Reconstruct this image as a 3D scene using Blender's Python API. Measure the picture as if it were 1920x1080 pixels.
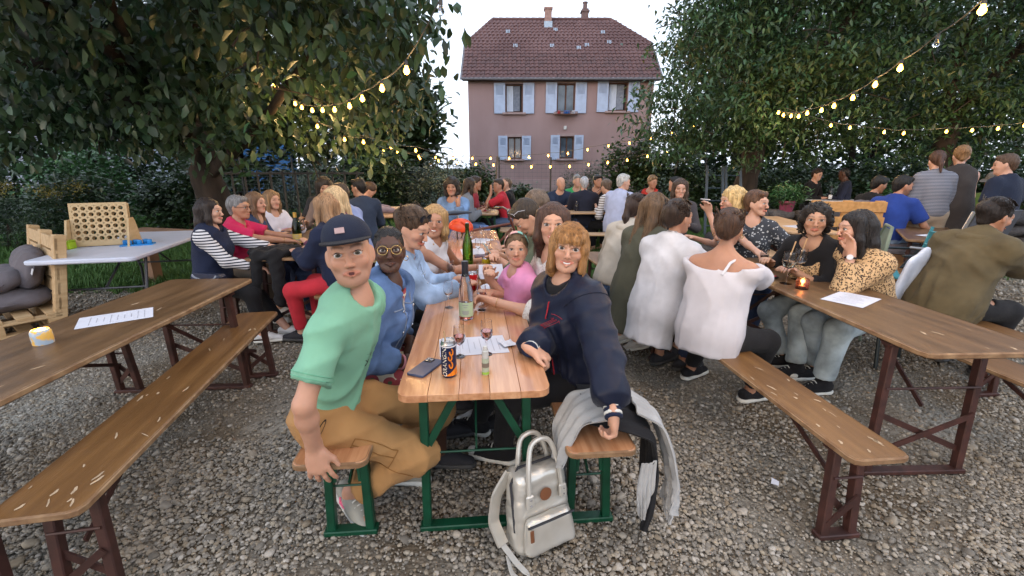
import bpy, math, random
import numpy as np

# ------------------------------------------------------------------ camera, sky, sun, exposure
scene = bpy.context.scene
for o in list(bpy.data.objects):
    bpy.data.objects.remove(o)
R = math.radians
cam_d = bpy.data.cameras.new('camera')
cam_d.sensor_width = 36.0
cam_d.lens = 15.56
cam_d.clip_start = 0.05
cam_d.clip_end = 600
cam = bpy.data.objects.new('camera', cam_d)
scene.collection.objects.link(cam)
cam.location = (0, 0, 1.5)
cam.rotation_euler = (R(90 - 15.45), 0, 0)
scene.camera = cam

SUN_EL, SUN_ROT = R(7), R(215)
world = bpy.data.worlds.new('World')
scene.world = world
world.use_nodes = True
wn = world.node_tree
wn.nodes.clear()
w_out = wn.nodes.new('ShaderNodeOutputWorld')
w_bg = wn.nodes.new('ShaderNodeBackground')
w_sky = wn.nodes.new('ShaderNodeTexSky')
w_sky.sky_type = 'NISHITA'
w_sky.sun_disc = False
w_sky.sun_elevation = SUN_EL
w_sky.sun_rotation = SUN_ROT
w_sky.air_density = 1.0
w_sky.dust_density = 2.0
w_mix = wn.nodes.new('ShaderNodeMixRGB')
w_mix.blend_type = 'MIX'
w_mix.inputs[0].default_value = 0.7
w_mix.inputs[2].default_value = (7.7, 8.6, 10.3, 1)
wn.links.new(w_sky.outputs[0], w_mix.inputs[1])
wn.links.new(w_mix.outputs[0], w_bg.inputs[0])
w_bg.inputs[1].default_value = 0.15
wn.links.new(w_bg.outputs[0], w_out.inputs[0])

sun_d = bpy.data.lights.new('sun', 'SUN')
sun_d.energy = 0.25
sun_d.angle = R(25)
sun_d.color = (1.0, 0.92, 0.88)
sun = bpy.data.objects.new('sun', sun_d)
scene.collection.objects.link(sun)
# the light comes from where the sky's sun stands (rotation counted clockwise from +Y)
sdx, sdy, sdz = math.sin(SUN_ROT) * math.cos(SUN_EL), math.cos(SUN_ROT) * math.cos(SUN_EL), math.sin(SUN_EL)
from mathutils import Vector, Matrix
sun.rotation_euler = Vector((sdx, sdy, sdz)).to_track_quat('Z', 'Y').to_euler()

scene.view_settings.view_transform = 'Standard'
scene.view_settings.look = 'None'
scene.view_settings.exposure = 0.7
scene.view_settings.gamma = 1.0
scene.render.engine = 'CYCLES'
scene.cycles.max_bounces = 6
scene.cycles.diffuse_bounces = 2
scene.cycles.transparent_max_bounces = 8
scene.cycles.use_denoising = True
scene.cycles.adaptive_threshold = 0.025
scene.cycles.sample_clamp_indirect = 4.0
scene.cycles.caustics_reflective = False
scene.cycles.caustics_refractive = False

rng = np.random.default_rng(7)
random.seed(7)
COL = scene.collection

# ------------------------------------------------------------------ materials
def _lin(c):
    return tuple(c) + (1.0,) if len(c) == 3 else tuple(c)

MATS = {}
def mat(name, col, rough=0.6, var=0.15, scale=8.0, bump=0.0, bscale=60.0, metal=0.0, col2=None, stretch=None,
        spec=0.4, attr=False, coat=0.0, sheen=0.0, detail=4.0, lo=0.35, hi=0.65, sss=0.0, crease=0.0):
    """base colour broken up by noise, optional fine relief"""
    if name in MATS:
        return MATS[name]
    m = bpy.data.materials.new(name)
    m.use_nodes = True
    nt = m.node_tree
    N, L = nt.nodes, nt.links
    b = N['Principled BSDF']
    b.inputs['Roughness'].default_value = rough
    b.inputs['Metallic'].default_value = metal
    b.inputs['Specular IOR Level'].default_value = spec
    if coat:
        b.inputs['Coat Weight'].default_value = coat
    if sheen:
        b.inputs['Sheen Weight'].default_value = sheen
    if sss:
        b.inputs['Subsurface Weight'].default_value = sss
        b.inputs['Subsurface Radius'].default_value = (0.012, 0.004, 0.002)
        b.inputs['Subsurface Scale'].default_value = 1.0
    tc = N.new('ShaderNodeTexCoord')
    mp = N.new('ShaderNodeMapping')
    L.new(tc.outputs['Object'], mp.inputs[0])
    if stretch:
        mp.inputs['Scale'].default_value = stretch
    nz = N.new('ShaderNodeTexNoise')
    nz.inputs['Scale'].default_value = scale
    nz.inputs['Detail'].default_value = detail
    L.new(mp.outputs[0], nz.inputs['Vector'])
    cr = N.new('ShaderNodeValToRGB')
    cr.color_ramp.elements[0].position = lo
    cr.color_ramp.elements[1].position = hi
    c = np.array(col[:3])
    if col2 is None:
        c1, c2 = np.clip(c * (1 - var), 0, 1), np.clip(c * (1 + var), 0, 1)
    else:
        c1, c2 = c, np.array(col2[:3])
    cr.color_ramp.elements[0].color = (*c1, 1)
    cr.color_ramp.elements[1].color = (*c2, 1)
    L.new(nz.outputs[0], cr.inputs[0])
    last = cr.outputs[0]
    if attr:
        at = N.new('ShaderNodeAttribute')
        at.attribute_name = 'Col'
        mx = N.new('ShaderNodeMixRGB')
        mx.blend_type = 'MULTIPLY'
        mx.inputs[0].default_value = 1.0
        L.new(last, mx.inputs[1])
        L.new(at.outputs['Color'], mx.inputs[2])
        last = mx.outputs[0]
    L.new(last, b.inputs['Base Color'])
    if bump:
        n2 = N.new('ShaderNodeTexNoise')
        n2.inputs['Scale'].default_value = bscale
        n2.inputs['Detail'].default_value = 3.0
        L.new(mp.outputs[0], n2.inputs['Vector'])
        bp = N.new('ShaderNodeBump')
        bp.inputs['Strength'].default_value = min(1.0, bump)
        bp.inputs['Distance'].default_value = 0.01
        L.new(n2.outputs[0], bp.inputs['Height'])
        L.new(bp.outputs[0], b.inputs['Normal'])
        if crease:
            n3 = N.new('ShaderNodeTexNoise')
            n3.noise_type = 'RIDGED_MULTIFRACTAL'
            n3.inputs['Scale'].default_value = 7.0
            n3.inputs['Detail'].default_value = 1.5
            n3.inputs['Distortion'].default_value = 0.9
            mp3 = N.new('ShaderNodeMapping')
            mp3.inputs['Scale'].default_value = (1.0, 1.0, 0.45)
            mp3.inputs['Rotation'].default_value = (0.25, 0.3, 0)
            L.new(tc.outputs['Object'], mp3.inputs[0])
            L.new(mp3.outputs[0], n3.inputs['Vector'])
            b2 = N.new('ShaderNodeBump')
            b2.inputs['Strength'].default_value = crease
            b2.inputs['Distance'].default_value = 0.014
            L.new(n3.outputs[0], b2.inputs['Height'])
            L.new(b2.outputs[0], bp.inputs['Normal'])
    MATS[name] = m
    return m

def glass(name, col=(1, 1, 1), rough=0.0, ior=1.45):
    if name in MATS:
        return MATS[name]
    m = bpy.data.materials.new(name)
    m.use_nodes = True
    b = m.node_tree.nodes['Principled BSDF']
    b.inputs['Base Color'].default_value = _lin(col)
    b.inputs['Transmission Weight'].default_value = 1.0
    b.inputs['Roughness'].default_value = rough
    b.inputs['IOR'].default_value = ior
    MATS[name] = m
    return m

def emit(name, col, strength):
    if name in MATS:
        return MATS[name]
    m = bpy.data.materials.new(name)
    m.use_nodes = True
    b = m.node_tree.nodes['Principled BSDF']
    b.inputs['Base Color'].default_value = _lin(col)
    b.inputs['Emission Color'].default_value = _lin(col)
    b.inputs['Emission Strength'].default_value = strength
    MATS[name] = m
    return m

def stripes(name, ca, cb, freq, axis='Z', sharp=0.5, rough=0.8, wobble=0.0):
    """woven stripes across a garment"""
    if name in MATS:
        return MATS[name]
    m = mat(name, ca, rough=rough, var=0.1)
    nt = m.node_tree
    N, L = nt.nodes, nt.links
    b = N['Principled BSDF']
    tc = N.new('ShaderNodeTexCoord')
    sp = N.new('ShaderNodeSeparateXYZ')
    L.new(tc.outputs['Object'], sp.inputs[0])
    mul = N.new('ShaderNodeMath'); mul.operation = 'MULTIPLY'; mul.inputs[1].default_value = freq
    L.new(sp.outputs[axis], mul.inputs[0])
    fr = N.new('ShaderNodeMath'); fr.operation = 'FRACT'
    L.new(mul.outputs[0], fr.inputs[0])
    gt = N.new('ShaderNodeMath'); gt.operation = 'GREATER_THAN'; gt.inputs[1].default_value = sharp
    L.new(fr.outputs[0], gt.inputs[0])
    mx = N.new('ShaderNodeMixRGB')
    mx.inputs[1].default_value = _lin(ca); mx.inputs[2].default_value = _lin(cb)
    L.new(gt.outputs[0], mx.inputs[0])
    L.new(mx.outputs[0], b.inputs['Base Color'])
    return m

def spots(name, base, dark, scale=28, thr=0.42, rough=0.8, mid=None, feature='F1', thr2=None):
    """printed cloth: blotches from a cell pattern"""
    if name in MATS:
        return MATS[name]
    m = mat(name, base, rough=rough, var=0.1)
    nt = m.node_tree
    N, L = nt.nodes, nt.links
    b = N['Principled BSDF']
    tc = N.new('ShaderNodeTexCoord')
    nz = N.new('ShaderNodeTexNoise'); nz.inputs['Scale'].default_value = scale * 0.8
    L.new(tc.outputs['Object'], nz.inputs['Vector'])
    ad = N.new('ShaderNodeMixRGB'); ad.blend_type = 'ADD'; ad.inputs[0].default_value = 0.025
    L.new(tc.outputs['Object'], ad.inputs[1]); L.new(nz.outputs[1], ad.inputs[2])
    vo = N.new('ShaderNodeTexVoronoi'); vo.inputs['Scale'].default_value = scale
    L.new(ad.outputs[0], vo.inputs['Vector'])
    cr = N.new('ShaderNodeValToRGB')
    cr.color_ramp.interpolation = 'CONSTANT'
    e = cr.color_ramp.elements
    if mid is None:
        e[0].color = _lin(dark); e[1].color = _lin(base); e[1].position = thr
    else:
        e[0].color = _lin(mid); e[1].color = _lin(dark); e[1].position = thr * 0.45
        x = e.new(thr); x.color = _lin(base)
    L.new(vo.outputs['Distance'], cr.inputs[0])
    L.new(cr.outputs[0], b.inputs['Base Color'])
    return m

# ------------------------------------------------------------------ mesh helpers
def Rz(a):
    c, s = math.cos(a), math.sin(a)
    return np.array([[c, -s, 0], [s, c, 0], [0, 0, 1.0]])
def Rx(a):
    c, s = math.cos(a), math.sin(a)
    return np.array([[1, 0, 0], [0, c, -s], [0, s, c]])
def Ry(a):
    c, s = math.cos(a), math.sin(a)
    return np.array([[c, 0, s], [0, 1, 0], [-s, 0, c]])
def unit(v):
    v = np.asarray(v, float)
    return v / (np.linalg.norm(v) + 1e-12)
def frame(d, hint=(0, 0, 1)):
    """columns side, second, d"""
    d = unit(d)
    h = np.asarray(hint, float)
    if abs(np.dot(unit(h), d)) > 0.98:
        h = np.array([0, 1.0, 0]) if abs(d[1]) < 0.9 else np.array([1.0, 0, 0])
    u = unit(np.cross(h, d))
    n = np.cross(d, u)
    return np.stack([u, n, d], 1)

def link(o, parent=None, **props):
    COL.objects.link(o)
    if parent is not None:
        o.parent = parent
    for k, v in props.items():
        o[k] = v
    return o

def tag(o, label=None, category=None, group=None, kind=None):
    for k, v in (('label', label), ('category', category), ('group', group), ('kind', kind)):
        if v:
            o[k] = v
    return o

def thing(name, loc, rz, label, category, group=None):
    o = bpy.data.objects.new(name, None)
    o.empty_display_size = 0.1
    o.location = loc
    o.rotation_euler = (0, 0, rz)
    COL.objects.link(o)
    return tag(o, label, category, group)

def mesh_arrays(name, V, F, smooth=True, col=None, sharp=None):
    """V (n,3); F (m,3|4) array or list of lists"""
    me = bpy.data.meshes.new(name)
    V = np.asarray(V, np.float32)
    if isinstance(F, np.ndarray):
        k = F.shape[1]
        me.vertices.add(len(V))
        me.vertices.foreach_set('co', V.ravel())
        me.loops.add(F.size)
        me.loops.foreach_set('vertex_index', F.ravel().astype(np.int32))
        me.polygons.add(len(F))
        me.polygons.foreach_set('loop_start', np.arange(0, F.size, k, dtype=np.int32))
        me.update(calc_edges=True)
        me.validate()
    else:
        me.from_pydata(V.tolist(), [], F)
        me.update()
    if smooth:
        me.polygons.foreach_set('use_smooth', np.ones(len(me.polygons), bool))
        if sharp:
            me.set_sharp_from_angle(angle=R(sharp))
    if col is not None:
        a = me.color_attributes.new('Col', 'FLOAT_COLOR', 'POINT')
        c4 = np.ones((len(V), 4), np.float32)
        c4[:, :3] = col
        a.data.foreach_set('color', c4.ravel())
    return me

class MB:
    def __init__(self):
        self.V, self.F = [], []
    def raw(self, V, F):
        o = len(self.V)
        self.V += [tuple(float(q) for q in v) for v in V]
        self.F += [[i + o for i in f] for f in F]
        return self
    def box(self, c, s, M=None, bev=0.0):
        """centre c, full size s, rotation M"""
        h = np.array(s, float) / 2
        c = np.array(c, float)
        sg = [(x, y, z) for x in (-1, 1) for y in (-1, 1) for z in (-1, 1)]
        if bev <= 0:
            P = np.array([np.array(q) * h for q in sg])
            F = [[0, 1, 3, 2], [4, 6, 7, 5], [0, 4, 5, 1], [2, 3, 7, 6], [0, 2, 6, 4], [1, 5, 7, 3]]
        else:
            b = min(bev, h.min() * 0.9)
            P, ix = [], {}
            for q in sg:
                for ax in range(3):
                    v = np.array(q, float) * (h - b)
                    v[ax] = q[ax] * h[ax]
                    ix[(q, ax)] = len(P)
                    P.append(v)
            F = []
            for ax in range(3):
                o1, o2 = [(1, 2), (2, 0), (0, 1)][ax]
                for sgn in (-1, 1):
                    loop = []
                    for a, bb in ((-1, -1), (1, -1), (1, 1), (-1, 1)):
                        q = [0, 0, 0]; q[ax] = sgn; q[o1] = a; q[o2] = bb
                        loop.append(ix[(tuple(q), ax)])
                    F.append(loop if sgn > 0 else loop[::-1])
                for a in (-1, 1):
                    for bb in (-1, 1):
                        q0 = [0, 0, 0]; q1 = [0, 0, 0]
                        q0[ax], q1[ax] = -1, 1
                        q0[o1] = q1[o1] = a; q0[o2] = q1[o2] = bb
                        q0, q1 = tuple(q0), tuple(q1)
                        l = [ix[(q0, o1)], ix[(q1, o1)], ix[(q1, o2)], ix[(q0, o2)]]
                        F.append(l if a * bb < 0 else l[::-1])
            for q in sg:
                l = [ix[(q, 0)], ix[(q, 1)], ix[(q, 2)]]
                F.append(l if q[0] * q[1] * q[2] > 0 else l[::-1])
            P = np.array(P)
        if M is not None:
            P = P @ np.asarray(M).T
        return self.raw(P + c, F)
    def bar(self, a, b, w, h=None, hint=(0, 0, 1), bev=0.0, ext=0.0):
        """rectangular bar from a to b"""
        a, b = np.array(a, float), np.array(b, float)
        M = frame(b - a, hint)
        return self.box((a + b) / 2, (w, h or w, np.linalg.norm(b - a) + 2 * ext), M, bev)
    def tube(self, path, r, n=8, caps=True, closed=False):
        P = np.array(path, float)
        m = len(P)
        rr = np.full(m, r, float) if np.isscalar(r) else np.array(r, float)
        T = np.gradient(P, axis=0) if m > 2 else np.repeat((P[1:] - P[:-1]), m, 0)[:m]
        if closed:
            T = np.roll(P, -1, 0) - np.roll(P, 1, 0)
        u = frame(T[0])[:, 0]
        V = []
        for i in range(m):
            d = unit(T[i])
            u = unit(u - d * np.dot(u, d))
            w = np.cross(d, u)
            for k in range(n):
                a = 2 * math.pi * k / n
                V.append(P[i] + rr[i] * (math.cos(a) * u + math.sin(a) * w))
        F = []
        for i in range(m if closed else m - 1):
            j = (i + 1) % m
            for k in range(n):
                F.append([i * n + k, i * n + (k + 1) % n, j * n + (k + 1) % n, j * n + k])
        if caps and not closed:
            F.append(list(range(n))[::-1])
            F.append([(m - 1) * n + k for k in range(n)])
        return self.raw(V, F)
    def lathe(self, prof, c=(0, 0, 0), n=20, M=None, sx=1.0, sy=1.0, caps=True):
        V, F = [], []
        for r, z in prof:
            for k in range(n):
                a = 2 * math.pi * k / n
                V.append((sx * r * math.cos(a), sy * r * math.sin(a), z))
        m = len(prof)
        for i in range(m - 1):
            for k in range(n):
                F.append([i * n + k, i * n + (k + 1) % n, (i + 1) * n + (k + 1) % n, (i + 1) * n + k])
        if caps:
            if prof[0][0] > 1e-5: F.append(list(range(n))[::-1])
            if prof[-1][0] > 1e-5: F.append([(m - 1) * n + k for k in range(n)])
        V = np.array(V)
        if M is not None:
            V = V @ np.asarray(M).T
        return self.raw(V + np.array(c), F)
    def slab(self, outline, z0, z1, bev=0.004, M=None, c=(0, 0, 0)):
        """flat board with a small chamfer on top and bottom edge"""
        O = np.array(outline, float)
        cen = O.mean(0)
        def inset(d):
            e = np.roll(O, -1, 0) - O
            nrm = np.stack([e[:, 1], -e[:, 0]], 1)
            nrm /= np.linalg.norm(nrm, axis=1)[:, None] + 1e-9
            vn = nrm + np.roll(nrm, 1, 0)
            vn /= np.linalg.norm(vn, axis=1)[:, None] + 1e-9
            return O - vn * d
        I = inset(bev)
        n = len(O)
        rings = [(I, z0), (O, z0 + bev), (O, z1 - bev), (I, z1)]
        V = [np.c_[p, np.full(n, z)] for p, z in rings]
        V = np.concatenate(V)
        F = []
        for i in range(3):
            for k in range(n):
                F.append([i * n + k, i * n + (k + 1) % n, (i + 1) * n + (k + 1) % n, (i + 1) * n + k])
        F.append(list(range(n))[::-1])
        F.append([3 * n + k for k in range(n)])
        if M is not None:
            V = V @ np.asarray(M).T
        return self.raw(V + np.array(c), F)
    def mesh(self, name, smooth=True, sharp=35):
        return mesh_arrays(name, self.V, self.F, smooth, sharp=sharp)
    def build(self, name, material, parent=None, loc=None, rz=None, smooth=True, sharp=35, **props):
        me = self.mesh(name, smooth, sharp)
        me.materials.append(material)
        o = bpy.data.objects.new(name, me)
        if loc is not None:
            o.location = loc
        if rz is not None:
            o.rotation_euler = (0, 0, rz)
        return link(o, parent, **props)

def round_rect(w, l, r, n=4):
    """outline of a w x l rectangle centred on 0, corners rounded, counter-clockwise"""
    P = []
    for cx, cy, a0 in ((w / 2 - r, l / 2 - r, 0), (-w / 2 + r, l / 2 - r, 90), (-w / 2 + r, -l / 2 + r, 180), (w / 2 - r, -l / 2 + r, 270)):
        for k in range(n + 1):
            a = R(a0 + 90 * k / n)
            P.append((cx + r * math.cos(a), cy + r * math.sin(a)))
    return P

def obj(name, me, parent=None, loc=None, rot=None, scale=None, **props):
    o = bpy.data.objects.new(name, me)
    if loc is not None: o.location = loc
    if rot is not None: o.rotation_euler = rot
    if scale is not None: o.scale = scale
    return link(o, parent, **props)

def text_mesh(s, size, extrude=0.0, shear=0.0, align='CENTER'):
    cu = bpy.data.curves.new('lettering', 'FONT')
    cu.body = s
    cu.size = size
    cu.extrude = extrude
    cu.shear = shear
    cu.align_x = align
    cu.align_y = 'CENTER'
    cu.resolution_u = 3
    t = bpy.data.objects.new('lettering', cu)
    COL.objects.link(t)
    dg = bpy.context.evaluated_depsgraph_get()
    me = bpy.data.meshes.new_from_object(t.evaluated_get(dg))
    bpy.data.objects.remove(t)
    bpy.data.curves.remove(cu)
    return me
# ------------------------------------------------------------------ ground
def ground_edge(x, y):
    """how far a point lies past the line where the gravel gives way to lawn"""
    e = y - 6.15 + 0.5 * math.sin(x * 0.9) + 0.25 * math.sin(x * 2.3 + 1) + 0.15 * math.sin(x * 5.1)
    return e

def make_ground():
    xs = np.concatenate([np.linspace(-120, -12, 14), np.linspace(-11, 11, 45), np.linspace(12, 120, 14)])
    ys = np.concatenate([np.linspace(-30, -2, 6), np.linspace(-1, 14, 32), np.linspace(16, 220, 20)])
    X, Yg = np.meshgrid(xs, ys, indexing='ij')
    Z = 0.012 * np.sin(X * 1.3 + Yg * 0.7) * np.cos(Yg * 1.1) - 0.012
    V = np.stack([X, Yg, Z], -1).reshape(-1, 3)
    nx, ny = len(xs), len(ys)
    i, j = np.meshgrid(np.arange(nx - 1), np.arange(ny - 1), indexing='ij')
    a = (i * ny + j).ravel()
    F = np.stack([a, a + ny, a + ny + 1, a + 1], 1)
    me = mesh_arrays('ground', V, F)
    m = bpy.data.materials.new('gravel_and_earth')
    m.use_nodes = True
    nt = m.node_tree; N, L = nt.nodes, nt.links
    b = N['Principled BSDF']; b.inputs['Roughness'].default_value = 0.95
    b.inputs['Specular IOR Level'].default_value = 0.2
    tc = N.new('ShaderNodeTexCoord')
    vo = N.new('ShaderNodeTexVoronoi'); vo.inputs['Scale'].default_value = 60
    L.new(tc.outputs['Object'], vo.inputs['Vector'])
    cr = N.new('ShaderNodeValToRGB')
    cr.color_ramp.elements[0].color = (0.19, 0.17, 0.14, 1); cr.color_ramp.elements[1].color = (0.36, 0.335, 0.285, 1)
    L.new(vo.outputs['Color'], cr.inputs[0])
    nz = N.new('ShaderNodeTexNoise'); nz.inputs['Scale'].default_value = 1.4; nz.inputs['Detail'].default_value = 5
    L.new(tc.outputs['Object'], nz.inputs['Vector'])
    c2 = N.new('ShaderNodeValToRGB')
    c2.color_ramp.elements[0].position = 0.4; c2.color_ramp.elements[1].position = 0.62
    c2.color_ramp.elements[0].color = (0.5, 0.42, 0.34, 1); c2.color_ramp.elements[1].color = (1, 1, 1, 1)
    L.new(nz.outputs[0], c2.inputs[0])
    mu = N.new('ShaderNodeMixRGB'); mu.blend_type = 'MULTIPLY'; mu.inputs[0].default_value = 1
    L.new(cr.outputs[0], mu.inputs[1]); L.new(c2.outputs[0], mu.inputs[2])
    # lawn soil further back
    sp = N.new('ShaderNodeSeparateXYZ'); L.new(tc.outputs['Object'], sp.inputs[0])
    nz2 = N.new('ShaderNodeTexNoise'); nz2.inputs['Scale'].default_value = 0.8; nz2.inputs['Detail'].default_value = 4
    L.new(tc.outputs['Object'], nz2.inputs['Vector'])
    ma = N.new('ShaderNodeMath'); ma.operation = 'MULTIPLY_ADD'; ma.inputs[1].default_value = 3.0
    L.new(nz2.outputs[0], ma.inputs[0]); L.new(sp.outputs['Y'], ma.inputs[2])
    mr = N.new('ShaderNodeMapRange'); mr.inputs[1].default_value = 7.2; mr.inputs[2].default_value = 8.3
    L.new(ma.outputs[0], mr.inputs[0])
    mx = N.new('ShaderNodeMixRGB'); mx.inputs[2].default_value = (0.03, 0.045, 0.015, 1)
    L.new(mr.outputs[0], mx.inputs[0]); L.new(mu.outputs[0], mx.inputs[1])
    L.new(mx.outputs[0], b.inputs['Base Color'])
    bp = N.new('ShaderNodeBump'); bp.inputs['Strength'].default_value = 0.8; bp.inputs['Distance'].default_value = 0.015
    L.new(vo.outputs['Distance'], bp.inputs['Height']); L.new(bp.outputs[0], b.inputs['Normal'])
    me.materials.append(m)
    o = obj('ground', me)
    o['kind'] = 'structure'
make_ground()

def ico(sub=1):
    import bmesh
    bm = bmesh.new()
    bmesh.ops.create_icosphere(bm, subdivisions=sub, radius=1)
    V = np.array([v.co[:] for v in bm.verts]); F = [[v.index for v in f.verts] for f in bm.faces]
    bm.free()
    return V, F

def instancer(name, pts, rot, scl, pick, protos, label, cat):
    """one object whose points carry copies of a few small meshes"""
    coll = bpy.data.collections.new(name + '_pieces')
    for p in protos:
        coll.objects.link(p)
    me = bpy.data.meshes.new(name)
    me.vertices.add(len(pts))
    me.vertices.foreach_set('co', np.asarray(pts, np.float32).ravel())
    for an, ty, data in (('rot', 'FLOAT_VECTOR', rot), ('scl', 'FLOAT_VECTOR', scl), ('pick', 'INT', pick)):
        a = me.attributes.new(an, ty, 'POINT')
        a.data.foreach_set('vector' if ty == 'FLOAT_VECTOR' else 'value', np.ascontiguousarray(data, np.int32 if ty == 'INT' else np.float32).ravel())
    me.update()
    o = bpy.data.objects.new(name, me)
    COL.objects.link(o)
    ng = bpy.data.node_groups.new(name + '_scatter', 'GeometryNodeTree')
    ng.interface.new_socket('Geometry', in_out='INPUT', socket_type='NodeSocketGeometry')
    ng.interface.new_socket('Geometry', in_out='OUTPUT', socket_type='NodeSocketGeometry')
    N, L = ng.nodes, ng.links
    gi, go = N.new('NodeGroupInput'), N.new('NodeGroupOutput')
    ci = N.new('GeometryNodeCollectionInfo')
    ci.inputs['Collection'].default_value = coll
    ci.inputs['Separate Children'].default_value = True
    ci.inputs['Reset Children'].default_value = True
    ip = N.new('GeometryNodeInstanceOnPoints')
    ip.inputs['Pick Instance'].default_value = True
    def att(n, t):
        a = N.new('GeometryNodeInputNamedAttribute'); a.data_type = t; a.inputs['Name'].default_value = n
        return a.outputs['Attribute']
    L.new(gi.outputs[0], ip.inputs['Points'])
    L.new(ci.outputs[0], ip.inputs['Instance'])
    L.new(att('pick', 'INT'), ip.inputs['Instance Index'])
    er = N.new('FunctionNodeEulerToRotation')
    L.new(att('rot', 'FLOAT_VECTOR'), er.inputs[0])
    L.new(er.outputs[0], ip.inputs['Rotation'])
    L.new(att('scl', 'FLOAT_VECTOR'), ip.inputs['Scale'])
    L.new(ip.outputs[0], go.inputs[0])
    md = o.modifiers.new('scatter', 'NODES')
    md.node_group = ng
    tag(o, label, cat, kind='stuff')
    return o

def make_gravel():
    V0, F0 = ico(1)
    V2, F2 = ico(2)
    m = bpy.data.materials.new('pebble')
    m.use_nodes = True
    nt = m.node_tree; N, L = nt.nodes, nt.links
    b = N['Principled BSDF']; b.inputs['Roughness'].default_value = 0.75; b.inputs['Specular IOR Level'].default_value = 0.35
    oi = N.new('ShaderNodeObjectInfo')
    cr = N.new('ShaderNodeValToRGB')
    e = cr.color_ramp.elements
    e[0].color = (0.146, 0.132, 0.110, 1); e[1].color = (0.481, 0.448, 0.392, 1)
    for p, c in ((0.2, (0.223, 0.204, 0.175, 1)), (0.4, (0.292, 0.260, 0.210, 1)), (0.55, (0.232, 0.184, 0.124, 1)), (0.7, (0.334, 0.305, 0.257, 1)), (0.82, (0.361, 0.308, 0.228, 1)), (0.93, (0.411, 0.376, 0.324, 1))):
        x = e.new(p); x.color = c
    L.new(oi.outputs['Random'], cr.inputs[0])
    tc = N.new('ShaderNodeTexCoord')
    nz = N.new('ShaderNodeTexNoise'); nz.inputs['Scale'].default_value = 2.2; nz.inputs['Detail'].default_value = 4
    L.new(tc.outputs['Object'], nz.inputs['Vector'])
    c2 = N.new('ShaderNodeValToRGB')
    c2.color_ramp.elements[0].color = (0.65, 0.62, 0.6, 1); c2.color_ramp.elements[1].color = (1.1, 1.1, 1.1, 1)
    L.new(nz.outputs[0], c2.inputs[0])
    mu = N.new('ShaderNodeMixRGB'); mu.blend_type = 'MULTIPLY'; mu.inputs[0].default_value = 1
    L.new(cr.outputs[0], mu.inputs[1]); L.new(c2.outputs[0], mu.inputs[2])
    L.new(mu.outputs[0], b.inputs['Base Color'])
    protos = []
    for i in range(6):
        Vb, Fb = (V2, F2) if i < 3 else (V0, F0)
        V = Vb * np.array([1, 0.78 + 0.2 * rng.random(), 0.5 + 0.25 * rng.random()])
        V = V * (1 + 0.16 * np.sin(V @ rng.normal(size=3) * 2.2 + rng.random() * 6) + 0.08 * np.sin(V @ rng.normal(size=3) * 4))[:, None]
        me = mesh_arrays('pebble', V, Fb)
        me.materials.append(m)
        protos.append(bpy.data.objects.new('pebble', me))
    P = []
    def patch(n, x0, x1, y0, y1, s0, s1):
        x = rng.uniform(x0, x1, n); y = rng.uniform(y0, y1, n)
        ok = np.abs(x) < y * 1.35 + 1.2
        # a little bare earth shows in patches
        bare = np.sin(x * 1.7 + 2 * np.sin(y * 1.1)) * np.sin(y * 2.1 + np.sin(x * 1.3)) 
        ok &= (bare < 0.5) | (rng.random(n) < 0.42)
        edge = np.array([ground_edge(a, c) for a, c in zip(x, y)])
        ok &= edge < rng.normal(0, 0.45, n)
        x, y = x[ok], y[ok]
        s = s0 + (s1 - s0) * rng.random(len(x)) ** 3
        P.append(np.stack([x, y, s], 1))
    patch(100000, -3.6, 3.6, 0.7, 2.2, 0.0038, 0.013)
    patch(90000, -6, 6, 2.2, 4.4, 0.005, 0.0155)
    patch(46000, -9, 10, 4.4, 7.4, 0.009, 0.022)
    patch(1100, -3.4, 3.4, 0.8, 2.8, 0.014, 0.028)
    P = np.concatenate(P)
    n = len(P)
    pts = np.c_[P[:, 0], P[:, 1], P[:, 2] * 0.25 - 0.004]
    rot = np.c_[rng.normal(0, 0.35, n), rng.normal(0, 0.35, n), rng.uniform(0, 6.28, n)]
    scl = np.repeat(P[:, 2:3], 3, 1) * rng.uniform(0.8, 1.2, (n, 3))
    near = P[:, 1] < 2.2
    pick = np.where(near, rng.integers(0, 3, n), rng.integers(3, 6, n))
    instancer('gravel', pts, rot, scl, pick, protos, 'grey and tan river gravel covering the beer garden floor', 'gravel')
make_gravel()

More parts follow.
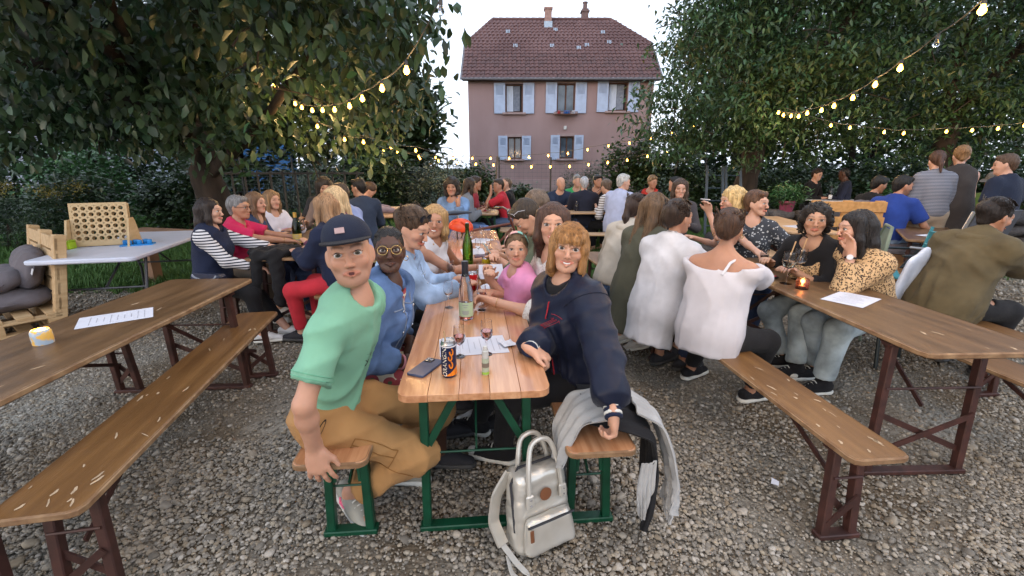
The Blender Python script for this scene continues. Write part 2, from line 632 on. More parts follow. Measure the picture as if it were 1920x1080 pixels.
def make_grass():
    m = mat('grass_blade', (0.04, 0.11, 0.022), rough=0.7, col2=(0.085, 0.17, 0.04), scale=1.5)
    protos = []
    for i in range(4):
        mb = MB()
        for k in range(9):
            a = rng.uniform(0, 6.28); r = rng.uniform(0, 0.05); h = rng.uniform(0.05, 0.13); w = 0.006
            c = np.array([math.cos(a) * r, math.sin(a) * r, 0])
            t = unit([math.cos(a + 1.3), math.sin(a + 1.3), 0])
            out = np.array([math.cos(a), math.sin(a), 0]) * rng.uniform(0.01, 0.06)
            mb.raw([c - t * w, c + t * w, c + out * 0.4 + [0, 0, h * 0.6] + t * w * 0.8, c + out * 0.4 + [0, 0, h * 0.6] - t * w * 0.8, c + out + [0, 0, h]], [[0, 1, 2, 3], [3, 2, 4]])
        me = mb.mesh('tuft'); me.materials.append(m)
        protos.append(bpy.data.objects.new('tuft', me))
    n = 75000
    x = rng.uniform(-11, 13, n); y = 5.2 + 10 * rng.random(n) ** 1.4
    e = np.array([ground_edge(a, c) for a, c in zip(x, y)])
    ok = e > rng.normal(0.15, 0.45, n)
    x, y = x[ok], y[ok]; n = len(x)
    pts = np.c_[x, y, np.full(n, -0.01)]
    rot = np.c_[np.zeros(n), np.zeros(n), rng.uniform(0, 6.28, n)]
    scl = np.repeat(rng.uniform(0.6, 1.25, n)[:, None], 3, 1)
    instancer('grass', pts, rot, scl, rng.integers(0, 4, n), protos, 'short green lawn grass behind the gravel', 'grass')
make_grass()

# ------------------------------------------------------------------ the pink house
def make_house():
    wall_m = mat('pink_render', (0.34, 0.225, 0.215), rough=0.92, col2=(0.41, 0.285, 0.275), scale=0.7, bump=0.3, bscale=30, detail=10, stretch=(1, 1, .5), lo=.3, hi=.7)
    stone_m = mat('pink_stone', (0.40, 0.285, 0.27), rough=0.9, var=0.1, scale=3)
    tile_m = mat('roof_tile', (0.10, 0.052, 0.05), rough=0.85, col2=(0.145, 0.08, 0.076), scale=0.5, detail=9, bump=0.3, bscale=20)
    tile_m2 = mat('roof_tile_weathered', (0.085, 0.048, 0.047), rough=0.85, col2=(0.125, 0.072, 0.07), scale=0.6, detail=9)
    gutter_m = mat('grey_zinc', (0.16, 0.15, 0.16), rough=0.5, metal=0.4)
    blue_m = mat('pale_blue_shutter', (0.47, 0.55, 0.72), rough=0.55, var=0.06, scale=4)
    frame_m = mat('brown_window_frame', (0.12, 0.055, 0.035), rough=0.6)
    curt_m = mat('net_curtain', (0.6, 0.66, 0.78), rough=0.9, var=0.12, scale=6, stretch=(6, 1, 0.5))
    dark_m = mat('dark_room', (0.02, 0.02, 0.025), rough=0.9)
    pane_m = mat('window_pane', (0.10, 0.13, 0.17), rough=0.06, var=0.3, scale=1.5, spec=0.8)
    h = thing('house', (2.75, 27, 0), 0, 'pink rendered house with brown tiled half-hipped roof and pale blue shutters', 'house')
    W, Ht, Dp = 10.46, 6.3, 8.6
    x0, x1 = -W / 2, W / 2
    # openings: x0,x1,z0,z1
    wins = [(-3.12, -2.14, 4.42, 5.92), (-0.2, 0.81, 4.44, 5.95), (2.7, 3.78, 4.5, 6.0), (-3.0, -2.19, 1.88, 3.1), (0.03, 0.84, 1.9, 3.14)]
    xs = sorted({x0, x1, *[w[0] for w in wins], *[w[1] for w in wins]})
    zs = sorted({0.0, Ht, *[w[2] for w in wins], *[w[3] for w in wins]})
    mb = MB()
    for i in range(len(xs) - 1):
        for j in range(len(zs) - 1):
            cx, cz = (xs[i] + xs[i + 1]) / 2, (zs[j] + zs[j + 1]) / 2
            if any(w[0] < cx < w[1] and w[2] < cz < w[3] for w in wins):
                continue
            mb.raw([(xs[i], 0, zs[j]), (xs[i + 1], 0, zs[j]), (xs[i + 1], 0, zs[j + 1]), (xs[i], 0, zs[j + 1])], [[0, 1, 2, 3]])
    for a, b, c, d in wins:
        q = 0.22
        mb.raw([(a, 0, c), (b, 0, c), (b, 0, d), (a, 0, d), (a, q, c), (b, q, c), (b, q, d), (a, q, d)], [[0, 4, 5, 1], [1, 5, 6, 2], [2, 6, 7, 3], [3, 7, 4, 0]])
    # sides with the gable up to the half hip, and the back
    ymid = Dp / 2
    for s in (x0, x1):
        mb.raw([(s, 0, 0), (s, Dp, 0), (s, Dp, Ht), (s, Dp - 1.95, 8.35), (s, 1.95, 8.35), (s, 0, Ht)], [[0, 1, 2, 3, 4, 5]])
    mb.raw([(x0, Dp, 0), (x1, Dp, 0), (x1, Dp, Ht), (x0, Dp, Ht)], [[0, 1, 2, 3]])
    mb.build('wall', wall_m, h, smooth=False)
    MB().box((0, -0.04, 0.35), (W + 0.1, 0.08, 0.7), bev=0.01).build('plinth', stone_m, h)
    # roof: solid under-slopes
    ov = 0.28
    e0, zE = -0.45, 6.12
    kx = 0.0
    hipz, hipy = 8.45, e0 + (8.45 - zE) / (10.35 - zE) * (ymid - e0)
    rz = 10.35
    rl, rr = -3.95, 3.4
    L_, R_ = x0 - ov, x1 + ov
    fr = [(L_, e0, zE), (R_, e0, zE), (R_, hipy, hipz), (rr, ymid, rz), (rl, ymid, rz), (L_, hipy, hipz)]
    bk = [(a, Dp - b, c) for a, b, c in fr]
    rf = MB()
    rf.raw(fr, [[0, 1, 2, 3, 4, 5]])
    rf.raw(bk, [[5, 4, 3, 2, 1, 0]])
    rf.raw([fr[5], fr[4], bk[5]], [[0, 1, 2]])
    rf.raw([fr[2], bk[2], fr[3]], [[0, 1, 2]])
    rf.raw([(L_, e0, zE - 0.05), (R_, e0, zE - 0.05), (R_, 0.02, zE - 0.05), (L_, 0.02, zE - 0.05)], [[0, 1, 2, 3]])
    roof = rf.build('roof', tile_m2, h, smooth=False)
    # tiles on the front slope
    sl = np.array([0, ymid - e0, rz - zE]); Ls = np.linalg.norm(sl); sd = sl / Ls
    nr = np.array([0, -sd[2], sd[1]])
    tw, tl = 0.245, 0.34
    tm = MB()
    prof = [(-0.5, 0.012), (-0.3, 0.0), (-0.05, 0.03), (0.15, 0.05), (0.38, 0.042), (0.52, 0.012)]
    V, F = [], []
    for s_, lift in ((0.0, 0.045), (1.12, 0.0)):
        for px, pz in prof:
            V.append(np.array([px * tw, 0, 0]) + sd * s_ * tl + nr * (pz + lift))
    for px, pz in prof:
        V.append(np.array([px * tw, 0, 0]) + nr * 0.005)
    n = len(prof)
    F = [[k, k + 1, n + k + 1, n + k] for k in range(n - 1)] + [[2 * n + k, 2 * n + k + 1, k + 1, k] for k in range(n - 1)]
    tme = mesh_arrays('roof_tile', V, F, smooth=True, sharp=50)
    tme.materials.append(tile_m)
    tme2 = tme.copy(); tme2.materials[0] = tile_m2
    rest = MB()
    cnt = 0
    rows = int(Ls / tl)
    for r_ in range(rows):
        s = r_ * tl
        pos = np.array([0, e0 - 0.03, zE]) + sd * s + nr * 0.01
        z = pos[2]
        if z < hipz: a, b = L_, R_
        else:
            t = (z - hipz) / (rz - hipz); a, b = L_ + t * (rl - L_), R_ + t * (rr - R_)
        ncol = int((b - a) / tw)
        for c_ in range(ncol):
            p = pos + [a + (c_ + 0.5) * (b - a) / ncol + rng.normal(0, 0.006), 0, rng.normal(0, 0.005)]
            if cnt < 300:
                obj('roof_tile', tme if rng.random() < 0.7 else tme2, roof, p)
                cnt += 1
            else:
                rest.raw(np.array(V) + p, F)
    t = rest.build('roof_tiles', tile_m, roof, kind='stuff', sharp=50)
    # ridge and hips
    for a, b in ((fr[4], fr[3]), (fr[5], fr[4]), (fr[2], fr[3])):
        a, b = np.array(a), np.array(b)
        q = MB(); nn = int(np.linalg.norm(b - a) / 0.4)
        for k in range(nn):
            q.tube([a + (b - a) * k / nn, a + (b - a) * (k + 1.1) / nn], [0.13, 0.11], n=8)
        q.build('ridge_cap', tile_m, roof)
    for s, sx in ((-1, L_), (1, R_)):
        q = MB().bar((sx, e0, zE - 0.03), (sx, hipy, hipz - 0.03), 0.06, 0.22, hint=(1, 0, 0))
        q.build('verge_board', gutter_m, roof)
    g = MB(); g.tube([(L_, e0 - 0.06, zE - 0.02), (R_, e0 - 0.06, zE - 0.02)], 0.075, 8); g.build('gutter', gutter_m, h)
    MB().box((0, -0.06, Ht - 0.13), (W + 0.12, 0.12, 0.2)).build('eaves_board', mat('eaves_grey', (0.28, 0.25, 0.27), rough=0.7), h)
    MB().tube([(5.0, -0.08, 0.2), (5.0, -0.08, 6.0)], 0.05, 8).build('downpipe', gutter_m, h)
    # snow-guard tiles
    sg_m = mat('zinc_vent', (0.35, 0.42, 0.5), rough=0.5, metal=0.3)
    for px, zz in ((-3.0, 9.2), (-0.1, 9.35), (2.75, 9.15), (-2.55, 8.15), (-0.4, 8.15), (1.65, 8.2), (1.15, 8.0), (3.0, 8.4)):
        s = (zz - zE) / sd[2]
        p = np.array([px, e0, zE]) + sd * s + nr * 0.09
        q = MB()
        for k in (-1, 0, 1):
            q.bar(p + [k * 0.09, 0, 0], p + [k * 0.09, 0, 0] + sd * 0.2 + nr * 0.06, 0.05, 0.03)
        q.bar(p + [-0.13, 0, 0], p + [0.13, 0, 0], 0.03, 0.03)
        q.build('snow_guard', sg_m, roof)
    # chimneys
    c = MB(); c.box((0.62 - 1.15, 3.7, 9.95), (0.42, 0.42, 1.7), bev=0.01).box((0.62 - 1.15, 3.7, 10.75), (0.52, 0.52, 0.12), bev=0.01)
    c.build('chimney', mat('chimney_render', (0.32, 0.2, 0.17), rough=0.9), roof)
    MB().box((0.62 - 1.15, 3.46, 9.85), (0.5, 0.1, 0.35)).build('flashing', sg_m, roof)
    c = MB(); c.box((1.9, 4.9, 10.25), (0.42, 0.42, 1.7), bev=0.01).box((1.9, 4.9, 10.95), (0.54, 0.54, 0.1), bev=0.01)
    c.lathe([(0.15, 0), (0.13, 0.45), (0.17, 0.5), (0.17, 0.55)], (1.9, 4.9, 10.95), 10)
    c.build('chimney', mat('chimney_brick', (0.15, 0.10, 0.095), rough=0.9), roof)
    # windows
    for wi, (a, b, c_, d) in enumerate(wins):
        up = wi < 3
        cx = (a + b) / 2
        w = thing_part = bpy.data.objects.new('window', None)
        link(w, h)
        w.location = (cx, 0.2, (c_ + d) / 2)
        ww, hh = b - a, d - c_
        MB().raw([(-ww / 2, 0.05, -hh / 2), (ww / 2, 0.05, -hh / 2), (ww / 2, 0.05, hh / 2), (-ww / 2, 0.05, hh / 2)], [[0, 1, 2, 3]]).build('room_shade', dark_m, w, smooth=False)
        q = MB()
        for s in (-1, 1):
            q.box((s * (ww / 2 - 0.035), 0, 0), (0.07, 0.07, hh), bev=0.006)
            q.box((0, 0, s * (hh / 2 - 0.035)), (ww - 0.14, 0.068, 0.07), bev=0.006)
        if wi in (1, 3, 4):
            q.box((0, -0.012, 0), (0.08, 0.06, hh - 0.14), bev=0.006)
        q.build('frame', frame_m, w)
        op = wi in (0, 2)
        for s in (-1, 1):
            if op and s == 1:
                continue
            g = MB().box((s * ww / 4, 0.012, 0), (ww / 2 - 0.09, 0.012, hh - 0.15))
            g.build('pane', pane_m if wi > 2 or wi == 1 else curt_m, w)
        if op:
            q = MB()
            V, F = [], []
            for k in range(25):
                t = k / 24
                x = -0.02 + (ww / 2 - 0.14) * t
                yy = 0.03 + 0.015 * math.sin(t * 40)
                V += [(x, yy, -hh / 2 + 0.1), (x, yy, hh / 2 - 0.08)]
            F = [[2 * k, 2 * k + 2, 2 * k + 3, 2 * k + 1] for k in range(24)]
            q.raw(V, F).build('curtain', mat('grey_curtain', (0.3, 0.33, 0.4), rough=0.9), w)
        # surround, sill
        q = MB()
        zc = -0.2 - 0.02
        for s in (-1, 1):
            q.box((s * (ww / 2 + 0.08), zc, 0), (0.16, 0.04, hh + 0.3))
        q.box((0, zc - 0.002, hh / 2 + 0.08), (ww + 0.3, 0.044, 0.16))
        q.build('surround', stone_m, w)
        MB().box((0, -0.26, -hh / 2 - 0.06), (ww + 0.36, 0.2, 0.11), bev=0.015).build('sill', stone_m, w)
        for s in (-1, 1):
            sw = 0.62 if up else 0.52
            sh = MB()
            sx = s * (ww / 2 + sw / 2 + 0.02)
            yy = -0.26
            hs = hh + 0.12
            sh.box((sx, yy, 0), (sw, 0.03, hs), bev=0.004)
            for u in (-1, 1):
                sh.box((sx + u * (sw / 2 - 0.05), yy - 0.022, 0), (0.1, 0.02, hs), bev=0.004)
            for z in (-hs / 2 + 0.06, 0.0 + 0.1, hs / 2 - 0.06):
                sh.box((sx, yy - 0.021, z), (sw - 0.21, 0.018, 0.12), bev=0.004)
            so = sh.build('shutter', blue_m, w)
            for k in range(10):
                z = 0.2 + k * (hs / 2 - 0.36) / 9
                MB().box((sx, yy - 0.024, z), (sw - 0.22, 0.012, 0.035), Rx(R(35))).build('louvre', blue_m, so)
    # window box with a few things on the middle sill
    q = MB(); q.box((0.3, -0.36, 4.28), (1.25, 0.3, 0.05), bev=0.01)
    for k in range(6):
        q.bar((-0.28 + k * 0.235, -0.5, 4.3), (-0.28 + k * 0.235, -0.5, 4.42), 0.02)
    q.bar((-0.32, -0.5, 4.42), (0.93, -0.5, 4.42), 0.025)
    q.build('window_box', frame_m, h)
    for px, cc, nm in ((-0.1, (0.45, 0.03, 0.03), 'red'), (0.25, (0.03, 0.16, 0.5), 'blue'), (0.42, (0.04, 0.2, 0.55), 'blue'), (0.7, (0.7, 0.7, 0.75), 'white')):
        MB().lathe([(0.05, 0), (0.09, 0.02), (0.1, 0.13), (0.07, 0.17)], (px, -0.33, 4.31), 10).build('pot', mat('pot_' + nm, cc, rough=0.4), h)
    MB().box((0.3, -0.06, 3.6), (0.16, 0.1, 0.2), bev=0.02).build('wall_lamp', mat('lamp_white', (0.7, 0.7, 0.68), rough=0.4), h)
make_house()

# pieces of other houses glimpsed behind the walnut tree
def far_house(loc, w, hgt, dp, wall_c, roof_c, label, wins, fly):
    h = thing('house', loc, 0, label, 'house')
    wm = mat('far_wall_' + fly, wall_c, rough=0.9, var=0.08, scale=1)
    q = MB().box((0, dp / 2, hgt / 2), (w, dp, hgt)).build('wall', wm, h)
    MB().raw([(-w / 2 - 0.3, -0.3, hgt - 0.1), (w / 2 + 0.3, -0.3, hgt - 0.1), (w / 2 + 0.3, dp / 2, hgt + 2.6), (-w / 2 - 0.3, dp / 2, hgt + 2.6),
              (-w / 2 - 0.3, dp + 0.3, hgt - 0.1), (w / 2 + 0.3, dp + 0.3, hgt - 0.1)], [[0, 1, 2, 3], [3, 2, 5, 4]]).build('roof', mat('far_roof_' + fly, roof_c, rough=0.9), h, smooth=False)
    fm = mat('white_window_frame', (0.7, 0.72, 0.75), rough=0.5)
    pm = mat('far_pane', (0.05, 0.06, 0.08), rough=0.1)
    for x, z, ww, hh in wins:
        wo = MB()
        for s in (-1, 1):
            wo.box((x + s * ww / 2, -0.03, z), (0.1, 0.08, hh + 0.1)).box((x, -0.032, z + s * hh / 2), (ww - 0.1, 0.08, 0.1))
        wo = wo.build('window', fm, h)
        MB().box((x, -0.012, z), (ww - 0.1, 0.02, hh - 0.1)).build('pane', pm, wo)
far_house((-14.75, 23, 0), 2.3, 3.4, 6, (0.03, 0.14, 0.34), (0.10, 0.06, 0.05), 'bright blue house glimpsed through leaves beside the walnut trunk', [(-0.6, 2.7, 0.6, 0.6), (0.6, 2.8, 0.6, 0.7)], 'blue')
far_house((-32, 30, 0), 12, 6.0, 8, (0.35, 0.38, 0.46), (0.09, 0.08, 0.09), 'grey house glimpsed through the leaves far left', [(-3, 4.0, 1.1, 1.4), (0.5, 4.0, 1.1, 1.4), (3.6, 4.0, 1.1, 1.4)], 'grey')
# ------------------------------------------------------------------ leaves, trees, shrubs
def leaf_material(name, c, c2, trans=0.22, rough=0.4):
    m = mat(name, c, rough=rough, col2=c2, scale=2.0, attr=True, spec=0.5)
    nt = m.node_tree; N, L = nt.nodes, nt.links
    b = N['Principled BSDF']
    tr = N.new('ShaderNodeBsdfTranslucent')
    src = b.inputs['Base Color'].links[0].from_socket
    L.new(src, tr.inputs[0])
    ms = N.new('ShaderNodeMixShader'); ms.inputs[0].default_value = trans
    out = N['Material Output']
    L.new(b.outputs[0], ms.inputs[1]); L.new(tr.outputs[0], ms.inputs[2]); L.new(ms.outputs[0], out.inputs[0])
    return m

LEAF_BROAD = (np.array([(0, 0, 0), (0, .45, .03), (0, 1, -.10), (-.5, .4, .09), (.5, .4, .09), (-.36, .78, .0), (.36, .78, .0)]),
              np.array([(0, 4, 1), (0, 1, 3), (1, 4, 6), (1, 6, 2), (1, 2, 5), (1, 5, 3)]))
LEAF_LONG = (np.array([(0, 0, 0), (0, .45, .02), (0, 1, -.16), (-.5, .4, .06), (.5, .4, .06)]), np.array([(0, 4, 1), (0, 1, 3), (1, 4, 2), (1, 2, 3)]))
LEAF_SIMPLE = (np.array([(0, 0, 0), (.5, .5, .06), (0, 1, -.05), (-.5, .5, .06)]), np.array([(0, 1, 2), (0, 2, 3)]))

def leaf_frames(n, droop, r):
    az = r.uniform(0, 2 * np.pi, n)
    el = np.clip(r.normal(droop, 0.45, n), -1.5, 1.2)
    d = np.stack([np.cos(el) * np.cos(az), np.cos(el) * np.sin(az), np.sin(el)], 1)
    up = np.tile([0, 0, 1.0], (n, 1)) + r.normal(0, 0.35, (n, 3))
    s = np.cross(d, up); s /= np.linalg.norm(s, axis=1)[:, None] + 1e-9
    nn = np.cross(s, d)
    return s, d, nn

def leaf_mesh(name, pos, L, W, tpl, droop, r, hue=0.32):
    n = len(pos)
    s, d, nn = leaf_frames(n, droop, r)
    T, F = tpl
    ls = L * r.uniform(0.65, 1.15, n); ws = W * r.uniform(0.75, 1.15, n)
    V = (pos[:, None, :] + T[None, :, 0, None] * s[:, None, :] * ws[:, None, None]
         + T[None, :, 1, None] * d[:, None, :] * ls[:, None, None] + T[None, :, 2, None] * nn[:, None, :] * ls[:, None, None])
    k = len(T)
    Fa = (F[None] + (np.arange(n) * k)[:, None, None]).reshape(-1, 3)
    c = 1 + r.normal(0, hue, n)
    c3 = np.stack([c * (1 + r.normal(0, .12, n)), c, c * (1 + r.normal(0, .1, n))], 1)
    return mesh_arrays(name, V.reshape(-1, 3), Fa, True, col=np.clip(np.repeat(c3, k, 0), 0.2, 2)), (s, d, nn, ls, ws)

def clumps(blobs, n_total, per, sig, r, shell=0.5, zf=0.8):
    """leaf positions gathered in clumps that fill the given ellipsoids"""
    wts = np.array([b[3] if len(b) > 3 else b[1][0] * b[1][1] + b[1][0] * b[1][2] for b in blobs], float)
    wts /= wts.sum()
    out = []
    for b, w in zip(blobs, wts):
        nc = max(1, int(n_total * w / per))
        v = r.normal(size=(nc, 3)); v /= np.linalg.norm(v, axis=1)[:, None]
        rad = (shell + (1 - shell) * r.random(nc)) ** (1 / 1.5)
        c = np.array(b[0]) + v * rad[:, None] * np.array(b[1])
        k = r.poisson(per, nc)
        p = np.repeat(c, k, 0) + r.normal(0, sig, (k.sum(), 3)) * [1, 1, zf]
        out.append(p)
    return np.concatenate(out)

BARK = mat('bark', (0.018, 0.014, 0.012), rough=0.95, col2=(0.045, 0.033, 0.025), scale=7, stretch=(1, 1, 0.25), bump=0.9, bscale=25)
def limb(mb, path, r0, r1, n=9, seed=0):
    P = np.array(path, float)
    t = np.linspace(0, len(P) - 1, 5 * (len(P) - 1) + 1)
    Q = np.stack([np.interp(t, np.arange(len(P)), P[:, k]) for k in range(3)], 1)
    for _ in range(2):
        Q[1:-1] = (Q[:-2] + 2 * Q[1:-1] + Q[2:]) / 4
    rr = np.random.default_rng(seed)
    Q[1:-1] += rr.normal(0, r0 * 0.12, Q[1:-1].shape)
    rad = np.linspace(r0, r1, len(Q)) * (1 + rr.normal(0, 0.06, len(Q)))
    mb.tube(Q, rad, n)
    return Q

# where the strings of bulbs hang (metres); foliage keeps clear of them
STRING_A = [(2.3, -1.3, 3.5), (2.0, -.75, 3.4), (1.65, -.2, 3.3), (1.3, .35, 3.18), (.95, .9, 3.05), (.6, 1.45, 2.9), (.2, 2.05, 2.72), (-.42, 2.96, 2.42), (-.74, 3.4, 2.18), (-1.07, 3.95, 2.15), (-1.4, 4.46, 2.14), (-1.71, 5.0, 2.14), (-2.05, 5.48, 2.16), (-2.35, 5.88, 2.2), (-2.6, 6.17, 2.23), (-2.9, 6.55, 2.31), (-3.1, 6.8, 2.39), (-3.5, 7.05, 2.66)]
STRING_B = [(-1.0, -1.6, 3.5), (-.45, -1.1, 3.35), (.1, -.55, 3.2), (.6, .05, 3.05), (1.1, .65, 2.88), (1.6, 1.3, 2.72), (2.1, 1.95, 2.58), (2.5, 2.5, 2.48), (2.77, 2.95, 2.42), (3.08, 3.57, 2.39), (3.28, 4.1, 2.33), (3.55, 4.7, 2.30), (3.77, 5.28, 2.26), (3.93, 5.8, 2.24), (4.14, 6.34, 2.25), (4.28, 6.86, 2.27), (4.43, 7.3, 2.27), (4.56, 7.72, 2.32), (4.64, 8.08, 2.37), (4.7, 8.35, 2.44)]
STRING_C = [(5.7, 8.4, 2.23), (6.05, 8.4, 2.19), (6.6, 8.3, 2.11), (6.95, 8.3, 2.09), (7.7, 8.3, 2.12), (8.15, 8.3, 2.14), (8.6, 8.3, 2.17), (9.05, 8.3, 2.22)]
STRING_D = [(-2.55, 7.1, 1.92), (-2.25, 7.05, 1.88), (-2.9, 7.0, 2.1), (-1.9, 7.3, 1.82), (-1.6, 7.7, 1.78)]
BULBS = [np.array(q) for L_ in (STRING_A, STRING_B, STRING_C, STRING_D) for q in L_]

def tree(name, label, base, trunk_paths, blobs, nleaf, L, W, tpl, droop, lm, seed, per=14, sig=0.16, single=0, twigs=True, zf=0.8):
    r = np.random.default_rng(seed)
    t = thing(name, base, 0, label, 'tree')
    B = np.array(base)
    for i, (nm, path, r0, r1) in enumerate(trunk_paths):
        mb = MB()
        limb(mb, np.array(path) - B, r0, r1, 10, seed + i)
        mb.build(nm, BARK, t, sharp=80)
    pos = clumps(blobs, nleaf, per, sig, r, zf=zf)
    for b in BULBS:
        pos = pos[np.linalg.norm(pos - b, axis=1) > .3]
    crown_pos = pos
    if single:
        dist = np.linalg.norm(pos - np.array([0, 0, 1.6]), axis=1)
        el = np.abs(np.arctan2(pos[:, 0], pos[:, 1]))
        zz = (pos[:, 2] - 1.6) / np.maximum(pos[:, 1], 0.1)
        dist = dist + 50 * ((el > 0.84) | (pos[:, 1] < 1) | (zz > 0.36 / 0.7))
        order = np.argsort(dist)
        near, crown_pos = pos[order[:single]], pos[order[single:]]
    me, _ = leaf_mesh('crown', crown_pos - B, L, W, tpl, droop, r, .34)
    me.materials.append(lm)
    crown = obj('crown', me, t)
    if single:
        T, F = tpl
        kinds = []
        for k in range(5):
            Tk = T * [W, L, L]
            col = np.tile(np.array([1, 1, 1]) * (0.8 + 0.12 * k), (len(T), 1))
            mk = mesh_arrays('leaf', Tk, F, True, col=col)
            mk.materials.append(lm)
            kinds.append(mk)
        s, d, nn = leaf_frames(single, droop, r)
        for k in range(single):
            M = Matrix(((s[k][0], d[k][0], nn[k][0]), (s[k][1], d[k][1], nn[k][1]), (s[k][2], d[k][2], nn[k][2])))
            sc = r.uniform(0.75, 1.2)
            obj('leaf', kinds[k % 5], crown, near[k] - B, M.to_euler(), (sc, sc, sc))
    if twigs:
        mb = MB()
        idx = r.choice(len(crown_pos), min(260, len(crown_pos)), replace=False)
        for i in idx:
            p = crown_pos[i] - B
            q = p + r.normal(0, 0.3, 3) + [0, 0, 0.12]
            mb.tube([p, (p + q) / 2 + [0, 0, 0.04], q], [0.004, 0.007, 0.011], 5)
        mb.build('twigs', BARK, t, kind='stuff')
    return t

WALNUT = leaf_material('walnut_leaf', (0.03, 0.063, 0.03), (0.064, 0.11, 0.052), rough=0.38)
CHERRY = leaf_material('cherry_leaf', (0.032, 0.074, 0.032), (0.074, 0.13, 0.054))
DARKL = leaf_material('hedge_leaf', (0.021, 0.045, 0.021), (0.048, 0.086, 0.036))
FRESH = leaf_material('fresh_leaf', (0.035, 0.10, 0.035), (0.06, 0.15, 0.05))
GREYL = leaf_material('grey_green_leaf', (0.05, 0.07, 0.055), (0.09, 0.115, 0.085))

def at(x, y, z, rx, ry=None, rz_=None, w=None):
    e = ((x, y, z), (rx, ry or rx, rz_ or rx))
    return e if w is None else e + (w,)

tree('walnut_tree', 'spreading walnut tree with big drooping leaves over the left tables', (-5.05, 7.7, 0),
     [('trunk', [(-5.05, 7.7, -0.1), (-5.0, 7.65, 0.7), (-5.12, 7.75, 1.4), (-5.3, 7.8, 2.0)], 0.27, 0.2),
      ('limb', [(-5.25, 7.8, 1.9), (-5.35, 7.2, 2.5), (-5.0, 6.2, 2.95), (-5.2, 5.0, 3.4), (-5.4, 4.0, 3.9)], 0.17, 0.05),
      ('limb', [(-5.1, 7.7, 1.35), (-4.6, 7.4, 1.62), (-3.9, 6.9, 1.9), (-3.0, 6.4, 2.5), (-2.2, 6.0, 3.2)], 0.12, 0.035),
      ('limb', [(-5.3, 7.8, 2.0), (-5.0, 7.4, 3.0), (-4.0, 6.6, 3.8), (-2.8, 5.6, 4.4)], 0.13, 0.04),
      ('limb', [(-5.3, 7.8, 2.0), (-6.4, 7.2, 2.8), (-7.6, 6.2, 3.2), (-8.5, 5.2, 3.5)], 0.13, 0.04),
      ('limb', [(-5.1, 6.6, 2.9), (-4.2, 5.2, 3.3), (-3.2, 3.9, 3.6)], 0.07, 0.025),
      ('limb', [(-5.3, 7.8, 2.0), (-5.8, 8.6, 3.4), (-5.2, 9.0, 4.8)], 0.13, 0.05)],
     [at(-3.4, 3.2, 3.35, .9, .6, .35), at(-2.5, 3.5, 3.55, .8, .6, .3), at(-1.9, 4.0, 3.6, .7, .6, .4), at(-4.5, 3.6, 3.3, .8, .7, .35),
      at(-5.4, 5.0, 3.3, 1.0, .9, .6), at(-6.6, 6.4, 3.2, 1.1, 1, .8), at(-4.5, 6.2, 3.5, 1.1, 1, .6), at(-3.0, 5.8, 3.7, 1.1, .9, .7),
      at(-2.3, 5.6, 3.2, .8, .7, .6), at(-1.75, 5.5, 3.75, .55, .6, .75), at(-1.45, 6.2, 3.1, .5, .6, .65), at(-1.65, 6.6, 2.45, .5, .5, .35),
      at(-2.5, 6.6, 2.55, .75, .6, .42), at(-3.5, 7.2, 2.6, .8, .6, .45), at(-4.7, 7.0, 2.9, .9, .8, .4), at(-3.2, 7.6, 2.05, .6, .5, .3),
      at(-2.3, 7.6, 2.0, .5, .5, .3), at(-6.4, 7.6, 2.5, 1.0, .8, .5), at(-7.9, 7.4, 2.2, 1.0, .8, .6), at(-5.9, 7.9, 2.1, .7, .6, .3),
      at(-8.5, 8.4, 3.6, 1.4, 1.2, 1.2), at(-6.4, 9.0, 4.3, 1.5, 1.3, 1.1), at(-4.3, 9.0, 4.3, 1.4, 1.2, 1.2), at(-2.6, 8.6, 4.0, 1.0, 1.0, 1.2),
      at(-4.0, 4.6, 4.6, 1.6, 1.2, .6), at(-4.5, 6.4, 2.35, .5, .4, .35), at(-3.8, 6.5, 2.2, .45, .4, .3), at(-5.3, 6.7, 2.45, .6, .4, .4), at(-5.2, 7.0, 1.95, .35, .3, .2), at(-4.1, 6.9, 1.75, .3, .3, .2)],
     24000, 0.185, 0.095, LEAF_BROAD, -0.85, WALNUT, 11, per=18, sig=0.22, single=300)

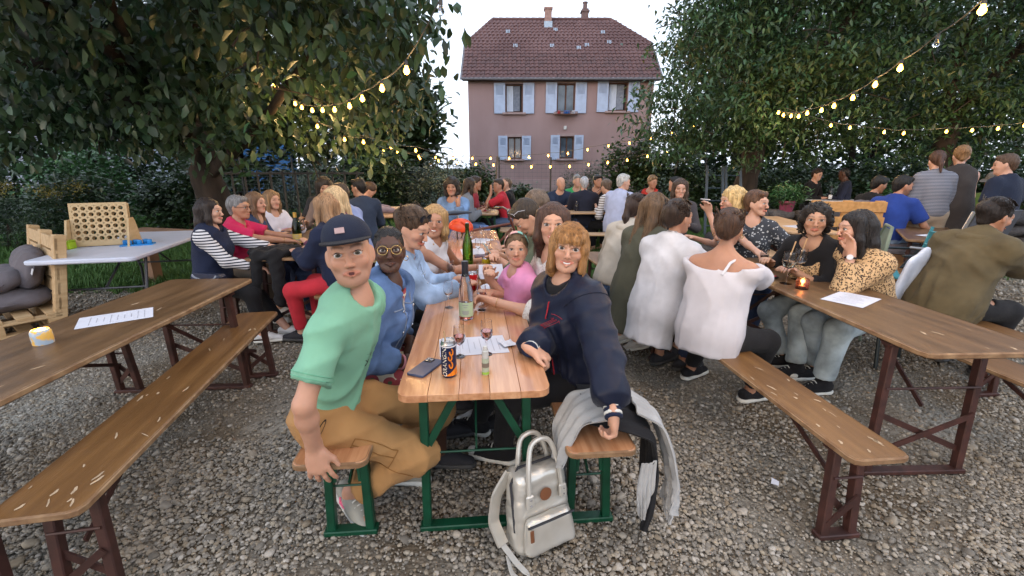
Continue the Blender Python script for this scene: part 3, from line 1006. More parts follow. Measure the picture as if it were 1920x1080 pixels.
tree('cherry_tree', 'large leafy tree with long narrow leaves over the right tables', (5.3, 10.3, 0),
     [('trunk', [(5.3, 10.3, -0.1), (5.25, 10.3, 0.9), (5.4, 10.2, 1.9), (5.5, 10.2, 2.6)], 0.26, 0.2),
      ('limb', [(5.5, 10.2, 2.5), (4.6, 9.6, 3.2), (3.8, 9.0, 3.7)], 0.12, 0.04),
      ('limb', [(5.5, 10.2, 2.5), (6.0, 9.6, 3.6), (6.6, 8.8, 4.8)], 0.14, 0.05),
      ('limb', [(5.5, 10.2, 2.5), (5.2, 10.6, 4.0), (4.9, 10.4, 5.4)], 0.14, 0.05)],
     [at(3.75, 9.3, 4.7, .55, .8, .8), at(3.4, 9.0, 3.6, .55, .7, .5), at(3.2, 8.9, 2.75, .6, .6, .4), at(3.0, 9.2, 2.25, .5, .6, .25), at(4.5, 9.2, 5.2, .9, .9, .8),
      at(4.2, 9.0, 3.6, .8, .9, .8), at(4.3, 9.2, 2.5, .9, .8, .5), at(5.3, 9.3, 4.9, 1.0, 1, .9), at(5.3, 9.2, 3.6, 1.0, .9, .7), at(5.4, 9.5, 2.55, .9, .7, .42),
      at(6.5, 9.2, 5.0, 1.0, .9, .9), at(6.4, 9.0, 3.7, 1.0, .9, .8), at(6.5, 9.7, 2.6, .9, .7, .5), at(4.4, 10, 6.0, 1.2, 1, .7), at(6, 10, 6.2, 1.3, 1, .7),
      at(5.0, 11.3, 4.2, 1.4, .8, 1.6), at(6.8, 11.3, 4.2, 1.4, .8, 1.6), at(5.6, 10.3, 2.1, .8, .5, .25), at(3.9, 9.9, 2.0, .6, .5, .2), at(3.3, 9.2, 1.9, .35, .4, .3), at(4.7, 9.3, 1.85, .4, .4, .35), at(6.3, 10, 1.9, .5, .4, .35)],
     42000, 0.155, 0.054, LEAF_LONG, -0.4, CHERRY, 23, per=48, sig=0.27, zf=.32, single=300)

tree('cherry_tree', 'leafy tree reaching out of the frame at the far right', (9.3, 9.6, 0),
     [('trunk', [(9.3, 9.9, -0.1), (9.3, 9.9, 1.2), (9.1, 9.8, 2.4)], 0.22, 0.17),
      ('limb', [(9.1, 9.8, 2.3), (8.2, 9.0, 3.2), (7.6, 8.2, 4.0)], 0.11, 0.04),
      ('limb', [(9.1, 9.8, 2.3), (9.2, 8.8, 3.6), (8.6, 7.4, 4.6)], 0.11, 0.04)],
     [at(7.4, 8.3, 4.7, 1.0, .9, .9), at(7.6, 8.8, 3.5, 1, .9, .7), at(8.6, 8.4, 4.6, 1.1, .9, 1), at(8.8, 8.8, 3.4, 1.1, .9, .8), at(7.9, 9.9, 2.55, .9, .7, .45),
      at(9.2, 9.6, 2.6, .9, .7, .5), at(10.2, 9.2, 3.0, 1, .9, .9), at(10.3, 8.6, 4.4, 1.1, .9, 1.1), at(9.4, 7.4, 4.4, 1, .9, .8), at(8.0, 7.2, 4.6, 1, .8, .6),
      at(7.0, 7.0, 4.6, .9, .8, .5), at(8.5, 11, 4, 1.8, .8, 1.8), at(10.5, 11, 3.5, 1.6, .8, 1.8), at(11.4, 9.5, 3.0, 1, .9, 1.2), at(7.4, 9.9, 1.95, .5, .4, .4), at(8.7, 9.8, 1.9, .6, .4, .35), at(10, 9.6, 1.9, .6, .4, .4)],
     30000, 0.155, 0.055, LEAF_LONG, -0.4, CHERRY, 29, per=48, sig=0.27, zf=.32)

def bush(name, label, base, blobs, n, L, W, lm, seed, cat='shrub', group=None, droop=-0.1, tpl=LEAF_SIMPLE, per=10, sig=0.12, hue=0.2, stems=5, sr=0.02):
    r = np.random.default_rng(seed)
    t = thing(name, base, 0, label, cat, group)
    pos = clumps(blobs, n, per, sig, r, shell=0.35)
    pos[:, 2] = np.maximum(pos[:, 2], 0.03)
    me, _ = leaf_mesh('foliage', pos, L, W, tpl, droop, r, hue)
    me.materials.append(lm)
    obj('foliage', me, t)
    mb = MB()
    top = max(b[0][2] for b in blobs)
    for k in range(stems):
        a = r.uniform(0, 6.28); b = blobs[k % len(blobs)]
        limb(mb, [(0.12 * math.cos(a), 0.12 * math.sin(a), -0.05), (b[0][0] * 0.5 + 0.1 * math.cos(a), b[0][1] * 0.5, top * 0.4), (b[0][0], b[0][1], b[0][2])], sr, sr * 0.4, 6, seed + k)
    mb.build('stems' if sr < 0.05 else 'trunk', BARK, t)
    return t

# tall dark trees closing the view behind the walnut and the cherry trees
for i, (x, y, h, w, lab) in enumerate([
        (-19.5, 14.5, 6.5, 3.2, 'dark tall tree at the far left edge behind the hedge'),
        (-16.3, 18, 7.2, 2.7, 'dark round tree left of the blue house'),
        (-10.2, 17, 7.0, 2.3, 'dark tree behind the walnut trunk, right of the blue house'),
        (-6.3, 18, 7.4, 2.3, 'dark tree rising above the walnut crown near the middle'),
        (-3.9, 15.6, 4.9, 1.35, 'dark tree with ragged top just left of the pink house'),
        (8.9, 18.5, 8.0, 2.4, 'dark tree hiding the right corner of the pink house'),
        (13, 17, 8.0, 3.0, 'dark tree behind the narrow-leaved trees'),
        (18, 16, 8.0, 3.2, 'dark tree at the far right behind the terrace'),
        (23, 15, 7.5, 3.2, 'dark tree at the right edge of the picture')]):
    bush('dense_tree', lab, (x, y, 0), [at(0, 0, h * .3, w, w, h * .3), at(w * .3, 0, h * .6, w * .8, w * .8, h * .28), at(-w * .35, .2, h * .65, w * .7, w * .7, h * .25), at(0, 0, h * .85, w * .55, w * .5, h * .17)],
         8500, 0.34, 0.22, DARKL, 100 + i, 'tree', per=14, sig=0.28, stems=3, sr=0.14)

# hedge shrubs at the back of the lawn
sh = [(-12.5, 10.5, 1.1, 1.5, DARKL, 'dark shrub beneath the walnut tree at the left edge'), (-10.2, 10.8, 1.2, 1.5, FRESH, 'bright green shrub under the walnut tree'),
      (-9.0, 9.2, .8, 1.0, DARKL, 'low dark shrub behind the wooden board game'), (-7.4, 10.2, 1.0, 1.2, DARKL, 'dark shrub left of the walnut trunk'),
      (-5.4, 11.8, 1.0, 1.1, GREYL, 'grey green shrub right behind the walnut trunk'), (-3.7, 12.4, 1.05, 1.45, DARKL, 'dense dark shrub under the hanging lights, left of the pale one'),
      (-2.2, 12.2, .95, 1.25, GREYL, 'olive shrub behind the person in the denim jacket'), (-1.2, 13.2, .7, 1.15, DARKL, 'dark shrub at the left foot of the pink house'),
      (0.1, 13.5, .5, .62, DARKL, 'small round shrub behind the man in red at the fence'), (1.05, 12.6, .55, .5, GREYL, 'low silvery bush in front of the pink house'),
      (2.15, 13.2, .75, 1.1, GREYL, 'feathery shrub below the right window of the pink house'), (3.4, 13, .8, 1.7, DARKL, 'tall shrub hiding the lower right window of the house'),
      (4.5, 13.5, 1.0, 1.9, DARKL, 'tall shrub right of the house windows'), (6.0, 13.0, 1.0, 1.1, DARKL, 'dark shrub behind the cherry trunk'),
      (7.9, 12.8, 1.1, 1.2, DARKL, 'dark shrub behind the terrace table'), (10.2, 12.4, 1.2, 1.3, DARKL, 'dark shrub behind the standing women'), (12.6, 11.6, 1.3, 1.5, DARKL, 'dark shrub at the right edge behind the standing boy'), (9.3, 10.8, .7, .75, FRESH, 'bright green shrub behind the man in the blue shirt')]
for i, (x, y, w, h, lm, lab) in enumerate(sh):
    bush('shrub', lab, (x, y, 0), [at(0, 0, h * .5, w, w * .7, h * .5), at(w * .4, 0, h * .95, w * .6, w * .5, h * .45), at(-w * .45, .1, h * .85, w * .55, w * .5, h * .4)],
         4200, 0.13 if lm is not GREYL else 0.11, 0.08 if lm is not GREYL else 0.032, lm, 200 + i, per=12, sig=0.12)
# goldenrod by the left edge
gr_m = leaf_material('goldenrod_flower', (0.22, 0.17, 0.015), (0.3, 0.24, 0.03))
for i, (x, y, lab) in enumerate([(-7.9, 7.9, 'goldenrod with yellow plumes beside the pallet seat'), (-9.1, 8.0, 'goldenrod with yellow plumes at the left picture edge')]):
    r = np.random.default_rng(300 + i)
    g = bush('goldenrod', lab, (x, y, 0), [at(0, 0, .5, .65, .5, .55)], 1500, 0.12, 0.022, DARKL, 310 + i, 'plant', per=9, sig=.1, stems=9, sr=.008)
    p = clumps([at(0, 0, 1.1, .55, .4, .14)], 700, 40, 0.05, r)
    me, _ = leaf_mesh('plume', p, 0.03, 0.022, LEAF_SIMPLE, 0.2, r)
    me.materials.append(gr_m)
    obj('plume', me, g)
# thin wire fence with posts along the back
post_m = mat('fence_post', (0.06, 0.055, 0.05), rough=0.7)
wire_m = mat('fence_wire', (0.14, 0.15, 0.15), rough=0.5, metal=0.6)
fn = thing('wire_fence', (0, 14.2, 0), 0, 'tall thin wire fence with dark posts in front of the pink house', 'fence')
for x in np.arange(-10, 6.1, 1.6):
    MB().tube([(x, 0, -0.05), (x, 0, 1.75)], 0.025, 7).build('post', post_m, fn)
mb = MB()
for z in np.arange(0.1, 1.75, 0.12):
    mb.tube([(-10, 0, z), (6, 0, z)], 0.003, 4)
for x in np.arange(-10, 6, 0.14):
    mb.tube([(x, 0, 0.05), (x, 0, 1.72)], 0.0025, 4)
mb.build('mesh_wire', wire_m, fn, kind='stuff')
st = thing('prop_pole', (-0.5, 12.4, 0), 0, 'dark leaning pole propped up before the pink house', 'pole')
MB().tube([(0, 0, 0), (0.1, 0.1, 1.75)], 0.022, 7).build('pole', post_m, st)
MB().tube([(0.32, 0, 0), (0.1, 0.08, 0.95)], 0.018, 7).build('strut', post_m, st)
# iron railing glimpsed under the walnut
for lab, x, y, n in (('dark iron railing behind the left group of drinkers', -6.3, 9.0, 14),):
    f = thing('iron_railing', (x, y, 0), R(8), lab, 'fence')
    for k in range(n):
        MB().box((k * 0.24, 0, .7), (.03, .03, 1.4)).build('bar', post_m, f)
    for z in (.2, 1.35):
        MB().box((n * .12 - .1, 0.0, z), (n * .24, .036, .04)).build('rail', post_m, f)
# ------------------------------------------------------------------ smooth bodies: distance fields turned into one closed surface
class Field:
    def __init__(self):
        self.p = []
        self.cuts = []
        self.noise = None
    def cap(self, a, b, ra, rb, k=0.02, flat=1.0, side=None, end=False, op='u', start=False):
        """tapered limb from a to b; 'flat' thins it across the side direction"""
        self.p.append(('c', np.asarray(a, float), np.asarray(b, float), ra, rb, k, flat, None if side is None else np.asarray(side, float), end, op, start))
        return self
    def ell(self, c, r, M=None, k=0.02, op='u'):
        self.p.append(('e', np.asarray(c, float), np.asarray(r, float), np.eye(3) if M is None else np.asarray(M, float), k, op))
        return self
    def cut(self, point, normal, k=0.0):
        self.cuts.append((np.asarray(point, float), unit(normal)))
        return self
    def trim(self, point, normal):
        """cut applied to what has been added so far"""
        self.p.append(('k', np.asarray(point, float), unit(normal)))
        return self
    def bounds(self):
        lo, hi = np.full(3, 1e9), np.full(3, -1e9)
        for q in self.p:
            if q[0] == 'k' or str(q[-2 if q[0] == 'c' else -1]) == 's':
                continue
            if q[0] == 'c':
                r = max(q[3], q[4]) * max(1, q[6])
                l, h = np.minimum(q[1], q[2]) - r, np.maximum(q[1], q[2]) + r
            else:
                r = np.abs(q[3]) @ q[2]
                l, h = q[1] - r, q[1] + r
            lo, hi = np.minimum(lo, l), np.maximum(hi, h)
        return lo, hi
    def mesh(self, h, fine=()):
        lo, hi = self.bounds()
        lo, hi = lo - 2.5 * h, hi + 2.5 * h
        ax = []
        for d in range(3):
            pts = [lo[d]]
            while pts[-1] < hi[d]:
                x = pts[-1]
                step = h
                for a, b, hf in fine:
                    if a[d] <= x <= b[d]:
                        step = min(step, hf)
                pts.append(x + step)
            ax.append(np.array(pts))
        X, Y, Z = ax
        F = np.full((len(X), len(Y), len(Z)), 0.25, np.float32)
        for q in self.p:
            if q[0] == 'k':
                np.maximum(F, (X[:, None, None] - q[1][0]) * q[2][0] + (Y[None, :, None] - q[1][1]) * q[2][1] + (Z[None, None, :] - q[1][2]) * q[2][2], out=F)
                continue
            op = q[-2] if q[0] == 'c' else q[-1]
            k = q[5] if q[0] == 'c' else q[4]
            mg = k + 3 * h
            if q[0] == 'c':
                r = max(q[3], q[4]) * max(1, q[6]) + mg
                l, u = np.minimum(q[1], q[2]) - r, np.maximum(q[1], q[2]) + r
            else:
                r = np.abs(q[3]) @ q[2] + mg
                l, u = q[1] - r, q[1] + r
            sl = tuple(slice(max(0, int(np.searchsorted(ax[d], l[d])) - 1), int(np.searchsorted(ax[d], u[d])) + 1) for d in range(3))
            gx, gy, gz = X[sl[0]][:, None, None], Y[sl[1]][None, :, None], Z[sl[2]][None, None, :]
            if gx.size == 0 or gy.size == 0 or gz.size == 0:
                continue
            if q[0] == 'c':
                _, a, b, ra, rb, _, flat, side, end, _, start = q
                ab = b - a
                L2 = float(ab @ ab) + 1e-12
                px, py, pz = gx - a[0], gy - a[1], gz - a[2]
                t0 = (px * ab[0] + py * ab[1] + pz * ab[2]) / L2
                t = np.clip(t0, 0, 1)
                dx, dy, dz = px - t * ab[0], py - t * ab[1], pz - t * ab[2]
                r_ = ra + t * (rb - ra)
                if flat != 1.0:
                    s = side - ab * (side @ ab) / L2
                    s = unit(s)
                    # component across the thin direction
                    n_ = unit(np.cross(ab, s))
                    cn = dx * n_[0] + dy * n_[1] + dz * n_[2]
                    ln2 = np.maximum(dx * dx + dy * dy + dz * dz - cn * cn, 0)
                    q_ = np.sqrt(ln2 + (cn / flat) ** 2)
                    d_ = (q_ - r_) * min(1.0, (1 + flat) / 2)
                else:
                    d_ = np.sqrt(dx * dx + dy * dy + dz * dz) - r_
                if end:
                    d_ = np.maximum(d_, (t0 - 1) * math.sqrt(L2))
                if start:
                    d_ = np.maximum(d_, -t0 * math.sqrt(L2))
            else:
                _, c, rr, M, _, _ = q
                px, py, pz = gx - c[0], gy - c[1], gz - c[2]
                u0 = (px * M[0, 0] + py * M[1, 0] + pz * M[2, 0]) / rr[0]
                u1 = (px * M[0, 1] + py * M[1, 1] + pz * M[2, 1]) / rr[1]
                u2 = (px * M[0, 2] + py * M[1, 2] + pz * M[2, 2]) / rr[2]
                kk = np.sqrt(u0 * u0 + u1 * u1 + u2 * u2)
                k2 = np.sqrt((u0 / rr[0]) ** 2 + (u1 / rr[1]) ** 2 + (u2 / rr[2]) ** 2)
                d_ = kk * (kk - 1) / (k2 + 1e-9)
            f = F[sl]
            if op == 'u':
                hh = np.maximum(k - np.abs(f - d_), 0) / max(k, 1e-6)
                F[sl] = np.minimum(f, d_) - hh * hh * k * 0.25
            else:
                e = -d_
                hh = np.maximum(k - np.abs(f - e), 0) / max(k, 1e-6)
                F[sl] = np.maximum(f, e) + hh * hh * k * 0.25
        for p, n in self.cuts:
            d_ = (X[:, None, None] - p[0]) * n[0] + (Y[None, :, None] - p[1]) * n[1] + (Z[None, None, :] - p[2]) * n[2]
            np.maximum(F, d_, out=F)
        if self.noise is not None:
            I = np.nonzero(np.abs(F) < 0.05)
            F[I] += self.noise(X[I[0]], Y[I[1]], Z[I[2]])
        return surface_net(F, X, Y, Z)

def surface_net(F, X, Y, Z):
    F[0], F[-1], F[:, 0], F[:, -1], F[:, :, 0], F[:, :, -1] = .1, .1, .1, .1, .1, .1
    ins = F < 0
    nx, ny, nz = F.shape
    c = np.zeros((nx - 1, ny - 1, nz - 1), np.int8)
    for i in (0, 1):
        for j in (0, 1):
            for k in (0, 1):
                c += ins[i:nx - 1 + i, j:ny - 1 + j, k:nz - 1 + k]
    A = np.nonzero((c > 0) & (c < 8))
    n = len(A[0])
    ids = np.full(c.shape, -1, np.int32)
    ids[A] = np.arange(n)
    ai, aj, ak = A
    acc = np.zeros((n, 3)); cnt = np.zeros(n)
    cor = [(0, 0, 0), (1, 0, 0), (0, 1, 0), (1, 1, 0), (0, 0, 1), (1, 0, 1), (0, 1, 1), (1, 1, 1)]
    fv = [F[ai + a, aj + b, ak + d] for a, b, d in cor]
    for p in range(8):
        for ax in range(3):
            if cor[p][ax]:
                continue
            qc = list(cor[p]); qc[ax] = 1
            q = cor.index(tuple(qc))
            f0, f1 = fv[p], fv[q]
            m = (f0 < 0) != (f1 < 0)
            t = f0[m] / (f0[m] - f1[m])
            pos = np.tile(np.array(cor[p], float), (m.sum(), 1))
            pos[:, ax] = t
            acc[m] += pos
            cnt[m] += 1
    fr = acc / cnt[:, None]
    V = np.stack([X[ai] + fr[:, 0] * (X[ai + 1] - X[ai]), Y[aj] + fr[:, 1] * (Y[aj + 1] - Y[aj]), Z[ak] + fr[:, 2] * (Z[ak + 1] - Z[ak])], 1)
    Q = []
    e = ins[:-1, 1:-1, 1:-1] != ins[1:, 1:-1, 1:-1]
    i, j, k = np.nonzero(e); j = j + 1; k = k + 1
    q = np.stack([ids[i, j - 1, k - 1], ids[i, j, k - 1], ids[i, j, k], ids[i, j - 1, k]], 1)
    fl = ~ins[i, j, k]; q[fl] = q[fl][:, ::-1]; Q.append(q)
    e = ins[1:-1, :-1, 1:-1] != ins[1:-1, 1:, 1:-1]
    i, j, k = np.nonzero(e); i = i + 1; k = k + 1
    q = np.stack([ids[i - 1, j, k - 1], ids[i - 1, j, k], ids[i, j, k], ids[i, j, k - 1]], 1)
    fl = ~ins[i, j, k]; q[fl] = q[fl][:, ::-1]; Q.append(q)
    e = ins[1:-1, 1:-1, :-1] != ins[1:-1, 1:-1, 1:]
    i, j, k = np.nonzero(e); i = i + 1; j = j + 1
    q = np.stack([ids[i - 1, j - 1, k], ids[i, j - 1, k], ids[i, j, k], ids[i - 1, j, k]], 1)
    fl = ~ins[i, j, k]; q[fl] = q[fl][:, ::-1]; Q.append(q)
    Q = np.concatenate(Q)
    Q = Q[(Q >= 0).all(1)]
    return V, Q

def folds(amp, fx=22.0, seed=0.0):
    """cloth creases: long soft swells with a few sharper pinched lines"""
    def f(x, y, z):
        w = 2.2 * np.sin(5 * z + 4 * y + seed) + 1.3 * np.sin(8 * x - 6 * y + 2.1 * seed)
        a = fx * 1.15 * (x + 0.6 * z - .35 * y) + 1.4 * w + seed
        b = fx * 1.45 * (z - 0.45 * y - .4 * x) + 1.2 * np.sin(6 * x + 5 * y + 1.7 * seed) + 2 * seed
        c = fx * 1.6 * (y + .5 * z + .3 * x) + 1.5 * np.sin(7 * z + seed)
        ra = (1 - np.abs(np.sin(a))) ** 1.6
        rb = (1 - np.abs(np.sin(b))) ** 1.6
        rc = (1 - np.abs(np.sin(c))) ** 1.6
        m = .5 + .5 * np.sin(4 * x + 5 * z - 3 * y + 3 * seed)
        return -amp * (1.1 * ra * m + .9 * rb * (1 - m) + .55 * rc * m * (1 - m) * 3 - .45)
    return f

def field_obj(name, fld, h, material, parent, fine=(), col=None, **props):
    V, Q = fld.mesh(h, fine)
    if len(Q) == 0:
        return None
    me = mesh_arrays(name, V, Q, True, col=col(V) if callable(col) else col)
    me.materials.append(material)
    return obj(name, me, parent, **props)

# ------------------------------------------------------------------ people
SKIN = mat('skin', (0.97, 0.97, 0.97), rough=0.5, col2=(1.03, 1.03, 1.03), scale=40, attr=True, spec=0.4, bump=0.08, bscale=260, sss=0.12)
EYE_W = mat('eye_white', (0.50, 0.48, 0.46), rough=0.15, var=0.02)
EYE_I = {'brown': mat('iris_brown', (0.022, 0.011, 0.006), rough=0.3), 'blue': mat('iris_grey_green', (0.045, 0.04, 0.025), rough=0.3)}
TEETH = mat('teeth', (0.72, 0.70, 0.66), rough=0.25, var=0.03)
LASH = mat('lashes', (0.012, 0.009, 0.008), rough=0.6)
MOUTH = mat('open_mouth', (0.09, 0.02, 0.02), rough=0.5)
TONES = {'fair': (0.52, 0.30, 0.215), 'warm': (0.50, 0.275, 0.185), 'tan': (0.40, 0.205, 0.13), 'olive': (0.42, 0.24, 0.16), 'dark': (0.075, 0.034, 0.021)}

def ik(a, t, l1, l2, hint):
    a, t = np.asarray(a, float), np.asarray(t, float)
    d = t - a
    L = np.linalg.norm(d)
    L = min(L, (l1 + l2) * 0.995)
    u = unit(d)
    t = a + u * L
    x = (l1 * l1 - l2 * l2 + L * L) / (2 * L)
    y = math.sqrt(max(l1 * l1 - x * x, 0))
    h = np.asarray(hint, float)
    h = h - u * (h @ u)
    return a + u * x + unit(h) * y, t

HAIRM = {}
def hair_mat(c):
    key = 'hair_%d_%d_%d' % tuple(int(q * 999) for q in c)
    if key not in HAIRM:
        c = np.array(c)
        m = mat(key, c * 0.55, rough=0.42, col2=np.clip(c * 1.6, 0, 1), scale=30, stretch=(3.0, 3.0, 0.22), bump=0.9, bscale=70, spec=0.35, lo=0.3, hi=0.7)
        HAIRM[key] = m
    return HAIRM[key]

CLOTH = {}
def cloth(c, rough=0.85, var=0.1, scale=9, fine=0.35, bscale=420):
    key = 'cloth_%d_%d_%d_%d' % (*[int(q * 999) for q in c], int(rough * 100))
    if key not in CLOTH:
        CLOTH[key] = mat(key, c, rough=rough, var=var, scale=scale, bump=fine, bscale=bscale, spec=0.2, sheen=0.04, crease=0.55)
    return CLOTH[key]
def denim(c):
    key = 'denim_%d_%d_%d' % tuple(int(q * 999) for q in c)
    if key not in CLOTH:
        c = np.array(c)
        CLOTH[key] = mat(key, c * 0.6, rough=0.9, col2=np.clip(c * 1.45, 0, 1), scale=6, bump=0.5, bscale=260, spec=0.15, detail=9, crease=0.4)
    return CLOTH[key]

def hand(F, W, d, n, t, curl=(0.5, 0.5), s=1.0, spread=0.0, pinch=False):
    """palm, four fingers, thumb. d along the hand, n out of the palm, t towards the thumb"""
    d = unit(d); n = unit(n - d * (n @ d)); t = unit(np.cross(n, d)) * (1 if np.cross(n, d) @ t > 0 else -1)
    M = np.stack([t, d, n], 1)
    F.cap(W - d * .02, W + d * .03 * s, .025 * s, .027 * s, k=.02, flat=.72, side=t)
    F.ell(W + d * .052 * s, np.array([.041, .05, .0165]) * s, M, k=.016)
    for i, (o, L) in enumerate(((.031, .068), (.011, .078), (-.010, .072), (-.029, .055))):
        b = W + d * (.083 - abs(o) * .18) * s + t * o * s
        c1, c2 = curl[0] + .07 * i, curl[1]
        tt = spread * (1.2 - i * .8)
        dd = unit(d + t * tt)
        d1 = dd * math.cos(c1) + n * math.sin(c1)
        d2 = dd * math.cos(c1 + c2) + n * math.sin(c1 + c2)
        d3 = dd * math.cos(c1 + 1.7 * c2) + n * math.sin(c1 + 1.7 * c2)
        m1 = b + d1 * L * .48 * s
        m2 = m1 + d2 * L * .32 * s
        F.cap(b, m1, .0098 * s, .0088 * s, k=.006)
        F.cap(m1, m2, .0088 * s, .0080 * s, k=.004)
        F.cap(m2, m2 + d3 * L * .26 * s, .0080 * s, .0068 * s, k=.004)
    b = W + d * .022 * s + t * .026 * s
    m = b + unit(t * .62 + d * .75 + n * (.55 if pinch else .25)) * .044 * s
    e = m + unit(d * .9 + t * (.0 if pinch else .35) + n * (.5 if pinch else .15)) * .034 * s
    F.cap(b, m, .0145 * s, .0108 * s, k=.014)
    F.cap(m, e, .0105 * s, .0078 * s, k=.006)

def person(label, pos, yaw, seat=0.47, lean=4, side=0, twist=0, head=(0, 0, 0), hl=None, hr=None, fl=None, fr=None,
           male=False, s=1.0, bulk=1.0, tone='fair', hair='long', hc=(0.05, 0.03, 0.02), top=None, bottom=None, shoes=None, lod=1,
           smile=0.0, eyes='brown', extras=(), group=None, curl=((.35, .45), (.35, .45)), elbow=(None, None), knee=(None, None), gaze=None,
           stubble=0.0, palm=(None, None), spread=(0, 0), headoff=(0, 0, 0), roll=None, pinch=(False, False), headat=None, look=None, tilt=0, arm=1.0):
    """a sitting (seat height) or standing (seat=None) figure; +Y is where the hips face, lengths in metres"""
    yaw = R(yaw)
    pos = pos or (0, 0)
    root = thing('person', (pos[0], pos[1], pos[2] if len(pos) > 2 else 0.0), yaw, label, 'person', group)
    skin = np.array(TONES[tone]) if isinstance(tone, str) else np.array(tone)
    h = {0: .0105, 1: .0145, 2: .020, 3: .027}[lod]
    hb = {0: .014, 1: .020, 2: .024, 3: .029}[lod]
    hf = {0: .0048, 1: .0066, 2: .0112, 3: .018}[lod]
    # --- skeleton
    P = np.array([0, 0, seat + .095 * s if seat is not None else .93 * s])
    T = Rz(R(twist)) @ Ry(R(side)) @ Rx(R(-lean))
    sx, sf, su = T[:, 0], T[:, 1], T[:, 2]
    N = P + su * .485 * s
    shw = (.178 if male else .158) * s * (1 + .35 * (bulk - 1))
    Hd = Rz(R(head[0])) @ Rx(R(head[1])) @ Ry(R(head[2]))
    Hc = N + su * .06 * s + Hd[:, 2] * .125 * s + Hd[:, 1] * .022 * s + np.array(headoff)
    lp = (lambda t: None if t is None else t)
    if look is not None:
        h0 = np.array([pos[0], pos[1], Hc[2]]) if headat is None else np.array([headat[0], headat[1], Hc[2]])
        dv = Rz(-yaw) @ (np.array(look, float) - h0)
        hy = math.degrees(math.atan2(-dv[0], dv[1])); hpi = math.degrees(math.atan2(dv[2], math.hypot(dv[0], dv[1])))
        hy = max(-95, min(95, hy)); hpi = max(-45, min(35, hpi))
        Hd = Rz(R(hy)) @ Rx(R(hpi)) @ Ry(R(tilt))
        Hc = N + su * .06 * s + Hd[:, 2] * .125 * s + Hd[:, 1] * .022 * s + np.array(headoff)
    if headat is not None:
        off = Rz(yaw) @ Hc
        root.location = (headat[0] - off[0], headat[1] - off[1], pos[2] if pos is not None and len(pos) > 2 else 0.0)
        rl = np.array(root.location)
        def lp(t):
            if t is None:
                return None
            v = Rz(-yaw) @ (np.array(t[:3], float) - rl)
            if len(t) > 3:
                return (v[0], v[1], v[2], t[3] + yaw) + tuple(t[4:])
            return tuple(v)
        hl, hr, fl, fr = lp(hl), lp(hr), lp(fl), lp(fr)
        gaze = lp(gaze)
    if look is not None and gaze is None:
        gaze = Rz(-yaw) @ (np.array(look, float) - np.array(root.location))
    S = {-1: N - su * .05 * s - sx * shw, 1: N - su * .05 * s + sx * shw}
    hipw = .088 * s
    HP = {q: P + sx * q * hipw - su * .01 for q in (-1, 1)}
    ua, fa = .285 * s * arm, .25 * s * arm
    th, shn = .43 * s, .415 * s
    hands = {-1: hl, 1: hr}
    EL, WR = {}, {}
    for q in (-1, 1):
        tg = hands[q]
        if tg is None:
            tg = (q * .13, .36, .80) if seat is not None else (q * .27, .05, .80 * s)
        hint = elbow[0 if q < 0 else 1]
        if hint is None:
            hint = (q * .6, -.5, -.8)
        EL[q], WR[q] = ik(S[q], tg, ua, fa, hint)
    feet = {-1: fl, 1: fr}
    KN, AN, FD = {}, {}, {}
    for q in (-1, 1):
        tg = feet[q]
        if tg is None:
            tg = (q * .12, .40 * s, .09) if seat is not None else (q * .11, .0, .085)
        fd = np.array([q * .15, 1, 0.0])
        if len(tg) > 3:
            fd = np.array([math.sin(tg[3]), math.cos(tg[3]), tg[4] if len(tg) > 4 else 0])
        hint = knee[0 if q < 0 else 1]
        if hint is None:
            hint = (q * .25, 1.0, .55)
        KN[q], AN[q] = ik(HP[q], tg[:3], th, shn, hint)
        FD[q] = unit(fd)
    bw = bulk
    # --- the body, one surface
    B = Field()
    def torso(F, g=0.0, k=.05, low=True, bust=True):
        cw = (.158 if male else .140) * s * bw; cd = (.108 if male else .098) * s * bw
        if low:
            F.ell(P + su * .0 * s, (.165 * s * bw + g, .118 * s * bw + g, .115 * s + g), T, k)
        F.ell(P + su * .15 * s, ((.138 if male else .122) * s * bw + g, (.10 if male else .092) * s * bw * (1 + .25 * (bw - 1)) + g, .15 * s + g), T, k)
        F.ell(P + su * .335 * s, (cw + g, cd + g, .165 * s + g), T, k)
        if not male and bust:
            for q in (-1, 1):
                F.ell(P + su * .315 * s + sf * (.082 * s * bw) + sx * q * .068 * s, np.array([.058, .05, .056]) * s * bw + g, T, k * .8)
        for q in (-1, 1):
            F.cap(N - su * .02 * s - sf * .01, S[q] - su * .004, .058 * s + g, .054 * s + g, k=k)
            F.cap(N + su * .02 * s, N - su * .055 * s + sx * q * .1 * s, .045 * s + g, .045 * s + g, k=k)
    torso(B)
    B.cap(N - su * .02 * s, Hc - Hd[:, 2] * .06 * s - Hd[:, 1] * .015, .053 * s * (1 if male else .82), .049 * s * (1 if male else .78), k=.03)
    fine = []
    for q in (-1, 1):
        B.cap(S[q], EL[q], (.045 if male else .040) * s * bw, (.036 if male else .032) * s * bw, k=.025)
        B.ell(S[q] + unit(EL[q] - S[q]) * .05, ((.049 if male else .045) * s * bw,) * 3, None, .03)
        m = EL[q] + (WR[q] - EL[q]) * .3
        fw = (.038 if male else .033) * s * bw
        B.cap(EL[q], m, fw * .93, fw, k=.02)
        B.cap(m, WR[q], fw, (.0255 if male else .0235) * s, k=.02)
        i = 0 if q < 0 else 1
        fdir = unit(WR[q] - EL[q])
        pn = np.array([0, 0, -1.0]) if palm[i] is None else np.array(palm[i], float)
        hd = fdir
        if roll is not None and roll[i] is not None:
            hd = unit(np.array(roll[i], float))
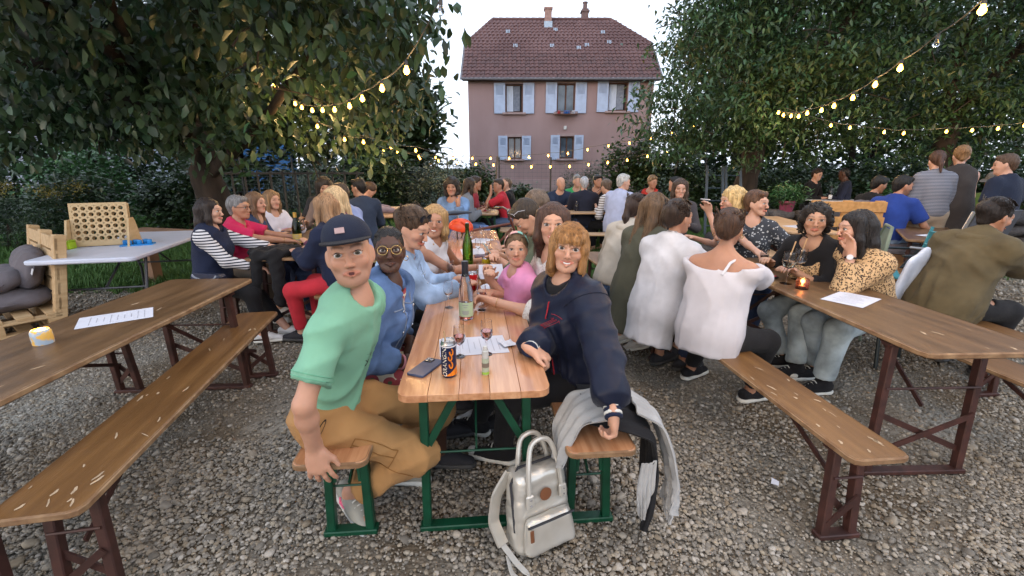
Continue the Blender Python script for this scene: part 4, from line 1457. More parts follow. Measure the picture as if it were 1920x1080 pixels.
        if lod < 3:
            hand(B, WR[q], hd, pn, np.array([-q, 0.0, 0.0]) if abs(hd[0]) < .8 else np.array([0, 1.0, 0]), curl[i], s, spread[i], pinch[i])
        else:
            B.cap(WR[q], WR[q] + hd * .13 * s, .03 * s, .024 * s, k=.01, flat=.7, side=np.cross(hd, pn))
        if lod < 2:
            c = WR[q] + hd * .09
            fine.append((c - .10, c + .10, .0085 if lod else .0052))
        B.cap(HP[q], KN[q], .082 * s * bw, .056 * s, k=.04)
        m = KN[q] + (AN[q] - KN[q]) * .33
        B.cap(KN[q], m, .054 * s, .055 * s, k=.02)
        B.cap(m, AN[q], .055 * s, .036 * s, k=.02)
        B.cap(AN[q] - [0, 0, .03], AN[q] - [0, 0, .055] + FD[q] * .14 * s, .036 * s, .028 * s, k=.02)
    # head
    def hp(x, y, z):
        return Hc + (Hd @ np.array([x, y, z])) * s
    hs = s
    w_ = 1.0 if male else .95
    B.ell(hp(0, -.016, .032), np.array([.071 * w_, .092, .086]) * hs, Hd, k=.03)
    B.cap(hp(0, .03, .0), hp(0, .047, -.07), .060 * w_ * hs, (.044 if male else .034) * hs, k=.035)
    B.ell(hp(0, .070, -.100), np.array([.025 if male else .019, .019, .017]) * hs, Hd, k=.025)
    for q in (-1, 1):
        B.cap(hp(q * .055 * w_, -.0, -.03), hp(q * (.034 if male else .027), .048, -.087), .021 * hs, .016 * hs, k=.03)
        B.ell(hp(q * .039, .060, -.028), np.array([.023, .02, .018]) * hs, Hd, k=.025)
        B.ell(hp(q * .0765 * w_, -.008, -.012), np.array([.0085, .019, .031]) * hs, Hd @ Rz(q * .35), k=.008)
    if lod < 3:
        B.cap(hp(-.036, .079, .021), hp(.036, .079, .021), .013 * hs, .013 * hs, k=.02)
        B.cap(hp(0, .086, .006), hp(0, .108, -.036), .008 * hs, .0105 * hs, k=.012)
        for q in (-1, 1):
            B.ell(hp(q * .011, .098, -.040), np.array([.0078, .010, .0072]) * hs, Hd, k=.007)
            B.ell(hp(q * .032, .099, .001), np.array([.019, .017, .0125]) * hs, Hd, k=.014, op='s')
        if lod < 2:
            sm_ = smile
            wl = .0265 + .006 * max(sm_, 0)
            lift = .006 * max(sm_, 0)
            for q in (-1, 1):
                B.cap(hp(0, .0985, -.061), hp(q * wl, .087, -.064 + lift), .0052 * hs, .0032 * hs, k=.006)
                B.cap(hp(0, .0965, -.0745 - .004 * smile), hp(q * wl, .086, -.067 + lift), .0064 * hs, .0032 * hs, k=.006)
                if smile < 0:
                    B.ell(hp(0, .105, -.0672), np.array([.0145, .016, .0052]) * hs, Hd, k=.002, op='s')
                elif smile > .45:
                    B.cap(hp(0, .104, -.068 - .001 * smile), hp(q * (wl - .006), .094, -.066 + lift), .0068 * hs, .0032 * hs, k=.002, op='s')
                else:
                    B.cap(hp(0, .1075, -.0672), hp(q * wl, .0935, -.0655 + lift), .0042 * hs, .0028 * hs, k=.002, op='s')
                B.cap(hp(q * .013, .092, .0105), hp(q * .046, .083, .0075), .0058 * hs, .005 * hs, k=.006)
                B.cap(hp(q * .016, .089, -.010), hp(q * .045, .081, -.0085), .0045 * hs, .004 * hs, k=.008)
    c = hp(0, .01, 0)
    fine.append((c - .135, c + .135, hf))
    hcol = np.array(hc)
    def paint(V):
        q = ((V - Hc) @ Hd) / s
        x, y, z = q[:, 0], q[:, 1], q[:, 2]
        col = np.tile(skin, (len(V), 1))
        face = (y > .03) & (np.abs(z) < .13) & (np.abs(x) < .08)
        def blend(w, c):
            nonlocal col
            w = np.clip(w, 0, 1)[:, None]
            col = col * (1 - w) + np.array(c) * w
        ck = np.exp(-(((np.abs(x) - .042) / .022) ** 2 + ((z + .03) / .02) ** 2)) * face
        blend(ck * .2, skin * [1.12, .82, .8])
        nk = np.exp(-((x / .014) ** 2 + ((z + .035) / .015) ** 2)) * face * (y > .09)
        blend(nk * .3, skin * [1.1, .8, .78])
        if stubble:
            st = np.clip((-.035 - z) / .02, 0, 1) * np.clip((z + .125) / .02, 0, 1) * (y > -.01) * (np.linalg.norm(q, axis=1) < .15)
            mo = np.exp(-((x / .03) ** 2 + ((z + .05) / .009) ** 2)) * face
            blend(np.maximum(st, mo) * stubble, skin * [.42, .45, .5])
        lz = -.0665 + .006 * max(smile, 0) * np.clip(np.abs(x) / .028, 0, 1)
        lw = np.clip(1.35 - ((x / (.029 + .006 * max(smile, 0))) ** 2 + ((z - lz) / .0098) ** 2), 0, 1) * face * (y > .075)
        lipc = skin * [.84, .62, .62] if male or tone == 'dark' else skin * [.93, .56, .57]
        blend(np.clip(lw * 1.6, 0, 1), lipc)
        bz = .0235 + .005 * np.sin(np.clip((np.abs(x) - .012) / .042, 0, 1) * 2.6)
        bwid = (.0052 if male else .0042) if lod < 2 else .006
        br = np.clip(1.5 - np.abs(z - bz) / bwid, 0, 1) * (np.abs(x) > .011) * (np.abs(x) < .053) * face * (y > .045)
        blend(br * .7, hcol * .5 + skin * .12)
        if lod >= 2:
            ey = np.clip(1.6 - ((np.abs(x) - .032) / .014) ** 2 - (z / .0075) ** 2, 0, 1) * face * (y > .05)
            blend(ey, (.03, .02, .015))
        return col
    V, Q = B.mesh(hb, fine)
    me = mesh_arrays('body', V, Q, True, col=paint(V))
    me.materials.append(SKIN)
    bo = obj('body', me, root)
    if lod:
        md = bo.modifiers.new('lighter', 'DECIMATE'); md.ratio = .42
    # --- eyes and mouth
    if lod < 2:
        g = unit((np.array(gaze, float) - Hc)) if gaze is not None else Hd[:, 1]
        for q in (-1, 1):
            c = hp(q * .032, .0812, .0005)
            M = Hd
            Vs, Fs = [], []
            nu, nv = 18, 15
            dl = unit(M.T @ g)
            dl[0] = np.clip(dl[0], -.55, .55); dl[2] = np.clip(dl[2], -.25, .25)
            dl = unit(dl)
            Fr = frame(dl, (0, 0, 1))
            for i in range(nv + 1):
                a = math.pi * i / nv
                for j in range(nu):
                    b = 2 * math.pi * j / nu
                    v = Fr @ np.array([math.sin(a) * math.cos(b), math.sin(a) * math.sin(b), math.cos(a)])
                    Vs.append(M @ (v * [.0150, .0126, .0100]) * s)
            mi = []
            for i in range(nv):
                for j in range(nu):
                    Fs.append([i * nu + j, (i + 1) * nu + j, (i + 1) * nu + (j + 1) % nu, i * nu + (j + 1) % nu])
                    mi.append(2 if i < 1 else (1 if i < 3 else 0))
            me = mesh_arrays('eye', np.array(Vs), Fs)
            for m in (EYE_W, EYE_I[eyes], LASH):
                me.materials.append(m)
            me.polygons.foreach_set('material_index', mi)
            obj('eye', me, root, c)
            mb = MB()
            pts = [hp(q * xx, yy, zz) for xx, yy, zz in ((.0165, .0885, .0035), (.024, .0925, .0085), (.034, .0925, .0098), (.043, .0875, .0078), (.049, .081, .0045))]
            mb.tube(pts, [.0011 * s, .0019 * s, .0021 * s, .0019 * s, .0012 * s], 6)
            mb.build('eyelashes', LASH, root)
        if smile > .45:
            mb = MB()
            w = .017 + .006 * smile
            xs_ = np.linspace(-w, w, 9)
            Vt = []
            for xx in xs_:
                f = 1 - (xx / w) ** 2
                Vt += [hp(xx, .1012 - .0125 * (xx / w) ** 2, -.0645 + .006 * smile * (1 - f) + .0005), hp(xx, .1002 - .0125 * (xx / w) ** 2, -.0645 + .006 * smile * (1 - f) - .0078 * math.sqrt(max(f, 0)) * smile)]
            mb.raw(Vt, [[2 * i, 2 * i + 1, 2 * i + 3, 2 * i + 2] for i in range(8)])
            mb.build('teeth', TEETH, root)
        elif smile < 0:
            mb = MB()
            w = .0142
            Vt = []
            for xx in np.linspace(-w, w, 9):
                f = 1 - (xx / w) ** 2
                Vt += [hp(xx, .1 - .012 * (xx / w) ** 2, -.066 + .0055 * f), hp(xx, .099 - .012 * (xx / w) ** 2, -.067 - .0065 * f)]
            mb.raw(Vt, [[2 * i, 2 * i + 1, 2 * i + 3, 2 * i + 2] for i in range(8)])
            mb.build('open_mouth', MOUTH, root)
    # --- clothes
    J = dict(P=P, N=N, S=S, EL=EL, WR=WR, HP=HP, KN=KN, AN=AN, FD=FD, su=su, sf=sf, sx=sx, T=T, Hc=Hc, Hd=Hd, hp=hp, s=s, bw=bw, male=male, torso=torso, h=h, hf=hf, lod=lod, root=root, hc=hc, seat=seat)
    if bottom:
        make_bottom(J, **bottom)
    for t_ in (top if isinstance(top, (list, tuple)) else [top]):
        if t_:
            make_top(J, **t_)
    if shoes:
        make_shoes(J, **shoes)
    if hair:
        make_hair(J, hair, hc)
    for e in extras:
        e(J)
    return J

def make_top(J, m, g=.014, sleeve=1.9, hem=.08, scoop=.055, amp=.004, loose=0.0, name='shirt', seed=0.0, vneck=0.0, cuff=None, collar=False, wide=0.0, off=False, open_front=False, hood=False, sl_m=None, blouson=0.0, gather=5.5):
    s, P, N, S, EL, WR, su, sf, sx, T = (J[k] for k in ('s', 'P', 'N', 'S', 'EL', 'WR', 'su', 'sf', 'sx', 'T'))
    F = Field()
    J['torso'](F, g, k=.06)
    if loose:
        F.ell(P + su * .10 * s, ((.15 + loose) * s * J['bw'], (.115 + loose) * s * J['bw'], .20 * s), T, .08)
        F.ell(P + su * .28 * s, ((.155 + loose * .8) * s * J['bw'], (.12 + loose * .7) * s * J['bw'], .17 * s), T, .08)
    if hem > .12:
        F.cap(P + su * .05 * s, P - su * (hem + .06) * s, (.158 + wide) * s * J['bw'] + g, (.165 + wide) * s * J['bw'] + g, k=.07, flat=.78, side=sx)
    F.trim(P - su * hem * s, -su)
    for q in (-1, 1):
        if sleeve > 0:
            e1 = EL[q] if sleeve >= 1 else S[q] + (EL[q] - S[q]) * sleeve
            r0, r1 = .052 * s * J['bw'] + g + loose * .35, .043 * s * J['bw'] + g + loose * .35
            if sleeve < 1:
                r1 = r0 + .004
            F.cap(S[q] - unit(EL[q] - S[q]) * .01, e1, r0, r1, k=.04 if sleeve >= 1 else .02, end=sleeve < 1)
            if sleeve > 1:
                e2 = EL[q] + (WR[q] - EL[q]) * min(sleeve - 1, 1)
                F.cap(EL[q], e2, .043 * s * J['bw'] + g + loose * .35, .031 * s + g + loose * .3 + blouson, k=.03, end=True)
                if blouson:
                    F.ell(EL[q] + (e2 - EL[q]) * .82, (.042 * s + g + blouson,) * 3, None, .03)
    if sleeve == 0:
        for q in (-1, 1):
            F.ell(S[q] + sx * q * .045 * s, (.055 * s, .085 * s, .10 * s), T, .012, 's')
    if off:
        F.ell(N + su * .05 * s, (.26 * s, .21 * s, .15 * s), T, .015, 's')
    else:
        F.ell(N + su * .055 * s + sf * .035 * s, (.066 * s + scoop * .25, .075 * s + scoop * .3, .03 * s + scoop), T, .012, 's')
    if vneck:
        a = N + su * .06 * s + sf * .10 * s
        b = N - su * vneck * s + sf * .15 * s
        F.cap(a, b, .065 * s, .006, k=.012, op='s')
    if open_front:
        F.cap(N + su * .05 * s + sf * .13 * s, P - su * .1 * s + sf * .19 * s, .045, .075, k=.012, op='s')
    if amp:
        f0 = folds(amp * (.6 if loose > .02 else 1), 20, seed + P[2] * 7 + len(J['root'].name))
        sd_ = seed + float(J['root'].location[0]) * 5
        def drape(x, y, z):
            d = f0(x, y, z)
            if loose > .02:
                vx, vy, vz = x - P[0], y - P[1], z - P[2]
                th = np.arctan2(vx * sx[0] + vy * sx[1] + vz * sx[2], vx * sf[0] + vy * sf[1] + vz * sf[2])
                up = vx * su[0] + vy * su[1] + vz * su[2]
                w = np.clip((.42 - up) / .35, .15, 1)
                ph = gather * th + 1.9 * np.sin(3 * th + sd_) + 1.5 * np.sin(6 * up + 2 * th + sd_)
                d = d - amp * .9 * w * (.35 + .65 * np.sin(1.7 * th + 5 * up + sd_) ** 2) * ((1 - np.abs(np.sin(ph))) ** 1.5 - .35)
            return d
        F.noise = drape
    o = field_obj(name, F, J['h'], m, J['root'])
    if collar:
        C = Field()
        c0 = N + su * .035 * s - sf * .005
        for k in range(14):
            a0, a1 = (math.pi * 2 * k / 14 + .25, math.pi * 2 * (k + 1) / 14 + .25)
            if math.sin(a0) > .9 and math.sin(a1) > .7:
                continue
            p0 = c0 + (sx * math.cos(a0) * .072 + sf * math.sin(a0) * .078) * s - su * .03 * max(0, math.sin(a0)) * s
            p1 = c0 + (sx * math.cos(a1) * .072 + sf * math.sin(a1) * .078) * s - su * .03 * max(0, math.sin(a1)) * s
            C.cap(p0, p1, .02 * s, .02 * s, k=.02)
        field_obj('collar', C, J['h'] * .8, m, J['root'])
    if hood:
        C = Field()
        c0 = N + su * .01 * s
        for k in range(10):
            a0, a1 = R(170 + 20 * k), R(170 + 20 * (k + 1))
            f = lambda a: c0 + (sx * math.cos(a) * .095 + sf * math.sin(a) * .085) * s - su * .04 * max(0, -math.sin(a)) * s
            C.cap(f(a0), f(a1), .04 * s, .04 * s, k=.03)
        C.noise = folds(.004, 30, 2)
        field_obj('hood', C, J['h'], m, J['root'])
    if cuff:
        for q in (-1, 1):
            d = unit(WR[q] - EL[q])
            e2 = EL[q] + (WR[q] - EL[q]) * min(max(sleeve - 1, 0), 1)
            n_ = len(cuff)
            Lc = .052
            for i, cm in enumerate(cuff):
                C = Field()
                C.cap(e2 + d * .02 + d * Lc * i / n_, e2 + d * .02 + d * Lc * (i + 1) / n_ - d * .0005, .037 * s, .0365 * s, k=.001, end=True, start=True)
                field_obj('cuff', C, .0045 if J['lod'] < 2 else .01, cm, J['root'])
    return o

def make_bottom(J, m, g=.012, length=1.0, amp=.004, name='trousers', seed=1.0, skirt=False, waist=.1, wide=0.0):
    s, P, su, sf, sx, T, HP, KN, AN = (J[k] for k in ('s', 'P', 'su', 'sf', 'sx', 'T', 'HP', 'KN', 'AN'))
    F = Field()
    F.ell(P, (.165 * s * J['bw'] + g, .118 * s * J['bw'] + g, .125 * s + g), T, .05)
    if waist > .1:
        F.ell(P + su * .12 * s, (.14 * s * J['bw'] + g, .105 * s * J['bw'] + g, .12 * s + g), T, .05)
    for q in (-1, 1):
        if length >= 1:
            F.cap(HP[q], KN[q], .086 * s * J['bw'] + g, .060 * s + g + wide * .5, k=.05)
            e = KN[q] + (AN[q] - KN[q]) * min(length - .0, 2.0) if length < 1 else KN[q] + (AN[q] - KN[q]) * min(1, length - 1 + .0001 if length > 1 else 0.0001)
            if length > 1:
                F.cap(KN[q], e, .060 * s + g + wide * .6, .043 * s + g + wide, k=.04, end=True)
        else:
            F.cap(HP[q], HP[q] + (KN[q] - HP[q]) * length, .086 * s * J['bw'] + g, .072 * s + g + wide, k=.05, end=True)
    if skirt:
        F.cap((HP[-1] + HP[1]) / 2, (KN[-1] + KN[1]) / 2 * .9 + P * .1, .12 * s + g, .11 * s + g, k=.08, flat=.8, side=sx, end=True)
    F.cap(P + su * waist * s, P + su * (waist + .6) * s, .24 * s * J['bw'], .24 * s * J['bw'], k=.002, op='s', start=True)
    F.noise = folds(amp, 18, seed + P[0] * 3 + len(J['root'].name)) if amp else None
    field_obj(name, F, J['h'], m, J['root'])

def make_shoes(J, m, sole, high=False, g=0.0, toe=None):
    s = J['s']
    for q in (-1, 1):
        A, d = J['AN'][q], J['FD'][q]
        sd = unit(np.cross(d, [0, 0, 1.0]))
        up = unit(np.cross(sd, d))
        o = A - up * .085 * s
        F = Field()
        M = np.stack([sd, d, up], 1)
        F.cap(o - d * .045 * s + up * .055 * s, o + d * .07 * s + up * .05 * s, .042 * s, .04 * s, k=.03)
        F.cap(o + d * .05 * s + up * .045 * s, o + d * .165 * s + up * .032 * s, .043 * s, .034 * s, k=.03, flat=.8, side=sd)
        if high:
            F.cap(o - d * .01 * s + up * .06 * s, o - d * .005 + up * .135 * s, .047 * s, .048 * s, k=.03, end=True)
        F.ell(A + up * .03, (.036 * s, .042 * s, .05), M, .01, 's') if not high else None
        F.cut(o + up * .02 * s, -up)
        sh_o = field_obj('shoe', F, min(J['h'], .011 if J['lod'] < 2 else .02), m, J['root'])
        S2 = Field()
        S2.cap(o - d * .045 * s + up * .02 * s, o + d * .165 * s + up * .014 * s, .046 * s, .042 * s, k=.01, flat=1.0)
        S2.cut(o + up * .028 * s, up)
        S2.cut(o, -up)
        field_obj('sole', S2, min(J['h'], .0095 if J['lod'] < 2 else .02), sole, sh_o or J['root'])
        if high and J['lod'] < 2:
            S3 = Field()
            S3.ell(o + d * .175 * s + up * .036 * s, (.036 * s, .038 * s, .024 * s), M, .01)
            field_obj('toe_cap', S3, .009, sole, sh_o)
        if J['lod'] < 2:
            for i in range(4):
                a = o + d * (.06 + .022 * i) * s + up * (.098 - .012 * i) * s
                MB().tube([a - sd * .022 * s - up * .006, a + up * .003, a + sd * .022 * s - up * .006], .0035, 6).build('lace', sole, sh_o)

def strands(J, n, path_fn, rad, m, seed=0):
    """separate locks lying over the mass of the hair"""
    r = np.random.default_rng(seed)
    mb = MB()
    for i in range(n):
        p = path_fn(r)
        k = len(p)
        rr = rad * r.uniform(.6, 1.3)
        mb.tube(p, [rr * (.5 + .9 * math.sin(math.pi * (j + .4) / k)) for j in range(k)], 5)
    return mb

def make_hair(J, style, hc):
    hp, Hd, s, lod = J['hp'], J['Hd'], J['s'], J['lod']
    m = hair_mat(hc)
    F = Field()
    N, su, sf, sx = J['N'], J['su'], J['sf'], J['sx']
    t = {'short': .006, 'buzz': -.001, 'curly': .02, 'braids': .003}.get(style, .009)
    F.ell(hp(0, -.02, .036), (np.array([.073, .094, .088]) + t) * s, Hd, .02)
    face = True
    tp = m
    if style in ('short', 'buzz'):
        F.cap(hp(0, -.06, .0), hp(0, -.062, -.045), .055 * s, .045 * s, k=.03)
        if style == 'short':
            F.cap(hp(-.035, .058, .088), hp(.04, .056, .088), .02 * s, .02 * s, k=.03)
            for q in (-1, 1):
                F.cap(hp(q * .073, .012, .02), hp(q * .075, .008, -.018), .010 * s, .006 * s, k=.012)
    elif style == 'bob':
        for q in (-1, 1):
            F.cap(hp(q * .055, .03, .07), hp(q * .068, .042, .0), .027 * s, .020 * s, k=.03)
            F.cap(hp(q * .068, .042, .0), hp(q * .07, .046, -.10), .020 * s, .013 * s, k=.03)
            F.cap(hp(q * .066, -.01, .03), hp(q * .072, .01, -.11), .030 * s, .021 * s, k=.03)
            F.cap(hp(q * .05, -.07, .02), hp(q * .058, -.06, -.12), .045 * s, .034 * s, k=.03)
    elif style in ('long', 'wavy', 'straight'):
        dn = np.array([0, 0, -1.0])
        for q in (-1, 1):
            a = hp(q * .066, .02, .06); b = hp(q * .082, .015, -.07)
            F.cap(a, b, .032 * s, .026 * s, k=.03)
            e = J['S'][q] * .55 + N * .45 + sf * .05 * s + su * .02
            F.cap(b, e, .027 * s, .026 * s, k=.03)
            if style != 'wavy':
                F.cap(e, e + dn * .13 * s + sf * .04, .027 * s, .015 * s, k=.03)
            F.cap(hp(q * .045, -.075, .02), hp(q * .05, -.085, -.1), .045 * s, .04 * s, k=.03)
            F.cap(hp(q * .05, -.085, -.1), N - sf * .1 * s + sx * q * .055 * s - su * (.12 if style != 'wavy' else 0.0) * s, .042 * s, .03 * s, k=.03)
    elif style == 'curlshort':
        for q in (-1, 1):
            F.cap(hp(q * .06, .03, .075), hp(q * .078, .0, .0), .026 * s, .028 * s, k=.03)
            F.cap(hp(q * .078, .0, .0), hp(q * .078, -.02, -.06), .028 * s, .02 * s, k=.03)
        F.cap(hp(0, -.08, .03), hp(0, -.085, -.06), .06 * s, .045 * s, k=.03)
        F.ell(hp(.05, -.09, .02), np.array([.05, .045, .06]) * s, Hd, .03)
    elif style == 'bun':
        F.ell(hp(0, -.105, .035), np.array([.048, .042, .046]) * s, Hd, .015)
        F.cap(hp(0, -.06, .0), hp(0, -.066, -.05), .05 * s, .035 * s, k=.03)
    elif style == 'updo':
        F.ell(hp(0, -.088, .0), np.array([.058, .05, .068]) * s, Hd, .03)
        F.ell(hp(.02, -.095, .05), np.array([.045, .04, .045]) * s, Hd, .02)
    elif style == 'pony':
        F.cap(hp(0, -.06, .0), hp(0, -.066, -.05), .05 * s, .035 * s, k=.03)
        F.ell(hp(0, -.108, .03), np.array([.03, .028, .03]) * s, Hd, .02)
        F.cap(hp(0, -.118, .02), hp(0, -.135, -.08), .026 * s, .028 * s, k=.02)
        F.cap(hp(0, -.135, -.08), hp(.01, -.13, -.19), .028 * s, .010 * s, k=.02)
    elif style == 'curly':
        r = np.random.default_rng(5)
        for i in range(90 if lod < 3 else 30):
            v = r.normal(size=3); v /= np.linalg.norm(v)
            if v[1] > .45 and v[2] < .55:
                continue
            p = hp(v[0] * .095, v[1] * .11 - .02, v[2] * .115 + .015 - (.03 if v[2] < 0 else 0))
            F.ell(p, np.full(3, r.uniform(.016, .027)) * s, None, .008)
        for q in (-1, 1):
            F.cap(hp(q * .08, -.01, .03), hp(q * .085, -.01, -.1), .035 * s, .03 * s, k=.03)
        F.cap(hp(0, -.08, .0), hp(0, -.08, -.11), .06 * s, .05 * s, k=.03)
    elif style == 'braids':
        F.cap(hp(0, -.06, .0), hp(0, -.066, -.04), .05 * s, .035 * s, k=.03)
        for i in range(7):
            a = R(-60 + 20 * i)
            F.cap(hp(math.sin(a) * .07, .03, .095 - .02 * abs(math.sin(a))), hp(math.sin(a) * .05, -.09, .09), .009 * s, .011 * s, k=.004)
        F.ell(hp(0, -.105, .075), np.array([.04, .035, .035]) * s, Hd, .01)
    # face, ears
    if style == 'bob':
        F.ell(hp(0, .105, -.048), np.array([.0585, .082, .09]) * s, Hd, .012, 's')
    elif style in ('short', 'buzz', 'bun', 'updo', 'pony', 'braids'):
        fz = .03 if style != 'braids' else .045
        F.ell(hp(0, .098, -.045 + fz * .6), np.array([.069, .072, .088]) * s, Hd, .014, 's')
        for q in (-1, 1):
            F.ell(hp(q * .082, .018, -.035), np.array([.03, .042, .04]) * s, Hd, .012, 's')
    elif style == 'curly':
        F.ell(hp(0, .115, -.045), np.array([.07, .08, .095]) * s, Hd, .015, 's')
    else:
        F.ell(hp(0, .105, -.035), np.array([.064, .075, .098]) * s, Hd, .014, 's')
    if style == 'bob':
        F.cap(hp(-.045, .073, .055), hp(.045, .073, .055), .024 * s, .024 * s, k=.015)
        F.cap(hp(-.042, .088, .036), hp(.042, .088, .036), .011 * s, .011 * s, k=.02)
    amp = .003 if lod < 3 else 0
    if amp:
        c = hp(0, 0, 0)
        def nz(x, y, z):
            th = np.arctan2(x - c[0], -(y - c[1]) + 1e-6)
            return amp * (np.sin(th * 13 + 9 * z) + .6 * np.sin(th * 29 - 14 * z)) * .6
        F.noise = nz
    ho = field_obj('hair', F, max(J['hf'] * 1.1, .0055), m, J['root'])
    # locks
    if lod < 2 and ho:
        r = np.random.default_rng(9)
        mb = MB()
        def lock(pts, rad):
            mb.tube(pts, [rad * .4, rad, rad, rad * .35][:len(pts)], 5)
        nl = 620 if lod == 0 else 230
        base = .0014 if lod == 0 else .0022
        def smooth(pts, n=7):
            P_ = np.array(pts); t_ = np.linspace(0, len(P_) - 1, n)
            q_ = np.stack([np.interp(t_, range(len(P_)), P_[:, k]) for k in range(3)], 1)
            q_[1:-1] = (q_[:-2] + 2 * q_[1:-1] + q_[2:]) / 4
            return q_
        def lock(pts, rad):
            q_ = smooth(pts)
            mb.tube(q_, [rad * .5] + [rad] * (len(q_) - 3) + [rad * .7, rad * .25], 4, caps=False)
        for i in range(nl):
            a = r.uniform(-math.pi, math.pi)
            sa, ca = math.sin(a), math.cos(a)
            rad = base * r.uniform(.6, 1.5) * s
            if style in ('bob', 'long', 'wavy', 'straight'):
                if ca > .35 and style != 'bob':
                    continue
                lift = r.normal(.0015, .0015)
                top_ = hp(sa * .02 + r.normal(0, .004), -.02 + ca * .03, .129 + lift * .5)
                m1 = hp(sa * (.077 + lift), -.02 + ca * (.092 + lift), .09)
                if ca > .45:
                    if style == 'bob':
                        lock([top_, hp(sa * .05, .07, .108), hp(sa * .055 + r.normal(0, .004), .098, .062), hp(sa * .054 + r.normal(0, .005), .102, .022 + r.normal(0, .007))], rad)
                    continue
                m2 = hp(sa * (.092 + lift), -.02 + ca * (.108 + lift) + .012, -.03)
                if style == 'bob':
                    e = hp(sa * (.092 + r.normal(0, .004)), -.01 + ca * .10 + .02 + r.normal(0, .004), -.122 + r.normal(0, .01))
                else:
                    e = hp(sa * (.105 + r.normal(0, .006)), -.02 + ca * .115, -.14 + r.normal(0, .03))
                lock([top_, m1, m2, e], rad)
            elif style in ('short',) and False:
                b = hp(sa * .05, -.02 + ca * .06, .125)
                e = hp(sa * .086, -.02 + ca * .1, .07 + r.normal(0, .01))
                if ca > .5:
                    e = hp(sa * .06 + .01, .08, .078 + r.normal(0, .004))
                lock([b, (b + e) / 2 + Hd[:, 2] * .012, e], rad)
            elif style in ('bun', 'updo', 'pony'):
                b = hp(sa * .084, -.01 + ca * .09, .055 + r.normal(0, .015))
                e = hp(sa * .02, -.105, .045)
                mid = hp(sa * .085, -.055 + ca * .05, .07 + r.normal(0, .03))
                if ca > .5:
                    b = hp(sa * .07, .062, .088)
                    mid = hp(sa * .06, .0, .132)
                lock([b, mid, e], rad)
            elif style in ('curly', 'curlshort'):
                v = r.normal(size=3); v /= np.linalg.norm(v)
                if v[1] > .35 and v[2] < .5:
                    continue
                c0 = np.array([v[0] * .105, v[1] * .12 - .02, v[2] * .125 + .01])
                pts = [hp(*(c0 + np.array([math.cos(k * 1.3 + i) * .012, math.sin(k * 1.3 + i) * .012, -.008 * k]))) for k in range(6)]
                mb.tube(pts, .0045 * s, 5)
        if mb.V:
            mb.build('lock', m, ho)
# ------------------------------------------------------------------ tables and benches
PINE = mat('varnished_pine', (0.37, 0.165, 0.075), rough=0.22, col2=(0.52, 0.265, 0.135), scale=5, stretch=(9, 0.55, 9), bump=0.08, bscale=30, spec=0.5, detail=8, coat=0.3)
PINE2 = mat('varnished_pine_light', (0.42, 0.20, 0.095), rough=0.22, col2=(0.56, 0.31, 0.165), scale=6, stretch=(8, 0.5, 8), bump=0.08, bscale=30, spec=0.5, detail=8, coat=0.3)
BROWN = mat('brown_varnished_board', (0.09, 0.048, 0.021), rough=0.36, col2=(0.16, 0.088, 0.04), scale=3.2, stretch=(6, 0.6, 6), bump=0.15, bscale=40, detail=9, spec=0.45)
BROWN_L = mat('orange_brown_board', (0.12, 0.056, 0.018), rough=0.38, col2=(0.20, 0.10, 0.034), scale=3.2, stretch=(6, 0.6, 6), bump=0.15, bscale=40, detail=9, spec=0.45)
EDGE = mat('bare_wood_edge', (0.30, 0.19, 0.10), rough=0.7, col2=(0.16, 0.085, 0.04), scale=14, detail=6)
GREEN = mat('green_steel', (0.004, 0.05, 0.024), rough=0.4, var=0.2, scale=12, metal=0.1)
RUST = mat('oxide_red_steel', (0.035, 0.014, 0.011), rough=0.55, col2=(0.068, 0.025, 0.019), scale=14, detail=8)
FLAKE = mat('chipped_varnish', (0.42, 0.31, 0.20), rough=0.8, var=0.2, scale=30)

def under_frame(root, yc, sgn, w, top, lm, style):
    """one folding leg frame; yc along the table, sgn towards its middle"""
    x = w / 2 - 0.055
    zt = top - 0.03
    for q in (-1, 1):
        MB().bar((q * x, yc, 0.0), (q * (x - 0.01), yc + sgn * 0.03, zt), 0.035, 0.04, hint=(0, 1, 0), bev=0.004).build('leg', lm, root)
    MB().box((0, yc - 0.002, 0.012), (2 * x + 0.06, 0.05, 0.024), bev=0.004).build('foot_bar', lm, root)
    if style == 'v':
        for q in (-1, 1):
            MB().bar((q * (x - 0.02), yc + sgn * 0.012, top * 0.56), (q * 0.05, yc + sgn * 0.03, zt - 0.02), 0.03, 0.012, hint=(0, 1, 0)).build('brace', lm, root)
        MB().tube([(-x, yc + sgn * 0.02, top * 0.5), (x, yc + sgn * 0.02, top * 0.5)], 0.005, 6).build('rod', lm, root)
    else:
        for q in (-1, 1):
            MB().bar((q * (x - 0.005), yc + 0.012 * q, top * 0.17), (-q * (x - 0.005), yc + 0.012 * q, top * 0.46), 0.028, 0.008, hint=(0, 1, 0)).build('brace', lm, root)
        MB().tube([(-x, yc, top * 0.66), (x, yc, top * 0.66)], 0.006, 6).build('rod', lm, root)
    MB().bar((0, yc + sgn * 0.03, top * 0.5), (0, yc + sgn * 0.42, zt - 0.012), 0.022, 0.008, hint=(1, 0, 0)).build('stay', lm, root)
    MB().box((0, yc + sgn * 0.03, zt + 0.008), (w - 0.06, 0.05, 0.016)).build('cross_bar', lm, root)

